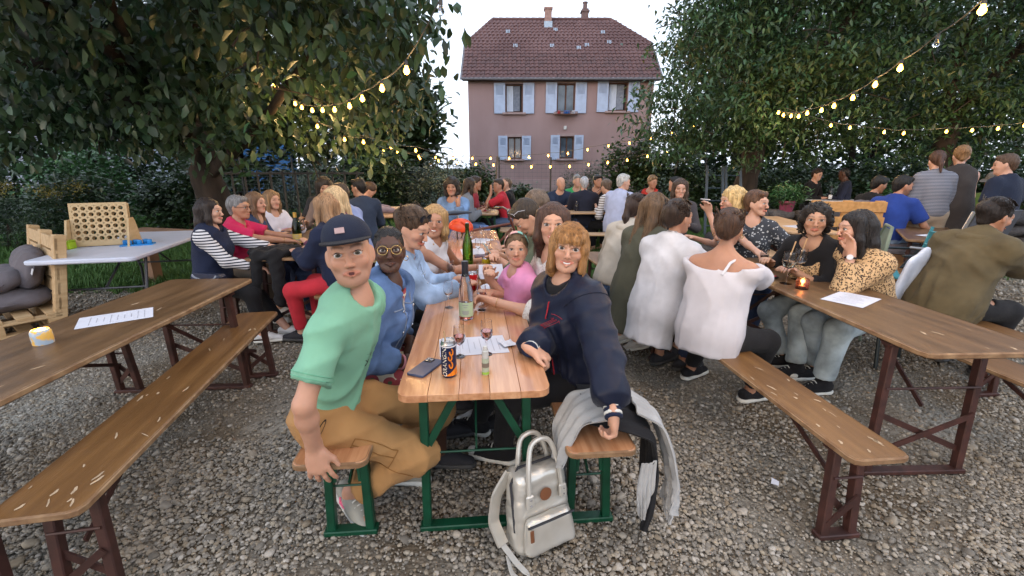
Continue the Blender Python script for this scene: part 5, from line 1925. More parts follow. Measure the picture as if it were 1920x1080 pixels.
def plank_shape(w, L, i, n, rad):
    """outline of plank i of n across a board with rounded corners"""
    x0, x1 = -w / 2 + i * w / n + 0.0006, -w / 2 + (i + 1) * w / n - 0.0006
    O = []
    def corner(cx, cy, a0):
        return [(cx + rad * math.cos(R(a0 + 90 * k / 4)), cy + rad * math.sin(R(a0 + 90 * k / 4))) for k in range(5)]
    if i == n - 1:
        O += [(x1, -L / 2 + rad)] if False else []
    P = []
    P += corner(x1 - rad, L / 2 - rad, 0) if i == n - 1 else [(x1, L / 2)]
    P += corner(x0 + rad, L / 2 - rad, 90) if i == 0 else [(x0, L / 2)]
    P += corner(x0 + rad, -L / 2 + rad, 180) if i == 0 else [(x0, -L / 2)]
    P += corner(x1 - rad, -L / 2 + rad, 270) if i == n - 1 else [(x1, -L / 2)]
    return P

def long_board(kind, label, near, az, L, w, top, tm, lm, style='x', planks=1, group=None, cat=None, thick=0.027, inset=0.2, flakes=0, bare=True):
    """kind 'beer_table' or 'beer_bench'; near = middle of the near end, az = heading of its length (deg, + to the left)"""
    a = R(az)
    c = (near[0] - math.sin(a) * L / 2, near[1] + math.cos(a) * L / 2, 0)
    t = thing(kind, c, a, label, cat or ('table' if kind == 'beer_table' else 'bench'), group)
    part = 'tabletop' if kind == 'beer_table' else 'seat'
    rad = 0.045 if w > 0.4 else 0.035
    if planks > 1:
        r = np.random.default_rng(int(abs(c[0]) * 100 + L * 7))
        for i in range(planks):
            b = MB().slab(plank_shape(w, L, i, planks, rad), top - thick + r.normal(0, .0004), top + r.normal(0, .0003), 0.0013)
            b.build('plank', tm if i % 2 == 0 else PINE2, t)
    else:
        P = round_rect(w, L, rad, 2 if style == 'x' else 4)
        o = MB().slab(P, top - thick, top, 0.005).build(part, tm, t)
        if bare:
            Pi = np.array(P)
            n = len(Pi)
            V = np.concatenate([np.c_[Pi * [1 + .003 / w, 1 + .002 / L], np.full(n, z)] for z in (top - thick + .006, top - .0045)] + [np.c_[Pi * [1 - .016 / w, 1 - .012 / L], np.full(n, top + .0008)]])
            F = [[i * n + k, i * n + (k + 1) % n, (i + 1) * n + (k + 1) % n, (i + 1) * n + k] for i in range(2) for k in range(n)]
            MB().raw(V, F).build('worn_edge', EDGE, o, smooth=True)
        r = np.random.default_rng(int(abs(c[0]) * 100 + L * 11))
        for i in range(flakes):
            p = np.array([r.uniform(-w * .4, w * .4), -L / 2 + L * r.random() ** 1.6 * .8 + .04])
            la, lb = r.uniform(.008, .03), r.uniform(.002, .006)
            th = r.normal(math.pi / 2, .3)
            O = [(p[0] + la * math.cos(q) * math.cos(th) - lb * (1 + .4 * math.sin(3 * q)) * math.sin(q) * math.sin(th), p[1] + la * math.cos(q) * math.sin(th) + lb * math.sin(q) * math.cos(th)) for q in np.linspace(0, 6.28, 9)[:-1]]
            MB().raw([(x, y, top + .0012) for x, y in O], [list(range(8))]).build('chip', FLAKE, o)
    for sgn, yc in ((1, -L / 2 + inset), (-1, L / 2 - inset)):
        under_frame(t, yc, sgn, w, top - thick, lm, style)
    return t

TZ, BZ = 0.74, 0.46
def along(p, az, d):
    return (p[0] - math.sin(R(az)) * d, p[1] + math.cos(R(az)) * d)
CA = 4.8
c0 = (-0.13, 1.38)
long_board('beer_table', 'pine plank table with green steel legs in the middle front, cans and glasses on it', c0, CA, 2.0, .54, TZ, PINE, GREEN, 'v', 5)
long_board('beer_table', 'second pine plank table in line behind the front one, tall green bottle on it', along(c0, CA, 2.01), CA, 2.0, .54, TZ, PINE, GREEN, 'v', 5)
long_board('beer_bench', 'pine bench with green legs under the man in the mint shirt', (-.665, 1.37), CA, 2.0, .27, BZ, PINE, GREEN, 'v', 1, inset=.17)
long_board('beer_bench', 'pine bench with green legs under the woman in the navy bomber', (.345, 1.44), CA, 2.0, .27, BZ, PINE, GREEN, 'v', 1, inset=.17)
long_board('beer_bench', 'pine bench behind the one of the man in mint, under the blonde woman', along((-.665, 1.37), CA, 2.02), CA, 2.0, .27, BZ, PINE, GREEN, 'v', 1)
long_board('beer_bench', 'pine bench behind the one of the navy bomber woman, under the man with raised glasses', along((.345, 1.44), CA, 2.02), CA, 2.0, .27, BZ, PINE, GREEN, 'v', 1)
long_board('beer_table', 'empty brown table at the left with a paper and a candle jar', (-1.985, 1.0), 3.0, 2.0, .56, TZ, BROWN, RUST, 'x', 1, flakes=8)
long_board('beer_bench', 'empty worn brown bench running along the left table', (-1.485, 1.12), 11.0, 2.02, .27, BZ, BROWN_L, RUST, 'x', 1, flakes=22, inset=.13)
long_board('beer_bench', 'brown bench mostly out of the frame at the lower left corner', (-2.5, 1.05), 4.0, 2.0, .235, BZ, BROWN_L, RUST, 'x', 1, inset=.3)
long_board('beer_table', 'brown table at the right with two wine glasses and a candle', (2.03, 1.72), 2.0, 2.0, .58, TZ, BROWN, RUST, 'x', 1, flakes=9)
long_board('beer_bench', 'long brown bench in front of the right table, bare at its near end', (1.37, 1.4), 5.5, 2.0, .235, BZ, BROWN_L, RUST, 'x', 1, flakes=20, inset=.12)
long_board('beer_bench', 'brown bench behind the right table at the picture edge', (2.68, 1.55), 2.5, 2.0, .235, BZ, BROWN_L, RUST, 'x', 1, flakes=4)
long_board('beer_bench', 'brown bench under the women in olive jacket and hoodie', along((1.37, 1.4), 5.5, 2.1), 5.5, 2.0, .235, BZ, BROWN_L, RUST, 'x', 1)
long_board('beer_table', 'brown table of the left group with a champagne bottle', (-2.0, 3.7), 7.0, 2.0, .56, TZ, BROWN, RUST, 'x', 1)
long_board('beer_bench', 'brown bench under the man in the pink polo shirt', (-2.5, 3.55), 7.0, 2.0, .235, BZ, BROWN_L, RUST, 'x', 1)
long_board('beer_bench', 'brown bench under the woman with long blond hair and red trousers', (-1.52, 3.5), 7.0, 2.0, .235, BZ, BROWN_L, RUST, 'x', 1)
# back of the garden
PINE_M = mat('weathered_pine_board', (0.36, 0.22, 0.12), rough=0.45, col2=(0.48, 0.32, 0.19), scale=4, stretch=(6, .6, 6))
long_board('beer_table', 'pale table of the person in the denim jacket, white papers on it', (-1.15, 6.5), 25, 2.0, .5, TZ, PINE_M, GREEN, 'v', 1, bare=False)
long_board('beer_table', 'pale table between the man in red and the person in a grey hoodie', (-.48, 7.3), 0, 1.6, .5, TZ, PINE_M, GREEN, 'v', 1, bare=False)
long_board('beer_bench', 'pale bench under the man in the red shirt', (-.08, 7.3), 0, 1.6, .25, BZ, PINE_M, GREEN, 'v', 1, bare=False)
long_board('beer_bench', 'pale bench under the person in the grey hoodie', (-.85, 7.0), 0, 1.8, .25, BZ, PINE_M, GREEN, 'v', 1, bare=False)
long_board('beer_table', 'table seen lengthwise with a candle and two glasses, behind the centre group', (2.3, 7.75), 90, 1.9, .55, TZ, PINE_M, RUST, 'x', 1, bare=False)
long_board('beer_bench', 'bench seen lengthwise in front of the rear table with two glasses', (2.3, 7.0), 88, 2.0, .25, BZ, PINE_M, RUST, 'x', 1, bare=False)
long_board('beer_bench', 'bench seen lengthwise behind the rear table with two glasses', (2.2, 8.25), 90, 1.7, .25, BZ, PINE_M, RUST, 'x', 1, bare=False)
long_board('beer_table', 'rearmost table of the men in dark shirts', (1.8, 8.75), 80, 1.5, .5, TZ, PINE_M, RUST, 'x', 1, bare=False)
long_board('beer_table', 'rear table of the woman in red and the man in a pink shirt', (3.2, 7.9), 60, 1.6, .5, TZ, PINE_M, RUST, 'x', 1, bare=False)
long_board('beer_table', 'pale table of the writing person at the rear left', (-2.0, 6.9), 12, 1.8, .5, TZ, PINE_M, GREEN, 'v', 1, bare=False)
long_board('beer_bench', 'pale bench beside the writing person table', (-1.55, 6.6), 12, 1.8, .25, BZ, PINE_M, GREEN, 'v', 1, bare=False)
long_board('beer_table', 'light table with a paper behind the woman in black', (3.6, 5.2), -8, 1.8, .6, TZ, PINE_M, RUST, 'x', 1, bare=False)
long_board('beer_bench', 'light bench beside the table behind the woman in black', (3.15, 5.2), -8, 1.8, .25, BZ, PINE_M, RUST, 'x', 1, bare=False)
long_board('beer_table', 'brown table with a paper by the turquoise chair', (4.45, 4.55), -35, 1.6, .55, TZ, BROWN, RUST, 'x', 1)
long_board('beer_bench', 'brown bench by the turquoise chair', (3.95, 4.2), -35, 1.4, .24, BZ, BROWN_L, RUST, 'x', 1)
long_board('beer_bench', 'brown bench under the person in the olive parka', (3.2, 2.5), 3, 1.5, .235, BZ, BROWN_L, RUST, 'x', 1)
# ------------------------------------------------------------------ things worn
def x_cap(c, under, badge=None):
    def f(J):
        hp, Hd, s = J['hp'], J['Hd'], J['s']
        F = Field()
        F.ell(hp(0, -.016, .052), np.array([.088, .104, .088]) * s, Hd, .01)
        F.cut(hp(0, 0, .047), -(Hd @ unit([0, .12, 1.0])))
        o = field_obj('cap', F, .0065, c, J['root'])
        out = [(.086 * math.cos(a), .03 + .135 * math.sin(a) * (1 if math.sin(a) > 0 else .2)) for a in np.linspace(0, 2 * math.pi, 25)[:-1]]
        mb = MB().slab(out, -.003, .003, .0012)
        M = Hd @ Rx(R(-4))
        mb.V = [tuple(hp(0, .035, .05) + (M @ (np.array(v) - [0, 0, .0])) * s) for v in mb.V]
        mb.build('brim', under, o)
        if badge:
            b = MB().box((0, 0, 0), (.032, .003, .022), bev=.001)
            b.V = [tuple(hp(.012, .083, .083) + (Hd @ Rx(R(28)) @ np.array(v)) * s) for v in b.V]
            b.build('badge', badge, o)
        b = MB().lathe([(.007, 0), (.006, .004), (.001, .006)], n=10)
        b.V = [tuple(hp(0, -.016, .139) + (Hd @ np.array(v)) * s) for v in b.V]
        b.build('button', c, o)
    return f

def x_glasses(m, r=.021, up=False, lens=None):
    def f(J):
        hp, Hd, s = J['hp'], J['Hd'], J['s']
        dy, dz = (0, 0) if not up else (-.035, .088)
        mb = MB()
        for q in (-1, 1):
            pts = [hp(q * .033 + r * 1.1 * math.cos(a), .106 + dy - .006 * abs(math.cos(a)), .0 + dz + r * math.sin(a)) for a in np.linspace(0, 2 * math.pi, 19)[:-1]]
            mb.tube(pts, .0016 * s, 5, closed=True)
            mb.tube([hp(q * .056, .1 + dy, .006 + dz), hp(q * .08, .05 + dy * .6, .008 + dz), hp(q * .08, -.012, .004 + dz * .7)], .0016 * s, 5)
        mb.tube([hp(-.01, .105 + dy, .005 + dz), hp(0, .108 + dy, .009 + dz), hp(.01, .105 + dy, .005 + dz)], .0016 * s, 5)
        o = mb.build('glasses', m, J['root'])
        if lens:
            for q in (-1, 1):
                b = MB().raw([hp(q * .033, .106 + dy, dz)] + [hp(q * .033 + r * 1.08 * math.cos(a), .105 + dy - .005 * abs(math.cos(a)), dz + r * math.sin(a)) for a in np.linspace(0, 2 * math.pi, 19)[:-1]], [[0, k + 1, (k + 1) % 18 + 1] for k in range(18)])
                b.build('lens', lens, o)
    return f

def x_band(mats, z=.085):
    """a wide knotted headband, its halves in different colours"""
    def f(J):
        hp, s = J['hp'], J['s']
        for i, m in enumerate(mats):
            a0, a1 = [(-100, -5), (-5, 100)][i]
            mb = MB()
            V = []
            aa = np.linspace(R(a0), R(a1), 14)
            for a in aa:
                for dz in (-.018, .018):
                    yy = .045 - dz * .8 - .03 * abs(math.sin(a))
                    V.append(hp(.0885 * math.sin(a), yy, .028 + .098 * math.cos(a) + dz * .4))
            mb.raw(V, [[2 * k, 2 * k + 1, 2 * k + 3, 2 * k + 2] for k in range(13)])
            mb.build('headband', m, J['root'])
    return f

def x_band_wrist(m, q=1, r=.034, w=.012, dial=None):
    def f(J):
        W, E = J['WR'][q], J['EL'][q]
        d = unit(W - E)
        M = frame(d)
        c = W - d * .025
        mb = MB().tube([c + (M[:, 0] * math.cos(a) + M[:, 1] * math.sin(a)) * r * J['s'] for a in np.linspace(0, 2 * math.pi, 17)[:-1]], w / 2, 6, closed=True)
        o = mb.build('wristband' if dial is None else 'watch_strap', m, J['root'])
        if dial:
            cam_l = np.array([0, 0, 1.5])
            n_ = unit(M[:, 1])
            b = MB().lathe([(.017, 0), (.018, .004), (.016, .007), (.0001, .007)], n=16)
            Mf = frame(n_)
            b.V = [tuple(c + n_ * r * J['s'] + Mf @ np.array(v)) for v in b.V]
            b.build('watch_dial', dial, o)
    return f

def x_earring(m):
    def f(J):
        for q in (-1, 1):
            p = J['hp'](q * .08, 0, -.045)
            MB().tube([p + np.array([0, math.cos(a), math.sin(a)]) * .011 for a in np.linspace(0, 6.28, 13)[:-1]], .0017, 5, closed=True).build('earring', m, J['root'])
    return f

def x_print(lines, m, at_, size, shear=.2, w=.5):
    """lettering pressed onto the chest: at_ = (side, up) on the torso, follows the cloth"""
    def f(J):
        P, su, sf, sx, s = J['P'], J['su'], J['sf'], J['sx'], J['s']
        sh = [o for o in J['root'].children if o.name.split('.')[0] in ('shirt', 'jacket')]
        for txt, dz, sz in lines:
            me = text_mesh(txt, size * sz, 0, shear)
            n = len(me.vertices)
            co = np.zeros(n * 3); me.vertices.foreach_get('co', co); co = co.reshape(-1, 3)
            out = []
            for x, y, _ in co:
                base = P + sx * (at_[0] + x) + su * (at_[1] + dz + y)
                o_ = base + sf * .5
                ok, loc, nr, _i = sh[-1].ray_cast(Vector(o_), Vector(-sf))
                out.append(np.array(loc) + np.array(nr) * .0025 if ok else base + sf * .13)
            me.vertices.foreach_set('co', np.array(out).ravel())
            me.materials.append(m)
            obj('print', me, sh[-1])
    return f

def x_strip(m, pts_fn, r, name):
    def f(J):
        MB().tube(pts_fn(J), r, 6).build(name, m, J['root'])
    return f

WHITE = cloth((.58, .58, .61)); WHITE2 = cloth((.60, .60, .64)); BLACK = cloth((.012, .012, .014)); NAVY = cloth((.012, .018, .045)); NAVYS = cloth((.008, .0115, .028), rough=.4, fine=.15)
SOLE_W = mat('white_rubber', (.6, .6, .56), rough=.6); SOLE_D = mat('dark_rubber', (.05, .05, .05), rough=.7)
SH_W = dict(m=cloth((.6, .6, .6)), sole=SOLE_W); SH_D = dict(m=cloth((.03, .03, .035)), sole=SOLE_D); SH_C = dict(m=BLACK, sole=SOLE_W, high=True)
GOLD = mat('gold_metal', (.6, .4, .15), rough=.25, metal=.9); STEEL = mat('steel_metal', (.5, .5, .52), rough=.25, metal=.9)
LENS_D = mat('dark_lens', (.02, .02, .03), rough=.08, spec=.7)
CAM = (0, 0, 1.5)
DKBR, BLK, BR, BLOND, GREY = (.028, .016, .01), (.008, .007, .007), (.07, .038, .02), (.42, .26, .11), (.3, .3, .3)
JEAN, JEAN_D, JEAN_L = denim((.10, .17, .33)), denim((.04, .06, .12)), denim((.30, .42, .60))
LY, RY = -85.2, 94.8        # facing the middle table from the left bench, from the right bench

def navy_bomber_bits(J):
    hp, P, N, su, sf, sx = J['hp'], J['P'], J['N'], J['su'], J['sf'], J['sx']
    jk = [o for o in J['root'].children if o.name.split('.')[0] == 'jacket'][0]
    red = cloth((.35, .02, .03)); wh = cloth((.66, .66, .62))
    def onto(b, d):
        ok, loc, nr, _ = jk.ray_cast(Vector(b + d * .215), Vector(-d))
        return np.array(loc) + np.array(nr) * .003 if ok else b + d * .16
    pts = [onto(P + su * z + sx * (-.01), sf) for z in np.linspace(.46, -.02, 16)]
    MB().tube(pts, .0035, 6).build('zip', red, jk)
    MB().box(pts[-1] - su * .012, (.008, .006, .03), J['T'], bev=.001).build('zip_pull', STEEL, jk)
    for dz in (.0, .02):
        p2 = []
        for a in np.linspace(R(100), R(250), 26):
            d = unit(sx * math.cos(a) * -1 * -1 + sf * math.sin(a) * -1 * -1)
            p2.append(onto(P + su * (-.03 + dz), unit(sx * math.cos(a) + sf * math.sin(a))))
        MB().tube(p2, .0038, 6).build('hem_stripe', wh, jk)
    # script emblem on the chest
    q = []
    for t in np.linspace(0, 1, 60):
        q.append(onto(P + sx * (-.10 + .055 * t) + su * (.33 + .007 * math.sin(t * 19) * (1 - t * .5) + .012 * t), sf))
    MB().tube(q, .0008, 5).build('embroidery', red, jk)
    q = [onto(P + sx * (-.105 + .065 * t) + su * (.348 + .012 * t - .02 * (t - .5) ** 2), sf) for t in np.linspace(0, 1, 20)]
    MB().tube(q, .0012, 5).build('embroidery', red, jk)

def denim_bits(J, light=False):
    P, N, su, sf, sx, T = J['P'], J['N'], J['su'], J['sf'], J['sx'], J['T']
    jk = [o for o in J['root'].children if o.name.split('.')[0] == 'jacket'][0]
    st = cloth((.30, .38, .5)) if light else cloth((.22, .27, .36))
    def onto(b, d):
        ok, loc, nr, _ = jk.ray_cast(Vector(b + d * .21), Vector(-d))
        return (np.array(loc) + np.array(nr) * .002) if ok else None
    for q in (-1, 1):
        pts = [onto(P + su * z + sx * q * .05, sf) for z in np.linspace(.42, -.04, 14)]
        pts = [p for p in pts if p is not None]
        if len(pts) > 2:
            MB().tube(pts, .003, 5).build('seam', st, jk)
        for z in (.36, .26, .16, .06):
            p = onto(P + su * z + sx * q * .058, sf)
            if p is not None:
                b = MB().lathe([(.008, 0), (.007, .003), (.0001, .004)], n=10); M = frame(sf)
                b.V = [tuple(p + M @ np.array(v)) for v in b.V]
                b.build('button', STEEL, jk)
    for yv in (sf, -sf):
        pts = [onto(P + su * .37 + sx * x, yv) for x in np.linspace(-.12, .12, 10)]
        pts = [p for p in pts if p is not None]
        if len(pts) > 2:
            MB().tube(pts, .003, 5).build('seam', st, jk)

# ------------------------------------------------------------------ the middle table
MINT = cloth((.19, .41, .28), var=.06); CAMEL = cloth((.37, .20, .078), var=.12, scale=5)
SNK = cloth((.30, .29, .25)); PINKT = cloth((.75, .16, .26))
def swoosh_shoe(J):
    # coloured side flash on the trainers
    for o in [c for c in J['root'].children if c.name.split('.')[0] == 'shoe']:
        q = -1 if o.name.endswith('shoe') or True else 1
    for q in (-1, 1):
        A, d = J['AN'][q], J['FD'][q]
        sd = unit(np.cross(d, [0, 0, 1.0])); up = unit(np.cross(sd, d))
        for sg in (-1, 1):
            o = A - up * .035 + sd * sg * .043
            MB().tube([o - d * .01 + up * .018, o + d * .0 - up * .004, o + d * .03 + sd * sg * .002, o + d * .075 - sd * sg * .004 + up * .012], [.004, .009, .007, .002], 6).build('shoe_flash', PINKT, J['root'])
def part_of(J, *names):
    for o in J['root'].children:
        if o.name.split('.')[0] in names:
            return o
def lay(o, start, d, lift=.0025):
    ok, loc, nr, _ = o.ray_cast(Vector(start), Vector(d))
    return np.array(loc) + np.array(nr) * lift if ok else None
def line_on(J, o, starts, d, r, m, name):
    pts = [lay(o, p, d) for p in starts]
    pts = [p for p in pts if p is not None]
    if len(pts) > 2:
        MB().tube(pts, r, 5).build(name, m, o)
def man_bits(J):
    S, EL, HP, KN, sx, su, sf, P = (J[k] for k in ('S', 'EL', 'HP', 'KN', 'sx', 'su', 'sf', 'P'))
    sh, tr = part_of(J, 'shirt'), part_of(J, 'trousers')
    st = cloth((.15, .40, .26)); ct = cloth((.24, .11, .03))
    d = unit(EL[1] - S[1]); M = frame(d)
    for t in (.60, .655):
        c = S[1] + (EL[1] - S[1]) * t
        ring = [lay(sh, c + (M[:, 0] * math.cos(a) + M[:, 1] * math.sin(a)) * .16, -(M[:, 0] * math.cos(a) + M[:, 1] * math.sin(a)), .0012) for a in np.linspace(0, 6.28, 25)[:-1]]
        ring = [q for q in ring if q is not None]
        if len(ring) > 10:
            MB().tube(ring, .0016, 5, closed=True).build('hem_stitch', st, sh)
    ax = KN[1] - HP[1]; u = unit(ax)
    up = unit(np.cross(np.array([1.0, 0, 0]), u)); up = up if up[2] > 0 else -up
    side = np.array([1.0, 0, 0])
    q = lambda t, h: HP[1] + ax * t + up * h + side * .3
    for a, b in (((.38, .035), (.78, .035)), ((.78, .035), (.78, -.07)), ((.38, .035), (.38, -.07)), ((.38, .005), (.78, .0)), ((.38, -.07), (.78, -.07))):
        line_on(J, tr, [q(a[0] + (b[0] - a[0]) * k / 8, a[1] + (b[1] - a[1]) * k / 8) for k in range(9)], -side, .0017, ct, 'pocket_seam')
    line_on(J, tr, [q(.0 + .95 * k / 14, -.005 - .0 * k) - np.array([0, 0, .075]) for k in range(15)], -side, .0016, ct, 'side_seam')
    pts = [lay(tr, q(.08 + .02 * math.cos(a), .03 + .045 * math.sin(a)), -side, .002) for a in np.linspace(0, 6.28, 15)[:-1]]
    pts = [x for x in pts if x is not None]
    if len(pts) > 5:
        MB().raw(pts, [list(range(len(pts)))]).build('pocket_opening', BLACK, tr)
def bomber_seams(J):
    S, EL, WR = J['S'], J['EL'], J['WR']
    jk = part_of(J, 'jacket'); st = cloth((.006, .009, .022))
    for q_ in (-1,):
        d = unit(EL[q_] - S[q_]); M = frame(d)
        for t, nm in ((.02, 'armhole_seam'),):
            c = S[q_] + (EL[q_] - S[q_]) * t
            ring = [lay(jk, c + (M[:, 0] * math.cos(a) + M[:, 1] * math.sin(a)) * .2, -(M[:, 0] * math.cos(a) + M[:, 1] * math.sin(a)), .001) for a in np.linspace(0, 6.28, 25)[:-1]]
            ring = [x for x in ring if x is not None and np.linalg.norm(x - c) < .12]
            if len(ring) > 8: MB().tube(ring, .002, 5).build(nm, st, jk)
person('man in mint green t-shirt, navy flat cap and camel trousers at the front table', None, LY, seat=BZ, headat=(-.585, 1.57), look=(-.12, .0, 1.42), lean=19, side=1, twist=-11, tilt=6, arm=.89,
       hr=(-.70, 1.36, .535), palm=((0, 0, -1), (-1, -.1, -.1)), roll=(None, (.16, .12, -.95)), curl=((.3, .4), (.25, .3)), spread=(0, .22), elbow=(None, (1, -.25, .05)),
       hl=(-.62, 1.95, .62), fr=(-.72, 1.66, .10, R(135), -.3), fl=(-.60, 1.86, .085, R(95)), knee=((0, 1, .6), (.25, 1, .7)),
       male=True, s=1.0, tone=(.47, .25, .165), hair='buzz', hc=(.045, .03, .022), stubble=.42, smile=-.4, eyes='blue', lod=0, bulk=.93,
       top=dict(m=MINT, sleeve=.72, g=.014, loose=.0, hem=.1, amp=.013, scoop=.028), bottom=dict(m=CAMEL, length=1.86, wide=.014, g=.012, amp=.016),
       shoes=dict(m=SNK, sole=SOLE_W), extras=(x_cap(cloth((.013, .018, .036)), cloth((.010, .010, .014)), cloth((.35, .25, .25))), swoosh_shoe, man_bits,
                                           x_print([('PINK', .0, 1.0), ('...from You...', .045, .45), ('- - -', -.035, .4)], cloth((.02, .025, .03)), (-.01, .27), .038)))
FLORAL = spots('floral_cloth', (.62, .55, .42), (.30, .05, .06), scale=16, thr=.5, mid=(.08, .12, .06))
person('woman in a blue denim jacket with round gold glasses, beside the man in mint', None, LY, seat=BZ, headat=(-.57, 2.03), look=CAM, lean=20, twist=-12, side=0,
       hr=(-.50, 1.93, .60), hl=(-.52, 2.12, .62), roll=((.5, 0, -.8), (.4, -.1, -.9)), s=.9, tone='dark', hair='braids', hc=(.01, .009, .009), smile=.25, lod=0,
       top=[dict(m=FLORAL, name='blouse', sleeve=0, g=.012, hem=.2, amp=.003), dict(m=JEAN, name='jacket', sleeve=1.72, g=.026, loose=.02, hem=.02, collar=True, amp=.008, vneck=.2)],
       bottom=dict(m=FLORAL, length=1.2, g=.03, skirt=True, name='skirt'), shoes=SH_D,
       extras=(x_glasses(GOLD, .022), denim_bits, x_band_wrist(cloth((.6, .25, .28)), 1), x_earring(GOLD)))
person('woman in a pale denim shirt with sunglasses in her hair, looking down', None, LY, seat=BZ, headat=(-.57, 2.55), look=(-.05, 2.35, .95), lean=16, twist=-8,
       hr=(-.30, 2.62, .79), hl=(-.34, 2.78, .79), s=.96, tone='warm', hair='bun', hc=(.06, .035, .02), smile=.1, lod=1, curl=((.6, .6), (.8, .7)),
       top=dict(m=JEAN_L, name='jacket', sleeve=1.85, g=.022, loose=.02, hem=.1, collar=True, amp=.008), bottom=dict(m=BLACK, length=1.9), shoes=SH_D,
       extras=(x_glasses(BLACK, .024, up=True, lens=LENS_D), lambda J: denim_bits(J, True)))
person('smiling woman with wavy blond hair and a white sleeveless top', None, LY, seat=BZ, headat=(-.54, 3.1), look=CAM, lean=14, twist=-25, tilt=-8, headoff=(0, 0, -.04),
       hr=(-.22, 3.15, .79), hl=(-.2, 3.4, .79), s=.94, tone='tan', hair='wavy', hc=(.34, .21, .09), smile=.9, lod=1,
       top=dict(m=WHITE, sleeve=0, g=.012, hem=.1, vneck=.14), bottom=dict(m=JEAN_D, length=1.9), shoes=SH_D, extras=(x_earring(GOLD),))
person('woman in a navy bomber jacket with a blond fringed bob, smiling at the front table', None, RY, seat=BZ, headat=(.25, 1.92), look=(-.02, 0, 1.45), lean=10, twist=26, side=3, tilt=-7,
       hr=(.075, 1.66, .785), hl=(.385, 1.36, .535), roll=((-.05, -.1, -.95), (-.25, -.75, -.35)), curl=((.9, 1.1), (.9, .9)), palm=((.2, .9, -.2), (0, .3, -1)), elbow=((.6, -.3, .2), (.3, -.2, -.9)),
       fr=(-.2, 2.25, .085, R(-70)), fl=(-.05, 2.0, .085, R(-75)), s=.91, tone='warm', hair='bob', hc=(.27, .135, .048), smile=.8, lod=0,
       top=[dict(m=BLACK, name='shirt', sleeve=.5, g=.01, hem=.05, scoop=.004, amp=.002), dict(m=NAVYS, name='jacket', sleeve=1.76, g=.026, loose=.024, hem=.09, collar=True, amp=.015, blouson=.008, cuff=[cloth((.66, .66, .62)), NAVY, cloth((.66, .66, .62)), NAVY])],
       bottom=dict(m=BLACK, length=1.9), shoes=SH_C, extras=(navy_bomber_bits, bomber_seams, x_earring(GOLD)))
LACE = spots('white_lace', (.62, .60, .57), (.36, .28, .24), scale=90, thr=.3)
person('brown haired woman in white lace half hidden behind the bomber jacket', None, RY, seat=BZ, headat=(.222, 2.42), look=CAM, lean=14, twist=10, hr=(-.12, 2.42, .80), hl=(-.10, 2.26, .80),
       s=.97, tone='warm', hair='long', hc=(.06, .03, .02), smile=.7, lod=1, curl=((.7, .8), (.7, .8)), palm=((.2, .9, 0), (0, 0, -1)), pinch=(True, False),
       top=dict(m=LACE, sleeve=1.25, g=.018, loose=.015, hem=.1, amp=.005), bottom=dict(m=cloth((.22, .03, .06)), length=1.9), shoes=SH_D, extras=(x_band_wrist(GOLD, -1, .031, .003),))
PINK = cloth((.70, .28, .48))
person('girl in a pink top with a mint and peach headband', None, RY, seat=BZ, headat=(.025, 2.46), look=(-.05, 0, 1.45), lean=14, twist=20, hr=(-.15, 2.62, .86), hl=(-.13, 2.44, .88), s=.78, tone='warm', hair='pony', hc=(.12, .075, .04), smile=.3, lod=1,
       roll=((-.5, .0, .8), (-.4, .0, .9)), curl=((.8, .7), (.9, .8)), elbow=((.6, -.2, -1), (.6, -.2, -1)), top=dict(m=PINK, sleeve=.4, g=.014, hem=.1, scoop=.03), bottom=dict(m=JEAN, length=.6), shoes=SH_W,
       extras=(x_band([cloth((.25, .55, .47)), cloth((.70, .40, .38))]),))
person('man in an olive shirt with glasses pushed up, looking down at a phone', None, RY, seat=BZ, headat=(.10, 3.2), look=(-.2, 3.1, .85), lean=18, hr=(-.14, 3.3, .86), hl=(-.13, 3.12, .87), male=True, tone='warm', hair='short', hc=(.035, .024, .016), lod=1,
       top=dict(m=cloth((.10, .125, .085)), sleeve=1.5, g=.018, loose=.02, hem=.1, collar=True, amp=.007), bottom=dict(m=JEAN_D, length=1.9), shoes=SH_D, roll=((-.8, 0, .3), (-.8, 0, .3)), extras=(x_glasses(WHITE2, .02, up=True),))
person('person with greying brown hair beside the man in olive', None, RY, seat=BZ, headat=(.19, 3.72), look=(-.8, 3.5, 1.0), lean=14, s=.98, tone='warm', hair='long', hc=(.12, .085, .06), lod=2, top=dict(m=cloth((.09, .11, .08)), sleeve=1.9, hem=.1), bottom=dict(m=JEAN_D, length=1.9))
# ------------------------------------------------------------------ the right table
CREAMW = cloth((.56, .54, .57), var=.05)
person('woman in a white off-shoulder blouse seen from behind on the right bench', None, -62, seat=BZ, headat=(1.24, 2.53), look=(2.0, 3.6, 1.1), lean=10, twist=14, hr=(1.72, 2.86, .78), hl=(1.5, 3.05, .78), fr=(1.56, 2.62, .085, R(75)), fl=(1.3, 2.95, .085, R(60)), s=.92, bulk=1.06, tone='tan', hair='updo', hc=(.05, .024, .013), lod=1,
       top=dict(m=CREAMW, sleeve=1.6, g=.016, loose=.028, off=True, hem=.13, amp=.010, gather=6), bottom=dict(m=BLACK, length=1.9), shoes=dict(m=BLACK, sole=SOLE_W),
       extras=(lambda J: MB().tube([J['N'] + J['sx'] * .085 - J['su'] * .0 - J['sf'] * .045, J['N'] + J['sx'] * .075 - J['su'] * .02 - J['sf'] * .085, J['N'] + J['sx'] * .06 - J['su'] * .09 - J['sf'] * .125], .008, 6).build('bra_strap', WHITE, J['root']), x_earring(GOLD)))
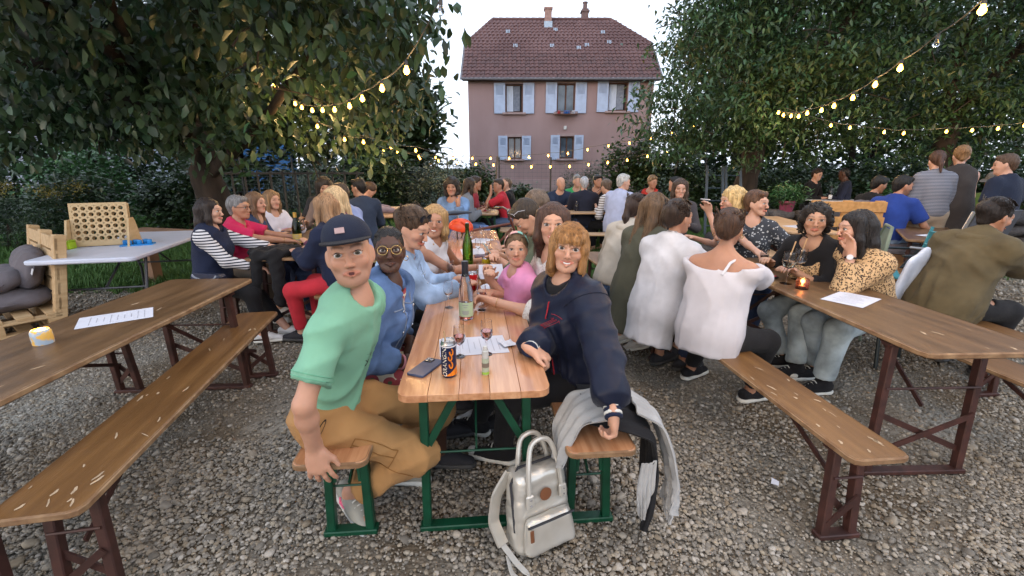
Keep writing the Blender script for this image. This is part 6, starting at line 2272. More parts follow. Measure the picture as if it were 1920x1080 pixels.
person('woman in a loose white shirt with dark pinned-up hair on the right bench', None, -58, seat=BZ, headat=(1.10, 2.95), look=(1.9, 3.4, 1.15), lean=14, hr=(1.55, 3.25, .78), hl=(1.4, 3.4, .78), s=.95, tone='tan', hair='updo', hc=DKBR, lod=1,
       top=dict(m=WHITE, sleeve=1.8, g=.022, loose=.03, hem=.24, wide=.0, collar=True, amp=.010, gather=5), bottom=dict(m=JEAN_D, length=1.9), shoes=SH_D, fl=(1.15, 3.2, .085, R(60)), fr=(1.3, 3.1, .085, R(70)))
person('woman in an olive jacket with brown and blond straight hair', None, -60, seat=BZ, headat=(1.06, 3.3), look=(1.9, 3.8, 1.1), lean=12, s=.97, tone='fair', hair='straight', hc=(.10, .06, .032), lod=1,
       top=dict(m=cloth((.085, .085, .06)), name='jacket', sleeve=1.9, g=.024, loose=.03, hem=.3, wide=.02, amp=.009), bottom=dict(m=BLACK, length=1.9), shoes=SH_D)
person('woman in a cream hoodie and jeans leaning forward with a dark ponytail', None, -55, seat=BZ, headat=(1.06, 3.78), look=(1.9, 4.3, 1.1), lean=24, s=.97, tone='fair', hair='pony', hc=(.035, .022, .018), lod=1,
       top=dict(m=cloth((.48, .44, .38)), sleeve=1.9, g=.026, loose=.03, hem=.06, hood=True, amp=.01), bottom=dict(m=JEAN, length=1.9), shoes=dict(m=cloth((.5, .48, .45)), sole=SOLE_W), fl=(.95, 3.6, .1, R(-60), -.5), fr=(1.05, 3.45, .1, R(-40), -.5), knee=((0, 1, -.5), (0, 1, -.5)))
person('woman with curly blond hair smoking, in profile', None, 70, seat=BZ, headat=(2.05, 4.2), look=(1.0, 4.1, 1.2), lean=6, hl=(1.75, 3.97, 1.1), hr=None, elbow=((-.4, -.3, -1), None), roll=((-.3, .2, .8), None), s=.95, tone='fair', hair='curly', hc=(.52, .37, .17), lod=1,
       top=dict(m=cloth((.5, .45, .45)), sleeve=.3, g=.014, hem=.1), bottom=dict(m=JEAN_D, length=1.9), shoes=SH_D,
       extras=(lambda J: MB().tube([J['WR'][-1] + np.array([0, .0, .11]), J['WR'][-1] + np.array([.01, .08, .115])], .004, 6).build('cigarette', WHITE, J['root']),))
BWPRINT = spots('black_white_print', (.03, .035, .045), (.42, .44, .46), scale=38, thr=.3)
person('short haired woman in a black and white print top', None, 150, seat=BZ, headat=(2.19, 4.02), look=(2.9, 3.0, 1.2), lean=6, hl=(2.5, 3.72, .86), hr=(2.05, 3.6, .79), roll=((.5, -.5, -.1), None), s=.94, tone='fair', hair='short', hc=(.09, .045, .025), lod=1,
       top=dict(m=BWPRINT, sleeve=.8, g=.018, loose=.02, hem=.1, vneck=.13), bottom=dict(m=JEAN_D, length=1.9))
person('woman in a black top with short dark wavy hair at the right table', None, 115, seat=BZ, headat=(2.13, 3.12), look=(.6, .6, 1.25), lean=26, hl=(1.98, 2.98, .78), hr=(1.95, 3.3, .80), s=.95, tone='olive', hair='curlshort', hc=(.014,.011,.01), lod=1,
       top=dict(m=BLACK, sleeve=1.6, g=.016, loose=.015, hem=.1, vneck=.12), bottom=dict(m=denim((.30, .36, .40)), length=1.9), shoes=SH_C, fl=(2.2, 2.95, .085, R(-100)), fr=(2.1, 3.15, .085, R(-95)))
LEOP = spots('leopard_print', (.50, .33, .17), (.018, .012, .01), scale=80, thr=.44, mid=(.26, .13, .05))
person('woman in a leopard print blouse resting her head on her hand', None, 100, seat=BZ, headat=(2.22, 2.86), look=(1.0, 3.0, 1.05), lean=28, side=-4, hl=(2.15, 2.76, .96), hr=(1.95, 3.0, .80), elbow=((-.1, .5, -1), None), roll=((.1, .15, 1), None), palm=((.15, 1, 0), (0, 0, -1)), curl=((.15, .3), (.4, .4)), s=.93, tone='fair', hair='long', hc=(.012, .01, .01), lod=1,
       top=dict(m=LEOP, sleeve=1.75, g=.02, loose=.025, hem=.12, amp=.008), bottom=dict(m=denim((.36, .42, .44)), length=1.9, wide=.015), shoes=SH_C, fl=(2.1, 2.72, .085, R(-95)), fr=(2.06, 2.95, .085, R(-90)),
       extras=(x_band_wrist(BLACK, -1, .03, .014, dial=WHITE),))
PARKA = cloth((.095, .075, .04), var=.15)
person('person in an olive green parka with dark tied hair at the right edge', None, -75, seat=BZ, headat=(3.36, 3.1), look=(4.3, 3.15, .95), lean=26, hr=(3.8, 3.15, .75), hl=(3.8, 3.3, .75), s=1.0, bulk=1.08, tone='tan', hair='bun', hc=(.014, .01, .009), lod=1,
       top=dict(m=PARKA, name='jacket', sleeve=1.9, g=.03, loose=.035, hem=.28, wide=.01, hood=True, amp=.018), bottom=dict(m=BLACK, length=1.9), shoes=SH_D,
       extras=(lambda J: MB().tube([J['hp'](.03 * math.cos(a), -.085, .06 + .03 * math.sin(a)) for a in np.linspace(0, 6.28, 13)[:-1]], .006, 6, closed=True).build('hair_tie', cloth((.3, .62, .5)), J['root']),))
# ------------------------------------------------------------------ the left table
BRETON = stripes('striped_sleeve', (.012, .014, .03), (.60, .60, .62), 42, 'Z', .42)
person('woman in a navy vest over a striped shirt with dark hair, left table', None, -80, seat=BZ, headat=(-2.54, 3.76), look=(-1.0, 3.9, 1.15), lean=6, hr=(-2.2, 3.72, .66), hl=(-2.1, 3.95, .78), fr=(-2.18, 3.62, .085, R(75)), fl=(-2.05, 3.78, .085, R(80)), s=.88, tone='fair', hair='long', hc=(.018, .012, .011), lod=1,
       top=[dict(m=BRETON, sleeve=1.8, g=.014, hem=.1), dict(m=NAVY, name='vest', sleeve=0, g=.032, loose=.02, hem=.08, collar=True)], bottom=dict(m=BLACK, length=1.75), shoes=SH_W)
POLO = cloth((.55, .025, .10), var=.08)
person('grey haired man in a magenta polo shirt with glasses', None, -82, seat=BZ, headat=(-2.56, 4.2), look=(-1.2, 4.2, 1.1), lean=18, hr=(-2.08, 4.28, .78), hl=(-2.1, 4.45, .78), male=True, s=.9, tone='tan', hair='short', hc=(.16, .16, .165), lod=1,
       top=dict(m=POLO, sleeve=.75, g=.018, loose=.02, hem=.1, collar=True, amp=.006), bottom=dict(m=cloth((.2, .16, .12)), length=1.9), shoes=SH_W, extras=(x_glasses(BLACK, .019), x_band_wrist(GOLD, 1, .032, .004)))
person('woman with light brown hair partly hidden behind the magenta polo man', None, -82, seat=BZ, headat=(-2.63, 4.62), look=(-1.2, 4.5, 1.15), lean=16, s=.9, tone='fair', hair='long', hc=(.14, .08, .045), lod=2, top=dict(m=JEAN_D, sleeve=1.9, hem=.1), bottom=dict(m=JEAN_D, length=1.9))
person('smiling woman in a white sweatshirt with pink lettering', None, -110, seat=BZ, headat=(-2.72, 5.1), look=(-1.0, 4.4, 1.1), lean=10, s=.88, tone='fair', hair='long', hc=(.20, .12, .06), lod=2, smile=.7, top=dict(m=cloth((.62, .62, .72)), sleeve=1.9, g=.022, loose=.02, hem=.1), bottom=dict(m=JEAN, length=1.9),
       extras=(x_print([('mode', .0, 1.0)], cloth((.75, .3, .5)), (0, .28), .07, 0),))
person('woman in navy with long straight blond hair and red trousers, seen from behind', None, 78, seat=BZ, headat=(-1.55, 3.72), look=(-2.6, 4.3, 1.1), lean=8, hl=(-1.85, 3.75, .78), hr=(-1.8, 3.98, .78), s=.93, tone='fair', hair='straight', hc=(.27, .16, .085), lod=1, top=dict(m=NAVY, name='jacket', sleeve=1.9, g=.024, loose=.02, hem=.08, amp=.008), bottom=dict(m=cloth((.50, .03, .045)), length=1.9), shoes=SH_D)
person('woman with light blond hair next to the one in red trousers', None, 78, seat=BZ, headat=(-1.68, 4.25), look=(-2.6, 4.6, 1.1), lean=8, s=.97, tone='fair', hair='straight', hc=(.45, .34, .2), lod=2, top=dict(m=cloth((.14, .05, .09)), sleeve=1.9, hem=.1), bottom=dict(m=JEAN_D, length=1.9))
person('man in a light blue shirt with cropped dark hair behind the blond women', None, 80, seat=BZ, headat=(-1.86, 4.85), look=(-2.8, 5.0, 1.1), lean=16, male=True, tone='tan', hair='short', hc=(.05, .035, .025), lod=2, top=dict(m=cloth((.24, .31, .55)), sleeve=1.9, g=.018, loose=.02, hem=.1), bottom=dict(m=JEAN, length=1.9))
person('dark curly haired woman in grey at the far end of the left table', None, 170, seat=BZ, headat=(-2.46, 5.95), look=(-1.6, 4.5, 1.1), lean=6, tone='olive', hair='curly', hc=(.02, .014, .01), lod=2, top=dict(m=cloth((.20, .15, .13)), sleeve=1.4, hem=.1), bottom=dict(m=BLACK, length=1.9))
person('bald man sitting in the shade behind the left table', None, 170, seat=BZ + .03, headat=(-2.72, 6.45), male=True, s=.95, tone='olive', hair='buzz', hc=(.02, .016, .014), look=(-1.8, 4.5, 1.0), lod=2, top=dict(m=cloth((.03, .03, .035)), sleeve=1.9), bottom=dict(m=BLACK, length=1.95), shoes=SH_D)
person('dark haired man in a slate blue shirt sitting with his back half turned', None, 35, seat=BZ, headat=(-2.1, 6.2), look=(-3.2, 6.6, 1.1), lean=12, male=True, tone='olive', hair='short', hc=BLK, lod=2, top=dict(m=cloth((.035, .05, .085)), sleeve=1.9, g=.018, hem=.12), bottom=dict(m=JEAN_D, length=1.9), shoes=SH_D)
person('person in grey bent over writing at the rear left table', None, -60, seat=BZ, headat=(-2.3, 7.35), look=(-1.9, 7.45, .8), lean=28, hr=(-1.92, 7.4, .78), hl=(-1.95, 7.6, .78), tone='fair', hair='bun', hc=(.05, .03, .02), lod=3, top=dict(m=cloth((.24, .20, .24)), sleeve=1.9, hem=.1), bottom=dict(m=BLACK, length=1.9))
# ------------------------------------------------------------------ the back of the garden
person('person in a light denim jacket raising a hand to the mouth', None, 160, seat=BZ, headat=(-.83, 6.25), look=(-.9, 2, 1.2), lean=10, hl=(-.72, 6.0, 1.0), hr=(-.95, 5.95, .8), elbow=((-.2, .3, -1), None), roll=((0, -.1, 1), None), tone='tan', hair='curly', hc=(.02, .014, .01), lod=2, top=dict(m=denim((.17, .27, .45)), sleeve=1.9, g=.024, loose=.03, hem=.1), bottom=dict(m=JEAN, length=1.9), shoes=SH_D)
person('person in a grey hooded jacket at the rear table', None, -75, seat=BZ, headat=(-.66, 7.25), look=(.3, 7.4, 1.1), lean=20, tone='tan', hair='long', hc=DKBR, lod=3, top=dict(m=cloth((.17, .18, .20)), sleeve=1.9, g=.025, hem=.08, hood=True), bottom=dict(m=JEAN, length=1.9), shoes=SH_D)
person('person in dark red half hidden behind the grey hooded jacket', None, -80, seat=BZ, headat=(-.62, 7.9), look=(.4, 7.8, 1.1), lean=14, tone='tan', hair='short', hc=DKBR, lod=3, top=dict(m=cloth((.25, .03, .04)), sleeve=1.9, hem=.1), bottom=dict(m=BLACK, length=1.9))
person('man in a red t-shirt and shorts with his hand at his face', None, 85, seat=BZ, headat=(-.24, 7.95), look=(-1.0, 7.5, 1.15), lean=16, hl=(-.36, 7.78, 1.05), elbow=((-.2, .3, -1), None), roll=((0, 0, 1), None), male=True, s=.95, tone='tan', hair='short', hc=(.03, .02, .015), lod=3, top=dict(m=cloth((.42, .022, .035)), sleeve=.8, g=.018, hem=.1), bottom=dict(m=denim((.07, .1, .17)), length=.85, wide=.02), shoes=SH_W)
person('person in black behind the man in the red t-shirt', None, 85, seat=BZ, headat=(-.11, 8.45), look=(-1.2, 8.2, 1.15), lean=12, male=True, s=.95, tone='fair', hair='buzz', hc=(.1, .07, .05), lod=3, top=dict(m=BLACK, sleeve=1.9, hem=.1), bottom=dict(m=BLACK, length=1.9))
person('bald man in a navy t-shirt with folded arms at the rear table', None, 175, seat=BZ, headat=(.90, 8.35), look=(1.3, 7.4, 1.1), lean=14, hl=(1.05, 8.05, .78), hr=(.9, 8.02, .80), male=True, s=.97, tone='warm', hair=None, lod=3, top=dict(m=cloth((.02, .03, .06)), sleeve=.7, g=.018, hem=.1), bottom=dict(m=cloth((.25, .27, .34)), length=1.9), shoes=SH_W)
person('grey haired man in a black sweater with his back turned', None, 0, seat=BZ, headat=(1.26, 7.95), look=(1.2, 9.4, 1.15), lean=12, male=True, s=.98, bulk=1.08, tone='fair', hair='short', hc=(.33, .34, .36), lod=3, top=dict(m=cloth((.014, .016, .028)), sleeve=1.9, g=.02, hem=.1), bottom=dict(m=JEAN_D, length=1.9))
person('person in a green t-shirt behind the grey haired man', None, 170, seat=BZ, headat=(1.28, 8.95), look=(1.4, 7.6, 1.1), lean=10, male=True, tone='fair', hair='short', hc=(.18, .18, .18), lod=3, top=dict(m=cloth((.04, .30, .10)), sleeve=.8, hem=.1), bottom=dict(m=JEAN_D, length=1.9))
person('man in a black t-shirt drinking with both hands at his mouth', None, 150, seat=BZ, headat=(1.66, 8.8), look=(2.1, 7.8, 1.1), lean=8, hl=(1.78, 8.55, 1.05), hr=(1.68, 8.52, 1.05), elbow=((-.5, .3, -1), (.5, .3, -1)), male=True, tone='tan', hair='short', hc=BLK, lod=3, top=dict(m=BLACK, sleeve=.7, hem=.1), bottom=dict(m=BLACK, length=1.9))
STR2 = stripes('brown_white_stripes', (.10, .07, .06), (.56, .55, .54), 26, 'Z', .35)
person('person in a brown and white striped jumper leaning over the rear table', None, 40, seat=BZ, headat=(1.60, 7.75), look=(1.2, 8.4, .9), lean=26, tone='fair', hair='bun', hc=(.1, .07, .05), lod=3, top=dict(m=STR2, sleeve=1.9, g=.018, hem=.1), bottom=dict(m=BLACK, length=1.9))
person('grey haired man in a pale blue t-shirt sitting sideways at the rear', None, -50, seat=BZ + .02, headat=(1.78, 7.25), look=(2.9, 7.4, 1.15), lean=10, hr=(2.1, 7.4, .8), male=True, s=1.02, bulk=1.05, tone='fair', hair='short', hc=(.38, .38, .37), lod=2, top=dict(m=cloth((.40, .44, .60)), sleeve=.85, g=.02, loose=.03, hem=.14, amp=.008), bottom=dict(m=cloth((.05, .05, .06)), length=1.9), shoes=SH_D)
person('woman with a red scarf at the rear right table', None, 150, seat=BZ, headat=(2.58, 8.35), look=(2.9, 7.5, 1.05), lean=8, tone='tan', hair='short', hc=(.16, .1, .05), lod=3, top=[dict(m=BLACK, sleeve=1.9, hem=.1), dict(m=cloth((.42, .03, .02)), name='scarf', sleeve=0, g=.022, hem=-.1)], bottom=dict(m=BLACK, length=1.9))
person('dark haired man in a pale pink shirt at the rear right table', None, 70, seat=BZ, headat=(2.72, 7.6), look=(1.8, 8.0, 1.15), lean=14, male=True, tone='tan', hair='short', hc=BLK, lod=3, top=dict(m=cloth((.50, .42, .52)), sleeve=1.9, g=.018, hem=.1), bottom=dict(m=BLACK, length=1.9))
person('brown haired woman just in front of the man in pale pink', None, 160, seat=BZ, headat=(2.12, 5.72), look=(1.6, 3, 1.1), lean=4, tone='fair', hair='long', hc=(.05, .03, .02), lod=2, top=dict(m=cloth((.05, .045, .05)), sleeve=1.9, hem=.1), bottom=dict(m=BLACK, length=1.9))
# ------------------------------------------------------------------ the terrace at the right
person('bearded man in a royal blue t-shirt on the pallet seat', None, -60, seat=.5, headat=(4.98, 5.78), look=(6.2, 5.6, 1.1), lean=18, male=True, s=1.03, tone='tan', hair='short', hc=BLK, stubble=.8, lod=2, hr=(5.35, 5.6, .62), top=dict(m=cloth((.018, .045, .22)), sleeve=.8, g=.02, loose=.03, hem=.1), bottom=dict(m=denim((.2, .27, .38)), length=1.9), shoes=SH_D)
person('person in black beside the man in the royal blue t-shirt', None, -80, seat=.5, headat=(5.3, 6.55), look=(6.2, 6.4, 1.0), lean=14, tone='tan', hair='short', hc=BLK, lod=3, top=dict(m=BLACK, sleeve=1.9, hem=.1), bottom=dict(m=BLACK, length=1.9))
STR3 = stripes('fine_grey_stripes', (.06, .065, .09), (.24, .25, .29), 58, 'Z', .5)
person('woman in a striped top and beige trousers standing with her back turned', (5.35, 5.72), -12, seat=None, s=.985, lean=8, head=(-12, -18, 0), hr=(.24, .12, .80), tone='fair', hair='pony', hc=(.06, .028, .018), lod=2, top=dict(m=STR3, sleeve=1.5, g=.018, loose=.02, hem=.06), bottom=dict(m=cloth((.38, .31, .24)), length=1.95, wide=.03, g=.02), shoes=SH_D)
person('woman in a sleeveless brown dress standing with a green dog lead', (5.68, 5.78), -15, seat=None, s=1.02, lean=6, head=(-15, -14, 0), hr=(.26, .2, .88), tone='fair', hair='bun', hc=(.2, .11, .05), lod=2, top=dict(m=cloth((.045, .038, .036)), name='dress', sleeve=0, g=.02, loose=.02, hem=.3, wide=.02), bottom=dict(m=cloth((.045, .038, .036)), length=1.3, skirt=True, g=.03, name='skirt'), shoes=SH_D,
       extras=(lambda J: MB().tube([J['N'] + J['sx'] * .12 - J['sf'] * .06, J['N'] - J['su'] * .12 - J['sf'] * .13, J['P'] + J['su'] * .12 - J['sx'] * .14 - J['sf'] * .08], .007, 6).build('bag_strap', cloth((.2, .12, .07)), J['root']),))
person('boy in a navy t-shirt standing at the right edge with his back turned', (5.68, 5.2), 15, seat=None, s=.95, lean=4, head=(30, -8, 0), male=True, tone='fair', hair='short', hc=(.07, .04, .025), lod=2, top=dict(m=cloth((.014, .02, .04)), sleeve=.8, g=.02, loose=.02), bottom=dict(m=JEAN_D, length=1.9), shoes=SH_D)
person('man in a cap and green shirt sitting behind the boy at the right edge', None, 120, seat=.5, headat=(6.62, 6.25), look=(5.2, 5.9, 1.0), lean=6, male=True, s=1.04, tone='tan', hair='short', hc=(.1, .09, .08), lod=3, top=dict(m=cloth((.10, .16, .04)), sleeve=.8, hem=.1), bottom=dict(m=BLACK, length=1.9), extras=(x_cap(cloth((.15, .13, .11)), cloth((.1, .09, .08))),))
person('man in black sitting at the white table under the trees', None, -150, seat=.48, headat=(6.95, 10.4), look=(7.4, 9.5, 1.1), male=True, tone='fair', hair='short', hc=DKBR, s=1.1, lod=3, top=dict(m=BLACK, sleeve=1.9, hem=.1), bottom=dict(m=BLACK, length=1.9))
person('man in dark blue sitting at the white table with his back turned', None, 60, seat=.48, headat=(7.4, 10.2), look=(6.8, 10.8, 1.1), male=True, tone='dark', hair='buzz', hc=BLK, s=1.12, lod=3, top=dict(m=cloth((.016, .02, .04)), sleeve=1.9, hem=.1), bottom=dict(m=BLACK, length=1.9))
# ------------------------------------------------------------------ things on the tables
CLEAR = glass('clear_glass'); GREENG = glass('green_glass', (.10, .26, .02)); DKGREEN = glass('dark_green_glass', (.02, .07, .012))
ROSE = glass('rose_wine', (.85, .32, .26), ior=1.33); WATER = glass('pale_drink', (.93, .9, .7), ior=1.33)
PAPER = mat('white_paper', (.55, .56, .62), rough=.8, var=.03); INK = mat('printed_ink', (.30, .30, .34), rough=.7)
BLKP = mat('black_plastic', (.015, .015, .017), rough=.3); FOIL = mat('foil', (.02, .02, .025), rough=.35)

def wine_glass(pos, label, h=.20, r=.036, fill=None, stem=.09, z=TZ, straw=False):
    t = thing('wine_glass', (pos[0], pos[1], z), 0, label, 'glass')
    wall = .0012
    bowl = [(.004, stem), (r * .75, stem + .015), (r, stem + (h - stem) * .4), (r * .82, h), (r * .82 - wall, h), (r - wall, stem + (h - stem) * .4), (r * .74, stem + .018), (.0001, stem + .006)]
    foot = [(.0001, 0), (r * .85, 0), (r * .85, .0015), (.006, .005), (.0035, .02), (.0035, stem - .005)]
    MB().lathe(foot, n=20, caps=False).lathe(bowl, n=20, caps=False).build('glass_body', CLEAR, t, sharp=60)
    if fill:
        f = stem + .018 + (h - stem) * .3
        MB().lathe([(.0001, stem + .0075), (r * .72, stem + .0195), (r - .0025, f), (.0001, f)], n=20).build('drink', fill, t, sharp=60)
    if straw:
        MB().tube([(-.015, 0, stem + .02), (.02, .0, h + .07)], .004, 8).build('straw', mat('straw_tan', (.45, .28, .14), rough=.6), t)
    return t

def bottle(pos, label, gm, h=.31, r=.038, label_c=None, fill=None, foil=FOIL, z=TZ, shoulder=.55, neck=.014, rot=0):
    t = thing('wine_bottle', (pos[0], pos[1], z), rot, label, 'bottle')
    sh = h * shoulder
    MB().lathe([(.0001, .004), (r * .9, 0), (r, .006), (r, sh), (r * .8, sh + .04), (neck + .002, sh + .1), (neck, h - .04), (neck + .0015, h - .02), (neck, h), (.0001, h)], n=24, caps=False).build('bottle_body', gm, t, sharp=60)
    if foil:
        MB().lathe([(neck + .0028, h - .075), (neck + .0032, h - .03), (neck + .003, h + .002), (.0001, h + .003)], n=20, caps=False).build('foil', foil, t, sharp=60)
    if fill:
        MB().lathe([(.0001, .008), (r - .003, .008), (r - .003, sh * .62), (.0001, sh * .62)], n=24, caps=False).build('wine', fill, t)
    if label_c is not None:
        V, n = [], 16
        for k in range(n + 1):
            a = R(-90 - 75 + 150 * k / n)
            V += [((r + .0008) * math.cos(a), (r + .0008) * math.sin(a), sh * .14), ((r + .0008) * math.cos(a), (r + .0008) * math.sin(a), sh * .66)]
        lo = MB().raw(V, [[2 * k, 2 * k + 2, 2 * k + 3, 2 * k + 1] for k in range(n)]).build('label', mat('bottle_label_%d' % int(label_c[1] * 999), label_c, rough=.6, var=.05), t)
        for k, (zz, w) in enumerate(((.56, .5), (.48, .3), (.34, .6), (.3, .55), (.26, .58), (.22, .4))):
            V = []
            for j in range(9):
                a = R(-90) + (j / 8 - .5) * w * 1.6
                V += [((r + .0014) * math.cos(a), (r + .0014) * math.sin(a), sh * zz), ((r + .0014) * math.cos(a), (r + .0014) * math.sin(a), sh * (zz + .022))]
            MB().raw(V, [[2 * j, 2 * j + 2, 2 * j + 3, 2 * j + 1] for j in range(8)]).build('label_line', INK, lo)
    return t

def wrap_text(s, size, r, a0, z0, m, parent, vertical=False, shear=0.0, name='lettering'):
    me = text_mesh(s, size, 0, shear)
    n = len(me.vertices)
    co = np.zeros(n * 3); me.vertices.foreach_get('co', co); co = co.reshape(-1, 3)
    x, y = (co[:, 0], co[:, 1]) if not vertical else (-co[:, 1], co[:, 0])
    a = a0 + x / r
    out = np.stack([r * np.cos(a), r * np.sin(a), z0 + y], 1)
    me.vertices.foreach_set('co', out.ravel())
    me.materials.append(m)
    return obj(name, me, parent)

def can(pos, label, base_m, r=.0285, h=.145, z=TZ, rot=0):
    t = thing('drink_can', (pos[0], pos[1], z), rot, label, 'can')
    MB().lathe([(.0001, .003), (r * .75, .0), (r * .82, .002), (r, .010), (r, h - .014)], n=28, caps=False).build('can_body', base_m, t, sharp=60)
    MB().lathe([(r, h - .014), (r * .9, h - .002), (r * .9, h), (r * .86, h), (r * .85, h - .004), (.0001, h - .005)], n=28, caps=False).build('lid', mat('aluminium', (.6, .6, .62), rough=.25, metal=.95), t, sharp=60)
    MB().box((0, -.006, h - .003), (.014, .022, .0015), bev=.0005).build('ring_pull', STEEL, t)
    return t

def phone(pos, rz, label, body, z=TZ, cam_bump=False):
    t = thing('mobile_phone', (pos[0], pos[1], z), rz, label, 'phone')
    MB().slab(round_rect(.076, .155, .012), .0005, .0095, .002).build('case', body, t)
    if cam_bump:
        b = MB().slab(round_rect(.036, .036, .008), .0096, .0125, .001, c=(-.015, .053, 0)).build('camera_bump', BLKP, t)
        for x, y in ((-.023, .061), (-.023, .045), (-.007, .053)):
            MB().lathe([(.0075, .0125), (.0075, .0145), (.0058, .0147), (.0001, .0138)], (x, y, 0), 14).build('camera_lens', mat('lens_ring', (.35, .37, .42), rough=.2, metal=.6), b)
    return t

def paper(pos, rz, w, l, label, z=TZ, lines=True, fold=0.0):
    t = thing('paper_sheet', (pos[0], pos[1], z), rz, label, 'paper')
    nx, ny = 7, 9
    V = [((i / (nx - 1) - .5) * w, (j / (ny - 1) - .5) * l, .0016 + .004 * fold * (math.sin(i * 1.1) * math.sin(j * .9) + 1)) for i in range(nx) for j in range(ny)]
    F = [[i * ny + j, (i + 1) * ny + j, (i + 1) * ny + j + 1, i * ny + j + 1] for i in range(nx - 1) for j in range(ny - 1)]
    MB().raw(V, F).build('sheet', PAPER, t)
    if lines:
        r = np.random.default_rng(int(abs(pos[0]) * 1000))
        for k in range(9):
            ww = w * r.uniform(.3, .75)
            MB().box((0, l * (.38 - .09 * k), .0022 + .008 * fold), (ww, .0022, .0004)).build('text_line', INK, t)
    return t

FLAME = emit('candle_flame', (1.0, .55, .15), 60)
def candle(pos, label, gm, z=TZ, r=.034, h=.06, power=.6):
    t = thing('candle_jar', (pos[0], pos[1], z), 0, label, 'candle')
    MB().lathe([(.0001, .0), (r, .0), (r * 1.03, h * .5), (r, h * .85), (r * .85, h), (r * .83, h), (r * .95, h * .8), (r * .97, .006), (.0001, .004)], n=24, caps=False).build('jar', gm, t, sharp=70)
    MB().lathe([(.0001, .005), (.018, .005), (.018, .02), (.0001, .021)], n=16).build('tealight', mat('wax', (.7, .62, .5), rough=.5), t)
    MB().lathe([(.0001, .022), (.0045, .030), (.004, .038), (.0001, .05)], n=10).build('flame', FLAME, t)
    l = bpy.data.lights.new('candle_light', 'POINT'); l.energy = power; l.color = (1, .5, .16); l.shadow_soft_size = .012
    lo = bpy.data.objects.new('candle_light', l); lo.location = (0, 0, .047); lo.parent = t; COL.objects.link(lo)
    return t

# front of the middle table
phone((-.335, 1.575), R(-22), 'dark blue phone lying camera side up near the orange can', mat('phone_case_blue', (.035, .05, .10), rough=.35), cam_bump=True)
ORB = mat('can_navy', (.012, .02, .07), rough=.3, metal=.3); ORO = mat('can_orange', (.75, .22, .015), rough=.3, metal=.2)
t = can((-.235, 1.515), 'tall navy and orange soft drink can with a straw', ORB, rot=R(-5))
V = []
for k in range(21):
    a = 2 * math.pi * k / 20
    V += [(.0288 * math.cos(a), .0288 * math.sin(a), .011), (.0288 * math.cos(a), .0288 * math.sin(a), .03 + .022 * math.sin(a + .9))]
MB().raw(V, [[2 * k, 2 * k + 2, 2 * k + 3, 2 * k + 1] for k in range(20)]).build('orange_band', ORO, t)
MB().lathe([(.0289, .123), (.0289, .1285)], n=28, caps=False).build('pale_ring', WHITE2, t)
wrap_text('ORANGINA', .024, .0290, R(-108), .072, mat('can_letters', (.8, .74, .6), rough=.4), t, vertical=True, shear=.15)
for a_, z_ in ((-62, .055), (-66, .085), (-56, .105)):
    q = [(.0291 * math.cos(R(a_ + 9 * math.sin(k) * 1.3)), .0291 * math.sin(R(a_ + 9 * math.sin(k) * 1.3)), z_ + .012 * math.cos(k)) for k in np.linspace(0, 5, 14)]
    MB().tube(q, .003, 5).build('fruit_swirl', ORO, t)
MB().tube([(-.006, .002, .09), (-.016, .008, .175)], .0032, 8).build('straw', mat('straw_tan', (.45, .28, .14), rough=.6), t)
t = thing('spray_stick', (-.10, 1.53, TZ), 0, 'small pale green spray stick standing in front of a tasting glass', 'spray bottle')
MB().lathe([(.0001, 0), (.0135, 0), (.014, .004), (.014, .066)], n=18, caps=False).build('tube', mat('stick_green', (.34, .40, .30), rough=.4), t)
MB().lathe([(.0143, .002), (.0143, .012)], n=18, caps=False).build('base_ring', mat('stick_lime', (.25, .42, .06), rough=.4), t)
MB().lathe([(.0142, .03), (.0142, .048)], n=18, caps=False).build('label', mat('stick_brown', (.16, .13, .10), rough=.5), t)
MB().lathe([(.0125, .066), (.0125, .094), (.009, .096), (.008, .112), (.0001, .113)], n=18, caps=False).build('cap', mat('stick_grey', (.45, .46, .44), rough=.35), t)
wine_glass((-.215, 1.685), 'tasting glass half full of rose wine behind the orange can', .135, .026, ROSE, .05)
wine_glass((-.105, 1.71), 'tasting glass with a little rose wine on the paper by the spray stick', .15, .027, ROSE, .062)
paper((-.17, 1.80), R(-80), .20, .29, 'printed menu sheet under the tasting glasses', lines=True)
paper((-.02, 1.81), R(25), .06, .07, 'small crumpled paper slip on the menu sheet', lines=False, fold=2)
bottle((-.235, 2.16), 'clear bottle with rose wine and a pale green label', CLEAR, .30, .037, (.42, .55, .36), ROSE, shoulder=.48)
wine_glass((-.35, 2.34), 'stemmed tasting glass beside the black phone', .15, .027, None, .065)
phone((-.43, 2.53), R(-78), 'black phone lying face down by the pale denim sleeves', BLKP)
wine_glass((-.165, 2.30), 'tasting glass of amber drink held by the woman in lace', .14, .027, ROSE, .05)
RED = mat('can_red', (.55, .008, .012), rough=.3, metal=.2)
t = can((-.25, 2.72), 'red cola can behind the clear wine bottle', RED, .031, .115)
wrap_text('Cola', .046, .0316, R(-90), .058, mat('can_white', (.8, .8, .8), rough=.4), t, shear=.45)
t = can((-.19, 3.2), 'yellow soft drink can further back on the middle table', mat('can_yellow', (.55, .42, .015), rough=.35), .031, .115)
MB().lathe([(.0314, .035), (.0314, .06)], n=24, caps=False).build('green_band', mat('can_green', (.06, .22, .03), rough=.4), t)
MB().tube([(0, 0, .1), (.012, 0, .2)], .003, 6).build('straw', WHITE, t)
t = thing('food_tray', (-.13, 2.86, TZ), R(10), 'open cardboard food tray white inside', 'food tray')
kraft = mat('kraft_card', (.30, .18, .09), rough=.8)
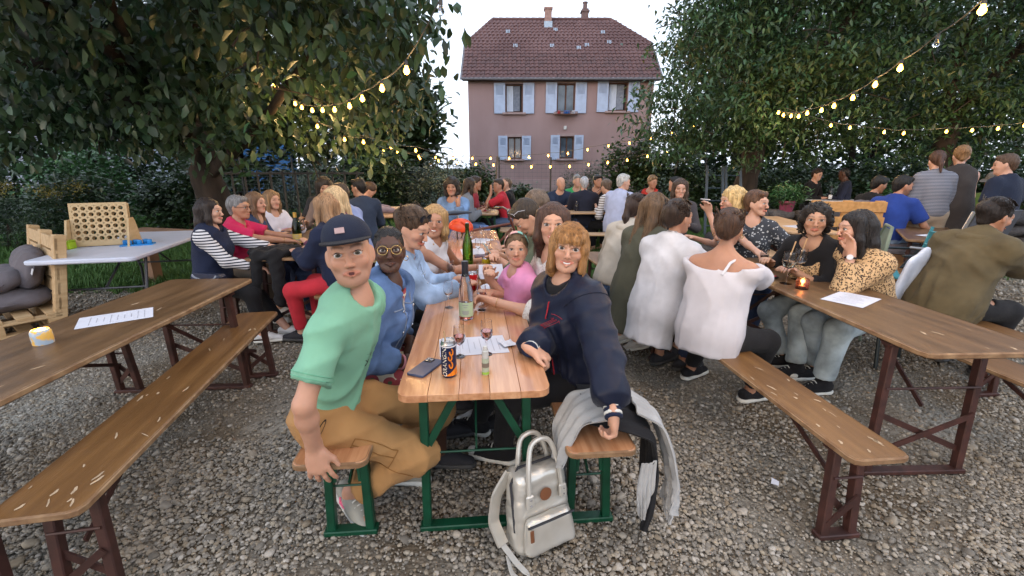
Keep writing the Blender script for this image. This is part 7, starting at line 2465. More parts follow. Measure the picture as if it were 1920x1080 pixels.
MB().raw([(-.07, -.05, 0), (.07, -.05, 0), (.07, .05, 0), (-.07, .05, 0), (-.09, -.065, .05), (.09, -.065, .05), (.09, .065, .05), (-.09, .065, .05)], [[0, 1, 5, 4], [1, 2, 6, 5], [2, 3, 7, 6], [3, 0, 4, 7], [3, 2, 1, 0]]).build('tray', kraft, t, smooth=False)
MB().raw([(-.068, -.048, .003), (.068, -.048, .003), (.068, .048, .003), (-.068, .048, .003), (-.087, -.062, .0505), (.087, -.062, .0505), (.087, .062, .0505), (-.087, .062, .0505)], [[4, 5, 1, 0], [5, 6, 2, 1], [6, 7, 3, 2], [7, 4, 0, 3], [0, 1, 2, 3]]).build('lining', PAPER, t, smooth=False)
MB().raw([(-.087, .063, .0505), (.087, .063, .0505), (.08, .10, .11), (-.08, .10, .11)], [[0, 1, 2, 3]]).build('open_lid', PAPER, t, smooth=False)
t = paper((-.05, 2.6), R(15), .24, .30, 'crumpled grey foil wrapper in front of the girl', lines=False, fold=5)
t.children[0].data.materials[0] = mat('foil_wrapper', (.5, .5, .53), rough=.4, metal=.4)
bottle((-.335, 3.3), 'tall empty green wine bottle on the middle table', GREENG, .35, .040, None, None, foil=None, shoulder=.5)
wine_glass((-.42, 2.98), 'small tasting glass near the raised sleeves of pale denim', .13, .027, None, .04)
wine_glass((-.22, 3.0), 'tumbler behind the red cola can', .12, .03, WATER, .012)
phone((-.46, 3.38), R(-70), 'black phone by the blond woman hand, nearer one', BLKP)
phone((-.5, 3.55), R(-80), 'black phone by the blond woman hand, farther one', BLKP)
phone((-.16, 3.25), R(-60), 'phone lying below the raised phone of the man in olive', BLKP)
t = phone((-.17, 3.16), R(60), 'grey phone held up by the man in olive', mat('phone_grey', (.3, .36, .34), rough=.3), z=.9)
t.rotation_euler = (R(55), 0, R(100))
paper((-.36, 4.0), R(10), .21, .29, 'menu sheet on the second pine table, nearer one'); paper((-.33, 4.6), R(-15), .21, .29, 'menu sheet on the second pine table, farther one')
for i, (x, y, l) in enumerate(((-.30, 3.85, 'behind the tall green bottle'), (-.22, 4.1, 'beside the farther phones'), (-.42, 4.4, 'standing in the middle of the second pine table'), (-.33, 4.75, 'nearest to the far end of the pine tables'))):
    wine_glass((x, y), 'empty tasting glass ' + l, .14, .027, None, .05)
t = thing('wallet', (-.24, 3.72, TZ), R(10), 'dark purple wallet on the second pine table', 'wallet')
MB().box((0, 0, .012), (.16, .09, .022), bev=.006).build('cover', mat('purple_leather', (.06, .025, .05), rough=.5), t); MB().box((0, -.0455, .012), (.06, .003, .008)).build('clasp', STEEL, t)
# right table
wine_glass((1.83, 2.86), 'large wine glass with pale drink and a straw, nearer one on the right table', .215, .043, WATER, .1, straw=True)
wine_glass((1.98, 2.98), 'large wine glass with a straw, farther one on the right table', .215, .043, None, .1, straw=True)
candle((1.86, 2.74), 'round pink glass candle holder glowing on the right table', glass('pink_glass', (.9, .45, .35), .25), r=.038, h=.066)
paper((2.0, 2.5), R(-55), .21, .297, 'white printed sheet on the right table')
t = thing('cigarette_pack', (1.80, 3.0, TZ), R(-70), 'open pack with red and white cigarettes on the right table', 'cigarette pack')
MB().box((0, 0, .008), (.06, .1, .014), bev=.002).build('box', BLKP, t); MB().box((0, .01, .0175), (.045, .06, .004), bev=.001).build('label', mat('pack_red', (.5, .03, .05), rough=.5), t)
for k in range(3): MB().tube([(-.015 + .015 * k, -.04, .019), (-.012 + .015 * k, .02, .019)], .0038, 6).build('cigarette', WHITE, t)
wine_glass((2.06, 3.55), 'tumbler with dark drink before the short haired woman', .1, .034, glass('dark_cola', (.06, .02, .015), ior=1.33), .01)
wine_glass((1.72, 3.5), 'empty tumbler by the smoking woman', .1, .034, None, .01)
# left table
paper((-2.05, 2.17), R(-52), .21, .30, 'white printed sheet on the empty left table')
candle((-2.08, 1.83), 'colourful glass candle jar glowing on the left table', mat('painted_glass', (.75, .45, .10), rough=.3, col2=(.35, .45, .55), scale=40, lo=.45, hi=.55), r=.036, h=.065)
# table of the left group
bottle((-2.12, 4.35), 'dark champagne bottle with gold neck and label', DKGREEN, .32, .043, (.55, .42, .12), None, foil=mat('gold_foil', (.5, .33, .08), rough=.35, metal=.7), rot=R(20))
wine_glass((-2.2, 4.62), 'wine glass with straw behind the champagne bottle', .22, .04, None, .1, straw=True); wine_glass((-1.95, 4.6), 'wine glass with rose and straw right of the champagne bottle', .22, .04, ROSE, .1, straw=True)
candle((-1.93, 4.35), 'small candle glass by the blond woman hands', glass('amber_glass', (.9, .55, .2), .2))
t = thing('jacket_heap', (-2.1, 3.86, TZ), 0, 'dark jackets heaped on the end of the left group table', 'jacket')
F = Field()
for (a, b, c, r_) in ((-.15, 0, .03, .05), (0, .05, .035, .06), (.12, -.03, .03, .05), (.05, -.1, .02, .045), (-.06, -.12, .0, .045), (.1, .14, .03, .045)):
    F.ell((a, b, c), (r_ * 2, r_ * 1.6, r_ * .7), Rz(a * 9), .05)
F.cap((-.08, -.14, .02), (-.1, -.2, -.28), .05, .04, k=.04); F.cap((.08, -.14, .02), (.1, -.2, -.38), .06, .05, k=.04)
F.noise = folds(.014, 30, 3)
field_obj('cloth', F, .012, BLACK, t)
t = thing('sunglasses', (-2.12, 4.12, TZ), R(20), 'folded sunglasses on the table before the magenta polo man', 'sunglasses')
mb = MB()
for q in (-1, 1):
    mb.tube([(q * .035 + .026 * math.cos(a), 0, .025 + .022 * math.sin(a)) for a in np.linspace(0, 6.28, 15)[:-1]], .003, 5, closed=True); mb.tube([(q * .062, 0, .03), (q * .06, .12, .02)], .003, 5)
mb.build('frame', BLKP, t)
t = thing('handbag', (-2.46, 3.5, BZ), R(-12), 'dark navy handbag with a chain strap on the bench end', 'handbag')
MB().box((0, 0, .10), (.26, .09, .19), bev=.02).build('bag_body', mat('navy_leather', (.012, .016, .035), rough=.4, bump=.2, bscale=90), t)
MB().slab(round_rect(.27, .12, .04), -.003, .003, .001, M=Rx(R(90)), c=(0, -.05, .145)).build('flap', mat('navy_leather_flap', (.02, .026, .055), rough=.4), t)
mb = MB()
for k in range(16):
    a = math.pi * k / 15
    mb.tube([(.11 * math.cos(a) + .008 * math.cos(b), -.055, .19 - .035 * math.sin(a) + .005 * math.sin(b)) for b in np.linspace(0, 6.28, 7)[:-1]], .002, 4, closed=True)
mb.build('chain', STEEL, t)
me = text_mesh('ds', .05, .001); me.materials.append(STEEL); obj('emblem', me, t, (0, -.056, .115), (R(90), 0, 0))
# rear tables
for x, y, l in ((1.12, 7.75, 'left one of the two on the rear table'), (1.25, 7.78, 'right one of the two on the rear table')): wine_glass((x, y), 'stemmed glass of white wine, ' + l, .17, .03, WATER, .07)
candle((.55, 7.78), 'small yellow candle glass at the left end of the rear table', glass('yellow_glass', (.95, .6, .15), .2)); candle((2.12, 7.62), 'small candle glass by the man in pale blue', glass('yellow_glass2', (.95, .6, .15), .2))
for i, (x, y, l) in enumerate(((-.55, 7.5, 'nearest'), (-.42, 7.55, 'right'), (-.5, 7.75, 'middle'), (-.38, 7.8, 'far right'), (-.58, 7.9, 'farthest'))): wine_glass((x, y), l + ' glass of the cluster between grey hoodie and red shirt', .16, .034, WATER, .03)
paper((-1.45, 7.1), R(20), .3, .21, 'white sheet on the rear table of the denim jacket person'); paper((-2.05, 7.55), R(10), .3, .21, 'sheet being written on at the rear left table'); paper((3.7, 5.75), R(20), .3, .21, 'white sheet on the light table behind the woman in black'); paper((4.75, 4.95), R(20), .3, .21, 'white sheet on the table by the turquoise chair')

# ------------------------------------------------------------------ backpack and jacket by the front bench
def make_backpack():
    SIL = mat('silver_leatherette', (.52, .49, .43), rough=.28, metal=.45, col2=(.62, .6, .55), scale=6, bump=.25, bscale=14)
    t = thing('backpack', (.115, 1.50, 0), R(28), 'silver backpack with twin handles leaning against the bench leg', 'backpack')
    M = Rx(R(-8))
    P3 = lambda x, y, z: tuple(M @ np.array([x, y, z]))
    F = Field()
    def rb(F, w, d, z0, z1, y0, r, k=.02):
        for x in (-1, 1):
            for z in (0, 1):
                F.cap(M @ np.array([x * (w / 2 - r), y0 - d / 2 + r, z0 + r]), M @ np.array([x * (w / 2 - r), y0 + d / 2 - r, z0 + r]), r, r, k) if z == 0 else None
        for i in range(7):
            zz = z0 + r + (z1 - z0 - 2 * r) * i / 6
            ww = w * (1 - .13 * (i / 6) ** 2)
            for yy in np.linspace(y0 - d / 2 + r, y0 + d / 2 - r, 3):
                F.cap(M @ np.array([-ww / 2 + r, yy, zz]), M @ np.array([ww / 2 - r, yy, zz]), r, r, k)
    rb(F, .26, .13, .0, .34, 0, .035)
    F.noise = folds(.004, 26, 1)
    body = field_obj('pack_body', F, .009, SIL, t)
    F = Field(); rb(F, .22, .05, .025, .17, -.085, .02, .012); F.noise = folds(.003, 30, 2)
    pk = field_obj('front_pocket', F, .008, SIL, t)
    DZ = mat('dark_zip', (.03, .03, .035), rough=.6); BRL = mat('brown_leather', (.16, .06, .025), rough=.5)
    MB().tube([P3(-.105, -.108, .155), P3(0, -.113, .158), P3(.105, -.108, .155)], .005, 6).build('zip', DZ, pk)
    MB().box(P3(-.095, -.118, .125), (.016, .005, .05), M, bev=.002).build('zip_tag', BRL, pk)
    b = MB().lathe([(.026, 0), (.026, .003), (.0001, .0035)], n=20); b.V = [tuple(np.array(P3(.0, -.072, .245)) + M @ Rx(R(90)) @ np.array(v)) for v in b.V]; b.build('round_badge', BRL, t)
    MB().tube([P3(-.125, -.03, .10), P3(-.125, -.02, .30), P3(-.08, -.0, .345), P3(.08, 0, .345), P3(.125, -.02, .30), P3(.125, -.03, .10)], .006, 6).build('top_zip', DZ, t)
    for yy, hh in ((-.05, .47), (.035, .46)):
        pts = [P3(-.075, yy - .025 if yy < 0 else yy, .25), P3(-.07, yy - .02, .36), P3(-.045, yy, hh - .015), P3(0, yy, hh), P3(.045, yy, hh - .015), P3(.07, yy - .02, .36), P3(.075, yy - .025 if yy < 0 else yy, .25)]
        q = np.array(pts); tt = np.linspace(0, 6, 31); q = np.stack([np.interp(tt, range(7), q[:, k]) for k in range(3)], 1)
        for _ in range(3): q[1:-1] = (q[:-2] + q[1:-1] + q[2:]) / 3
        MB().tube(q, .0105, 8).build('handle', SIL, t)
        for x in (-.075, .075):
            MB().box(P3(x, yy - .03 if yy < 0 else yy, .24), (.034, .014, .055), M, bev=.005).build('handle_tab', SIL, t)
            for dz in (-.012, .012):
                MB().lathe([(.004, 0), (.003, .003), (.0001, .004)], P3(x, yy - .039, .24 + dz), 8, Rx(R(90))).build('rivet', STEEL, t)
    # shoulder strap trailing to the ground at the left
    s = np.array([(-.10, .07, .32), (-.16, .08, .22), (-.185, .06, .12), (-.17, .0, .05), (-.15, -.07, .02), (-.13, -.14, .012), (-.165, -.17, .010), (-.185, -.10, .014), (-.17, -.04, .03)])
    for a, b_, w, nm in ((0, 4, .05, 'padded_strap'), (3, 9, .026, 'webbing')):
        pts = s[a:b_]
        tt = np.linspace(0, len(pts) - 1, 8 * len(pts)); q = np.stack([np.interp(tt, range(len(pts)), pts[:, k]) for k in range(3)], 1)
        for _ in range(4): q[1:-1] = (q[:-2] + q[1:-1] + q[2:]) / 3
        th = .011 if nm == 'padded_strap' else .0022
        V, Fq = [], []
        for i in range(len(q)):
            d = unit(q[min(i + 1, len(q) - 1)] - q[max(i - 1, 0)])
            sd = unit(np.cross(d, [.3, -.8, .25])); nn = np.cross(d, sd)
            for u, v in ((-1, -1), (1, -1), (1, 1), (-1, 1)): V.append(q[i] + sd * u * w / 2 + nn * v * th / 2)
        for i in range(len(q) - 1):
            for k in range(4): Fq.append([i * 4 + k, i * 4 + (k + 1) % 4, i * 4 + 4 + (k + 1) % 4, i * 4 + 4 + k])
        MB().raw(V, Fq).build(nm, SIL if nm == 'padded_strap' else mat('pale_webbing', (.55, .54, .5), rough=.7), t)
make_backpack()

def make_draped_jacket():
    t = thing('draped_jacket', (.40, 1.52, BZ), R(CA), 'grey and black sweat jacket draped over the bench end', 'jacket')
    G1 = cloth((.36, .36, .355), var=.12)
    def sheet(name, rows, m, amp, seed, th=.006):
        """cloth laid through rows of points, creased"""
        Pn = np.array(rows, float)
        nu, nv = Pn.shape[:2]
        U, W = np.linspace(0, nu - 1, nu * 7), np.linspace(0, nv - 1, nv * 6)
        A = np.stack([np.stack([np.interp(U, range(nu), Pn[:, j, k]) for j in range(nv)], 1) for k in range(3)], -1)
        A = np.stack([np.stack([np.interp(W, range(nv), A[i, :, k]) for i in range(len(U))], 0) for k in range(3)], -1)
        for _ in range(5):
            A[1:-1] = (A[:-2] + 2 * A[1:-1] + A[2:]) / 4
            A[:, 1:-1] = (A[:, :-2] + 2 * A[:, 1:-1] + A[:, 2:]) / 4
        du, dv = np.gradient(A, axis=0), np.gradient(A, axis=1)
        nn = np.cross(du, dv); nn /= np.linalg.norm(nn, axis=2)[:, :, None] + 1e-9
        vv = np.arange(A.shape[1])[None, :] / A.shape[1]; uu = np.arange(A.shape[0])[:, None] / A.shape[0]
        fold = np.sin(vv * 26 + 3 * np.sin(uu * 4 + seed) + seed) + .6 * np.sin(vv * 11 + uu * 7 + 2 * seed)
        A = A + nn * (amp * fold * (.35 + uu * .9))[:, :, None]
        B_ = A - nn * th
        a_, b_ = A.shape[:2]
        V = np.concatenate([A.reshape(-1, 3), B_.reshape(-1, 3)])
        F = []
        o = a_ * b_
        for i in range(a_ - 1):
            for j in range(b_ - 1):
                q = [i * b_ + j, (i + 1) * b_ + j, (i + 1) * b_ + j + 1, i * b_ + j + 1]
                F.append(q); F.append([x + o for x in q[::-1]])
        rim = [i * b_ for i in range(a_)] + [(a_ - 1) * b_ + j for j in range(1, b_)] + [i * b_ + b_ - 1 for i in range(a_ - 2, -1, -1)] + [j for j in range(b_ - 2, 0, -1)]
        for i in range(len(rim)):
            p_, q_ = rim[i], rim[(i + 1) % len(rim)]
            F.append([p_, q_, q_ + o, p_ + o])
        return MB().raw(V, F).build(name, m, t, sharp=80)
    sheet('black_lining', [[(-.10, .0, .075), (-.10, .1, .11), (-.10, .24, .12)], [(.05, -.04, .06), (.06, .08, .10), (.07, .24, .11)], [(.15, -.05, .02), (.165, .06, .035), (.17, .22, .05)], [(.165, -.06, -.12), (.18, .03, -.13), (.19, .16, -.1)], [(.15, -.07, -.30), (.165, .0, -.36), (.18, .08, -.3)], [(.14, -.06, -.40), (.15, -.02, -.43), (.16, .03, -.36)]], BLACK, .010, 1)
    sheet('grey_sleeve', [[(.10, .02, .10), (.10, .12, .13), (.10, .22, .12)], [(.19, -.02, .05), (.20, .08, .075), (.19, .18, .07)], [(.235, -.05, -.06), (.245, .03, -.06), (.235, .12, -.05)], [(.25, -.075, -.19), (.262, -.01, -.20), (.25, .06, -.18)], [(.235, -.09, -.30), (.25, -.04, -.32), (.24, .02, -.30)]], G1, .011, 3)
    sheet('ribbed_cuff', [[(.234, -.088, -.298), (.248, -.04, -.318), (.24, .015, -.298)], [(.226, -.088, -.345), (.24, -.048, -.362), (.235, .0, -.345)]], cloth((.38, .38, .375)), .003, 3)
    sheet('grey_body', [[(-.02, -.02, .10), (-.02, .08, .13), (-.02, .2, .13)], [(-.13, -.03, .085), (-.14, .06, .11), (-.13, .18, .11)], [(-.195, -.03, .0), (-.205, .05, .01), (-.2, .15, .02)], [(-.205, -.03, -.10), (-.215, .03, -.12), (-.205, .1, -.09)]], G1, .011, 5)
    sheet('grey_hem', [[(.09, -.075, -.06), (.12, -.08, -.06), (.15, -.075, -.05)], [(.075, -.085, -.18), (.11, -.09, -.19), (.145, -.085, -.17)], [(.085, -.09, -.28), (.105, -.095, -.31), (.12, -.09, -.27)]], G1, .006, 7)
make_draped_jacket()
t = thing('paper_scrap', (1.27, 1.78, .012), R(40), 'tiny white paper scrap on the gravel', 'paper'); MB().raw([(0, 0, .02), (.03, .01, .022), (.02, .04, .03), (-.01, .03, .018)], [[0, 1, 2, 3]]).build('sheet', PAPER, t)
t = thing('shoulder_bag', (1.22, 2.62, BZ), R(30), 'pale canvas bag and cloth bundle on the bench beside the off-shoulder blouse', 'bag')
F = Field(); F.ell((0, 0, .06), (.10, .16, .07), None, .05); F.ell((-.05, -.08, .0), (.06, .08, .09), None, .05); F.noise = folds(.01, 30, 4)
field_obj('bundle', F, .012, denim((.42, .45, .42)), t)

# ------------------------------------------------------------------ the board game on its folding table
def make_game():
    PLY = mat('birch_plywood', (.46, .33, .17), rough=.6, col2=(.56, .42, .24), scale=4, stretch=(1, 1, 5)); 
    ft = thing('folding_table', (-3.86, 4.5, 0), R(14), 'white plastic folding table with grey tube legs', 'table')
    MB().slab(round_rect(.80, 1.75, .05), .70, .74, .01).build('tabletop', mat('white_plastic', (.55, .58, .68), rough=.4, var=.03), ft)
    gl = mat('grey_tube', (.07, .075, .085), rough=.4, metal=.4)
    for s in (-1, 1):
        for q in (-1, 1):
            MB().tube([(q * .33, s * .55, .7), (q * .33, s * .66, .35), (q * .34, s * .66, .02)], .014, 8).build('leg', gl, ft)
        MB().tube([(-.34, s * .66, .06), (.34, s * .66, .06)], .012, 8).build('cross_tube', gl, ft); MB().tube([(-.33, s * .62, .42), (.33, s * .62, .42)], .01, 8).build('cross_tube', gl, ft)
        MB().tube([(0, s * .62, .42), (0, s * .2, .69)], .01, 8).build('stay', gl, ft)
    g = thing('board_game', (-4.02, 4.32, .74), R(24), 'big wooden four-in-a-row game on the white table', 'game')
    cols, rows, cs = 7, 6, .058
    W, Hh = cols * cs + .04, rows * cs + .05
    M = Rx(R(-14))
    def plate(y, part):
        mb = MB()
        n = 16
        for i in range(cols):
            for j in range(rows):
                cx, cz = (i - cols / 2 + .5) * cs, .045 + (j + .5) * cs
                V = []
                for k in range(n):
                    a = 2 * math.pi * (k + .5) / n
                    c, s_ = math.cos(a), math.sin(a)
                    m_ = max(abs(c), abs(s_))
                    V += [(cx + c * .0195, y, cz + s_ * .0195), (cx + c / m_ * cs / 2, y, cz + s_ / m_ * cs / 2), (cx + c * .0195, y + .012, cz + s_ * .0195)]
                mb.raw([M @ np.array(v) for v in V], [[3 * k, 3 * ((k + 1) % n), 3 * ((k + 1) % n) + 1, 3 * k + 1] for k in range(n)] + [[3 * k + 2, 3 * ((k + 1) % n) + 2, 3 * ((k + 1) % n), 3 * k] for k in range(n)])
        for c_, s_ in (((0, y + .006, .0225), (W, .012, .045)), ((0, y + .006, .045 + rows * cs + .012), (W, .012, .024))):
            mb.box(M @ np.array(c_), s_, M)
        for q in (-1, 1):
            mb.box(M @ np.array((q * (cols * cs / 2 + .01), y + .006, .045 + rows * cs / 2)), (.02, .012, rows * cs), M)
        mb.build(part, PLY, g, smooth=False)
    plate(-.03, 'front_board'); plate(.018, 'rear_board')
    for i in range(cols + 1):
        MB().box(M @ np.array(((i - cols / 2) * cs, 0, .045 + rows * cs / 2)), (.012, .034, rows * cs), M).build('divider', PLY, g)
    for q in (-1, 1):
        x = q * (W / 2 + .012)
        V = [(x - .008, -.16, 0), (x - .008, .22, 0), (x - .008, .14, .22), (x - .008, .10, .26), (x - .008, -.02, .26)]
        V2 = [(a + .016, b, c) for a, b, c in V]
        MB().raw(V + V2, [[4, 3, 2, 1, 0], [5, 6, 7, 8, 9]] + [[k, (k + 1) % 5, 5 + (k + 1) % 5, 5 + k] for k in range(5)]).build('side_panel', PLY, g, smooth=False)
    MB().box((0, .03, .012), (W + .02, .09, .02)).build('base_board', PLY, g)
    MB().box((-W / 2 - .022, -.06, .10), (.003, .05, .05)).build('sticker', mat('blue_sticker', (.12, .25, .45), rough=.5), g)
    b = thing('box', (-4.2, 4.14, .74), R(10), 'small lime green box left of the board game', 'box'); MB().box((0, 0, .035), (.09, .09, .07), bev=.006).build('box_body', mat('lime_plastic', (.32, .5, .02), rough=.45), b); MB().box((0, 0, .075), (.094, .094, .012), bev=.004).build('lid', mat('lime_lid', (.26, .42, .02), rough=.45), b)
    b = thing('box', (-3.72, 4.36, .74), R(25), 'bright blue tray of game pieces right of the board game', 'box'); bm_ = mat('blue_plastic', (.02, .22, .55), rough=.4)
    MB().box((0, 0, .006), (.26, .12, .012)).build('tray', bm_, b)
    for k in range(6): MB().lathe([(.02, 0), (.022, .003), (.022, .035), (.02, .04), (.0001, .04)], (-.1 + .04 * k, .02 * (-1) ** k, .012), 14).build('game_piece', bm_, b)
    pl = thing('plank', (-4.2, 5.6, .66), R(75), 'rough grey plank lying behind the white folding table', 'plank'); MB().box((0, 0, .0), (.3, 1.6, .09), bev=.01).build('board', mat('rough_plank', (.22, .13, .08), rough=.9, scale=6), pl)
    for s in (-.6, .6): MB().box((0, s, -.36), (.12, .12, .62)).build('support', mat('rough_plank', (.22, .13, .08)), pl)
make_game()

# ------------------------------------------------------------------ pallet seats
PAL = mat('pallet_wood', (.42, .27, .13), rough=.75, col2=(.53, .37, .20), scale=5, stretch=(5, .6, 5), bump=.2, bscale=40)
PAL_O = mat('pallet_wood_honey', (.40, .20, .06), rough=.6, col2=(.52, .28, .10), scale=5, stretch=(5, .6, 5), bump=.2, bscale=40)
def pallet(parent, z, L, D, m, M=None, c=(0, 0, 0)):
    M = np.eye(3) if M is None else M
    c = np.array(c, float)
    def bx(p, s, nm):
        MB().box(c + M @ np.array(p), s, M, bev=.003).build(nm, m, parent)
    n = 5
    for i in range(n):
        bx((0, -D / 2 + .05 + i * (D - .1) / (n - 1), z + .133), (L, .1, .022), 'deck_board')
    for x in (-L / 2 + .05, 0, L / 2 - .05):
        bx((x, 0, z + .111), (.1, D - .004, .021), 'bearer')
        for y in (-D / 2 + .05, 0, D / 2 - .05):
            bx((x, y, z + .06), (.098, .098, .08), 'block')
        bx((x, 0, z + .0105), (.1, D, .02), 'bottom_board')
CUSH = cloth((.13, .115, .125), var=.1)
def cushion(parent, c, r, M=None, m=CUSH, seed=0):
    F = Field(); F.ell(c, r, M, .02); F.noise = folds(.008, 16, seed)
    return F
def seat_cushion(pos, rz, label, r, tilt=0, m=CUSH, seed=0, tagm=None):
    t = thing('cushion', pos, rz, label, 'cushion')
    F = Field(); M = Rx(R(tilt))
    rx, ry, rz_ = r
    for x in (-1, 1):
        for y in (-1, 1):
            F.ell(M @ np.array((x * rx * .35, y * ry * .35, 0)), (rx * .62, ry * .62, rz_), M, .08)
    F.noise = folds(.012, 18, seed)
    o = field_obj('cover', F, .014, m, t)
    mb = MB(); mb.tube([M @ np.array((rx * .93 * math.cos(a) * (1 + .08 * math.cos(4 * a)), ry * .93 * math.sin(a) * (1 + .08 * math.cos(4 * a)), 0)) for a in np.linspace(0, 6.28, 33)[:-1]], .006, 5, closed=True); mb.build('piping', m, t)
    if tagm: MB().box(M @ np.array((rx * .98, 0, .01)), (.1, .05, .004), M).build('care_tag', WHITE, t)
ps = thing('pallet_sofa', (-4.6, 3.66, 0), R(-36), 'pale wooden pallet sofa with grey cushions at the left edge', 'sofa')
pallet(ps, 0.0, 1.2, .8, PAL); pallet(ps, .146, 1.2, .8, PAL)
for k in range(5):
    MB().box((0, .40 + .05 * k * .35, .36 + .125 * k), (1.2, .022, .105), Rx(R(-10)), bev=.003).build('back_board', PAL, ps)
for x in (-.55, 0, .55):
    MB().box((x, .44, .55), (.1, .08, .78), Rx(R(-10)), bev=.004).build('back_post', PAL, ps)
seat_cushion((-4.52, 3.72, .38), R(-36), 'flat grey seat cushion on the pallet sofa', (.42, .36, .09), 0, seed=1)
seat_cushion((-4.38, 3.9, .62), R(-36), 'grey back cushion standing on the pallet sofa', (.32, .2, .09), 70, seed=2, tagm=True)
seat_cushion((-4.5, 3.7, .52), R(-36), 'grey cushion slumped on the seat of the pallet sofa', (.3, .22, .09), 25, seed=3)
pr = thing('pallet_bench', (4.3, 6.05, 0), R(-8), 'honey coloured pallet bench seen from behind', 'bench')
pallet(pr, 0, .84, .8, PAL_O); pallet(pr, .146, .84, .8, PAL_O)
for k in range(3): MB().box((0, -.41, .62 + .19 * k), (.86, .022, .13), bev=.004).build('back_board', PAL_O, pr)
for x in (-.37, 0, .37): MB().box((x, -.37, .6), (.1, .055, .95), bev=.004).build('back_post', PAL_O, pr)
p2 = thing('pallet_bench', (5.05, 5.75, 0), R(-30), 'pallet seat with a grey cushion under the man in royal blue', 'bench'); pallet(p2, 0, 1.1, .8, PAL_O); pallet(p2, .146, 1.1, .8, PAL_O); pallet(p2, .292, 1.1, .8, PAL_O)
seat_cushion((4.9, 5.55, .47), R(-30), 'flat grey cushion under the man in royal blue', (.42, .34, .07), 0, seed=5); seat_cushion((4.72, 6.05, .86), R(-8), 'grey cushion leaning against the honey pallet bench', (.26, .2, .09), 75, seed=6)

# ------------------------------------------------------------------ chairs, bicycle, dog, pot
def folding_chair(pos, rz, label, m, fm, arms=True):
    t = thing('garden_chair', pos, rz, label, 'chair')
    MB().slab(round_rect(.44, .42, .04), .43, .455, .006).build('seat', m, t)
    for q in (-1, 1):
        MB().tube([(q * .22, .2, 0), (q * .22, -.2, .66)], .013, 8).build('leg', fm, t); MB().tube([(q * .2, -.24, 0), (q * .2, .16, .44)], .013, 8).build('leg', fm, t)
        MB().tube([(q * .22, -.2, .44), (q * .22, -.28, .90)], .014, 8).build('back_post', m, t)
        if arms: MB().box((q * .24, -.02, .67), (.045, .46, .022), bev=.006).build('armrest', fm, t)
    for k in range(3): MB().box((0, -.225 - .02 * k, .56 + .13 * k), (.42, .018, .085), Rx(R(-10)), bev=.004).build('back_slat', m, t)
TURQ = mat('turquoise_paint', (.05, .24, .29), rough=.45); DKM = mat('dark_metal', (.02, .03, .035), rough=.4, metal=.4)
folding_chair((3.98, 4.35, 0), R(80), 'turquoise garden chair with dark armrests behind the parka', TURQ, DKM)
t = thing('garden_chair', (4.15, 4.05, .1), R(-170), 'grey sling chair with a silver tube frame behind the parka', 'chair')
al = mat('silver_tube', (.5, .5, .52), rough=.3, metal=.8)
for q in (-1, 1):
    MB().tube([(q * .25, -.25, 0), (q * .25, .05, .45), (q * .25, .2, 1.02)], .014, 8).build('frame_tube', al, t); MB().tube([(q * .25, .28, 0), (q * .25, -.2, .45)], .013, 8).build('leg', al, t); MB().tube([(q * .27, -.22, .64), (q * .27, .12, .66)], .013, 8).build('armrest', al, t)
MB().box((0, -.07, .44), (.48, .42, .01)).build('seat', mat('grey_sling', (.06, .065, .08), rough=.7), t); MB().box((0, .145, .74), (.48, .012, .6), Rx(R(-15))).build('backrest', mat('grey_sling', (.06, .065, .08)), t)
t = thing('garden_chair', (2.85, 3.4, 0), R(30), 'pale plastic chair with a blue cushion behind the leopard blouse', 'chair')
wp = mat('pale_chair_plastic', (.5, .55, .65), rough=.5)
F = Field(); F.cap((-.16, -.2, .5), (-.14, -.26, .82), .06, .06, .05, flat=.35, side=np.array([1., 0, 0])); F.cap((.16, -.2, .5), (.14, -.26, .82), .06, .06, .05, flat=.35, side=np.array([1., 0, 0])); F.cap((0, -.2, .5), (0, -.27, .84), .1, .1, .05, flat=.3, side=np.array([1., 0, 0]))
field_obj('backrest', F, .014, wp, t); MB().slab(round_rect(.42, .4, .08), .42, .44, .006).build('seat', BLKP, t); MB().slab(round_rect(.4, .38, .1), .442, .49, .016).build('seat_pad', mat('teal_pad', (.07, .22, .30), rough=.8), t)
for q in (-1, 1):
    MB().tube([(q * .17, -.17, .43), (q * .2, -.22, 0)], .013, 8).build('leg', DKM, t); MB().tube([(q * .17, .17, .43), (q * .2, .22, 0)], .013, 8).build('leg', DKM, t)
t = thing('garden_chair', (3.0, 3.95, 0), R(60), 'sage green round-backed chair behind the leopard blouse', 'chair')
sg = mat('sage_mesh', (.16, .2, .15), rough=.6)
MB().tube([(-.22, -.2, .45), (-.23, -.25, .8), (-.12, -.28, 1.0), (.12, -.28, 1.0), (.23, -.25, .8), (.22, -.2, .45)], .014, 8).build('back_frame', sg, t)
MB().raw([(-.2, -.2, .47), (.2, -.2, .47), (.22, -.25, .8), (.12, -.28, .98), (-.12, -.28, .98), (-.22, -.25, .8)], [[0, 1, 2, 3, 4, 5]]).build('back_panel', sg, t); MB().slab(round_rect(.46, .44, .1), .43, .455, .006).build('seat', sg, t)
for q in (-1, 1):
    for s in (-1, 1): MB().tube([(q * .18, s * .17, .43), (q * .21, s * .22, 0)], .012, 8).build('leg', sg, t)

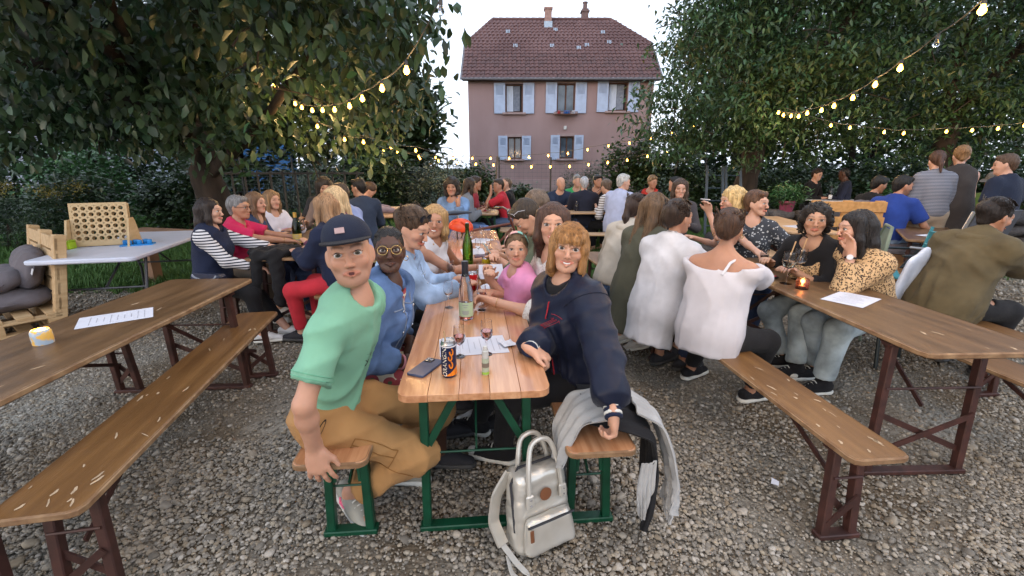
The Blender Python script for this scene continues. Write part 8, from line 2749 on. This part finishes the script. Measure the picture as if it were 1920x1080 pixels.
def make_bike():
    t = thing('bicycle', (-.35, 5.15, 0), R(-75), 'dark bicycle parked at the far end of the pine tables', 'bicycle')
    fr = mat('brown_red_frame', (.10, .03, .02), rough=.35, metal=.2)
    for y, nm in ((-.52, 'wheel'), (.55, 'wheel')):
        w = MB().tube([(0, y + .33 * math.cos(a), .35 + .33 * math.sin(a)) for a in np.linspace(0, 6.28, 33)[:-1]], .02, 8, closed=True).build(nm, BLKP, t)
        q = MB()
        for a in np.linspace(0, 6.28, 19)[:-1]: q.tube([(0, y, .35), (0, y + .32 * math.cos(a), .35 + .32 * math.sin(a))], .0015, 4)
        q.build('spokes', STEEL, w)
        MB().tube([(-.04, y, .35), (.04, y, .35)], .02, 8).build('hub', STEEL, w)
    fr_ = MB()
    for a, b in (((0, -.12, .3), (0, -.25, .82)), ((0, -.12, .3), (0, .36, .78)), ((0, -.23, .76), (0, .34, .84)), ((0, -.52, .35), (0, -.12, .3)), ((0, -.52, .35), (0, -.23, .74)), ((0, .34, .9), (0, .55, .35))): fr_.tube([a, b], .016, 8)
    fr_.build('frame', fr, t)
    MB().tube([(0, -.25, .82), (0, -.28, .95)], .013, 8).build('seat_post', STEEL, t)
    F = Field(); F.cap((0, -.40, .98), (0, -.30, .985), .075, .05, .04, flat=.4, side=np.array([1., 0, 0])); F.cap((0, -.3, .985), (0, -.13, .985), .04, .02, .04, flat=.6, side=np.array([1., 0, 0]))
    field_obj('saddle', F, .008, mat('blue_black_saddle', (.02, .03, .05), rough=.35), t)
    MB().tube([(0, .33, .88), (0, .31, 1.0)], .014, 8).build('stem', BLKP, t)
    hb = MB().tube([(-.3, .24, 1.0), (-.15, .29, 1.02), (0, .31, 1.0), (.15, .29, 1.02), (.3, .24, 1.0)], .012, 8).build('handlebar', BLKP, t)
    for q in (-1, 1): MB().tube([(q * .2, .27, 1.01), (q * .31, .235, 1.0)], .017, 8).build('grip', BLKP, hb)
    MB().tube([(-.02, -.12, .3), (-.09, -.12, .3)], .02, 8).build('crank', STEEL, t); MB().lathe([(.09, 0), (.09, .004), (.06, .004)], (-.03, -.12, .3), 20, Ry(R(90))).build('chainring', STEEL, t)
make_bike()
def make_helmet():
    t = thing('bicycle_helmet', (-.55, 4.75, .86), R(70), 'orange red bicycle helmet by the saddle at the end of the table', 'helmet')
    OR = mat('orange_helmet', (.62, .065, .02), rough=.35)
    F = Field(); F.ell((0, 0, 0), (.10, .14, .10), None, .01); F.ell((0, 0, -.03), (.085, .125, .10), None, .01, 's'); F.cut((0, 0, -.03), (0, .2, -1))
    for q in (-1, 0, 1): F.ell((q * .06, .06, .07), (.012, .05, .05), None, .006, 's'); F.ell((q * .06, -.07, .06), (.012, .045, .05), None, .006, 's')
    field_obj('shell', F, .007, OR, t); MB().tube([(-.09, 0, -.03), (-.05, .02, -.12), (0, .03, -.14), (.05, .02, -.12), (.09, 0, -.03)], .006, 6).build('chin_strap', BLKP, t); MB().box((0, .135, -.01), (.12, .05, .012), bev=.005).build('visor', BLKP, t)
make_helmet()
def make_dog():
    t = thing('dog', (4.95, 5.0, 0), R(140), 'pale tan dog standing beside the women with the lead', 'dog')
    F = Field()
    F.cap((0, -.22, .42), (0, .2, .44), .115, .13, .06); F.ell((0, .2, .42), (.11, .14, .15), None, .05); F.cap((0, .28, .48), (0, .38, .62), .085, .07, .05); F.ell((0, .42, .66), (.07, .085, .07), None, .04); F.cap((0, .47, .64), (0, .56, .62), .042, .03, .03)
    for q in (-1, 1):
        F.cap((q * .07, .22, .38), (q * .075, .2, .2), .05, .032, .04); F.cap((q * .075, .2, .2), (q * .075, .22, .04), .03, .026, .02); F.cap((q * .075, .22, .03), (q * .075, .27, .025), .028, .025, .02)
        F.cap((q * .075, -.24, .40), (q * .085, -.18, .24), .075, .045, .05); F.cap((q * .085, -.18, .24), (q * .085, -.3, .16), .04, .028, .02); F.cap((q * .085, -.3, .16), (q * .085, -.27, .04), .027, .025, .02); F.cap((q * .085, -.27, .03), (q * .085, -.21, .025), .028, .025, .02)
        F.cap((q * .055, .40, .71), (q * .085, .38, .63), .03, .018, .02)
    F.cap((0, -.33, .46), (0, -.45, .56), .035, .028, .03); F.cap((0, -.45, .56), (0, -.46, .68), .03, .02, .03)
    F.noise = folds(.004, 60, 2)
    def pc(V):
        c = np.tile([.42, .27, .15], (len(V), 1)); lo = np.clip((.30 - V[:, 2]) / .12, 0, 1)[:, None]
        return c * (1 - lo) + np.array([.55, .46, .38]) * lo
    field_obj('body', F, .012, mat('fur', (.9, .9, .9), rough=.9, col2=(1.1, 1.1, 1.1), scale=60, attr=True, bump=.6, bscale=160), t, col=pc)
    for q in (-1, 1): MB().lathe([(.0001, -.009), (.009, 0), (.0001, .009)], (q * .035, .485, .68), 10).build('eye', LASH, t)
    MB().lathe([(.0001, -.012), (.016, 0), (.0001, .012)], (0, .585, .63), 10).build('nose', LASH, t); MB().tube([(.078 * math.cos(a), .31 + .03 * math.sin(a), .53 + .07 * math.sin(a)) for a in np.linspace(0, 6.28, 17)[:-1]], .01, 6, closed=True).build('collar', cloth((.15, .5, .1)), t)
make_dog()
ld = thing('dog_lead', (0, 0, 0), 0, 'bright green dog lead looped in the hand of the woman in brown', 'dog lead')
lm_ = cloth((.22, .62, .10)); MB().tube([(5.86, 5.5, .95), (5.78, 5.4, .80), (5.84, 5.38, .70), (5.95, 5.45, .78), (5.9, 5.5, .93)], .009, 6).build('loop', lm_, ld); MB().tube([(5.84, 5.38, .70), (5.5, 5.2, .58), (5.15, 5.05, .55), (5.0, 4.95, .55)], .007, 6).build('line', lm_, ld)
pt = thing('flower_pot', (4.5, 7.35, .72), 0, 'pink pot with a bright green fern on the stone wall', 'plant pot')
MB().lathe([(.0001, .0), (.08, 0), (.12, .2), (.13, .2), (.13, .23), (.115, .23), (.11, .17), (.0001, .17)], n=20, caps=False).build('pot', mat('pink_pot', (.26, .055, .10), rough=.5), pt)
r = np.random.default_rng(77); fpos = clumps([at(0, 0, .33, .24, .24, .12)], 900, 15, .06, r); fme, _ = leaf_mesh('fern', fpos, .09, .02, LEAF_SIMPLE, -.2, r); fme.materials.append(FRESH); obj('fern', fme, pt)
# dry stone wall under the trees
wl = thing('stone_wall', (3.6, 7.45, 0), R(-4), 'low dry wall of dark stones along the terrace', 'wall')
r = np.random.default_rng(78); STN = [mat('wall_stone_%d' % k, c, rough=.95, var=.25, scale=6, bump=.6, bscale=14) for k, c in enumerate(((.06, .055, .055), (.09, .08, .075), (.045, .045, .05)))]
Vs, Fs = ico(2); smesh = []
for k in range(6):
    V = np.sign(Vs) * np.abs(Vs) ** .6; V = V * (1 + .1 * np.sin(V @ r.normal(size=3) * 3 + k))[:, None]; me = mesh_arrays('stone', V, Fs); me.materials.append(STN[k % 3]); smesh.append(me)
for row in range(4):
    x = -.4 + .1 * row
    while x < 7.2:
        w = r.uniform(.13, .26); hz = .105
        obj('stone', smesh[r.integers(6)], wl, (x + w, r.normal(0, .03), .1 + row * .2), (r.normal(0, .06), r.normal(0, .06), r.normal(0, .1)), (w, .2, hz)); x += 2 * w + .01
# blue ladders leaning in the shade
for i, x in enumerate((4.3, 4.75)):
    l_ = thing('ladder', (x, 9.4, 0), R(10 * i - 5), ('left' if i == 0 else 'right') + ' one of two blue grey ladders leaning in the shade of the trees', 'ladder'); lmz = mat('blue_grey_metal', (.035, .06, .09), rough=.5)
    for q in (-1, 1): MB().bar((q * .18, 0, 0), (q * .16, .4, 1.5), .05, .03).build('rail', lmz, l_)
    for k in range(5): MB().tube([(-.17, .07 + .07 * k, .26 + .26 * k), (.17, .07 + .07 * k, .26 + .26 * k)], .014, 6).build('rung', lmz, l_)
t = thing('garden_table', (7.15, 10.1, 0), 0, 'white round garden table of the two men under the trees', 'table'); MB().lathe([(.0001, .74), (.55, .74), (.56, .75), (.55, .77), (.0001, .77)], n=28, caps=False).build('tabletop', mat('white_table', (.5, .5, .52), rough=.4), t); MB().lathe([(.03, 0.02), (.03, .74)], n=10).build('column', DKM, t); MB().lathe([(.25, 0), (.24, .02), (.03, .04)], n=16).build('foot', DKM, t)
bottle((7.05, 10.0), 'pale bottle on the white round garden table', CLEAR, .3, .04, (.7, .7, .7), None, z=.77)
# ------------------------------------------------------------------ strings of bulbs
BULB = emit('bulb_glow', (1.0, .46, .06), 12)
OFFB = glass('bulb_off', (.85, .88, .95))
CABLE = mat('light_cable', (.06, .06, .055), rough=.6); SOCK = mat('bulb_socket', (.03, .03, .03), rough=.5)
bulb_me = MB().lathe([(.0001, -.064), (.010, -.061), (.021, -.047), (.0215, -.038), (.014, -.020), (.010, -.008), (.0095, 0)], n=14, caps=False).mesh('bulb', sharp=80)
bulb_off = bulb_me.copy(); bulb_me.materials.append(BULB); bulb_off.materials.append(OFFB)
sock_me = MB().lathe([(.0001, -.006), (.0125, -.006), (.0125, .022), (.007, .03), (.0001, .03)], n=12, caps=False).mesh('socket'); sock_me.materials.append(SOCK)
LAMP = bpy.data.lights.new('bulb_light', 'POINT'); LAMP.energy = 6.5; LAMP.color = (1, .62, .26); LAMP.shadow_soft_size = .03
LAMP2 = LAMP.copy(); LAMP2.energy = 4.6
def light_string(label, pts, off=(), ext0=None, ext1=None, every=1):
    P = np.array(pts, float)
    t = thing('string_light', tuple(P[0]), 0, label, 'string light', 'strings of warm bulbs across the garden')
    Q = [ext0] if ext0 else []
    line = ([np.array(ext0)] if ext0 else []) + [p + [0, 0, .03] for p in P] + ([np.array(ext1)] if ext1 else [])
    L = np.array(line) - P[0]
    tt = np.linspace(0, len(L) - 1, 6 * len(L)); q = np.stack([np.interp(tt, range(len(L)), L[:, k]) for k in range(3)], 1)
    sag = .02 * np.abs(np.sin(np.pi * tt)); q[:, 2] -= sag
    MB().tube(q, .0045, 6).build('cable', CABLE, t)
    for i, p in enumerate(P - P[0]):
        b = obj('bulb', bulb_off if i in off else bulb_me, t, p)
        obj('socket', sock_me, b)
        if i not in off and i % every == 0:
            lo = bpy.data.objects.new('bulb_light', LAMP if P[i][1] < 4 else LAMP2); lo.location = (0, 0, -.105); lo.parent = b; COL.objects.link(lo)
light_string('string of bulbs running from above the camera into the walnut tree', STRING_A, off=(7,))
light_string('string of bulbs rising from the right trees over the camera', STRING_B, off=(9,))
light_string('upper sagging string of bulbs before the pink house',
             [(-4.11, 11.57, 2.07), (-3.45, 11.56, 2.02), (-2.85, 11.51, 1.87), (-2.32, 11.49, 1.76), (-1.9, 11.48, 1.73), (-1.46, 11.47, 1.71), (-.99, 11.47, 1.71), (-.53, 11.47, 1.71), (-.07, 11.47, 1.71), (.42, 11.48, 1.74), (.9, 11.49, 1.78), (1.39, 11.5, 1.83), (1.88, 11.53, 1.92), (2.4, 11.55, 2.01), (2.92, 11.57, 2.08), (3.45, 11.61, 2.2), (3.98, 11.64, 2.34), (4.53, 11.68, 2.48)], ext0=(-5.3, 11.6, 2.5), ext1=(5.3, 11.7, 2.8))
light_string('lower sagging string of bulbs before the pink house',
             [(-3.67, 11.05, 1.99), (-3.05, 11.02, 1.89), (-2.58, 11.0, 1.8), (-2.19, 10.97, 1.7), (-1.75, 10.95, 1.65), (-1.3, 10.94, 1.6), (-.86, 10.93, 1.57), (-.44, 10.93, 1.55), (.01, 10.91, 1.51), (.46, 10.91, 1.51), (.91, 10.91, 1.51), (1.37, 10.92, 1.52), (1.82, 10.93, 1.56), (2.28, 10.94, 1.61), (2.74, 10.96, 1.66), (3.22, 10.98, 1.75), (3.7, 11.01, 1.84)], ext0=(-5, 11.2, 2.4), ext1=(5.2, 11.1, 2.5))
light_string('string of bulbs under the trees at the right', STRING_C, ext0=(4.9, 8.5, 2.5), ext1=(10, 8.3, 2.5))
light_string('short run of bulbs low in the walnut leaves', STRING_D, ext1=(-1.2, 8.2, 1.72))
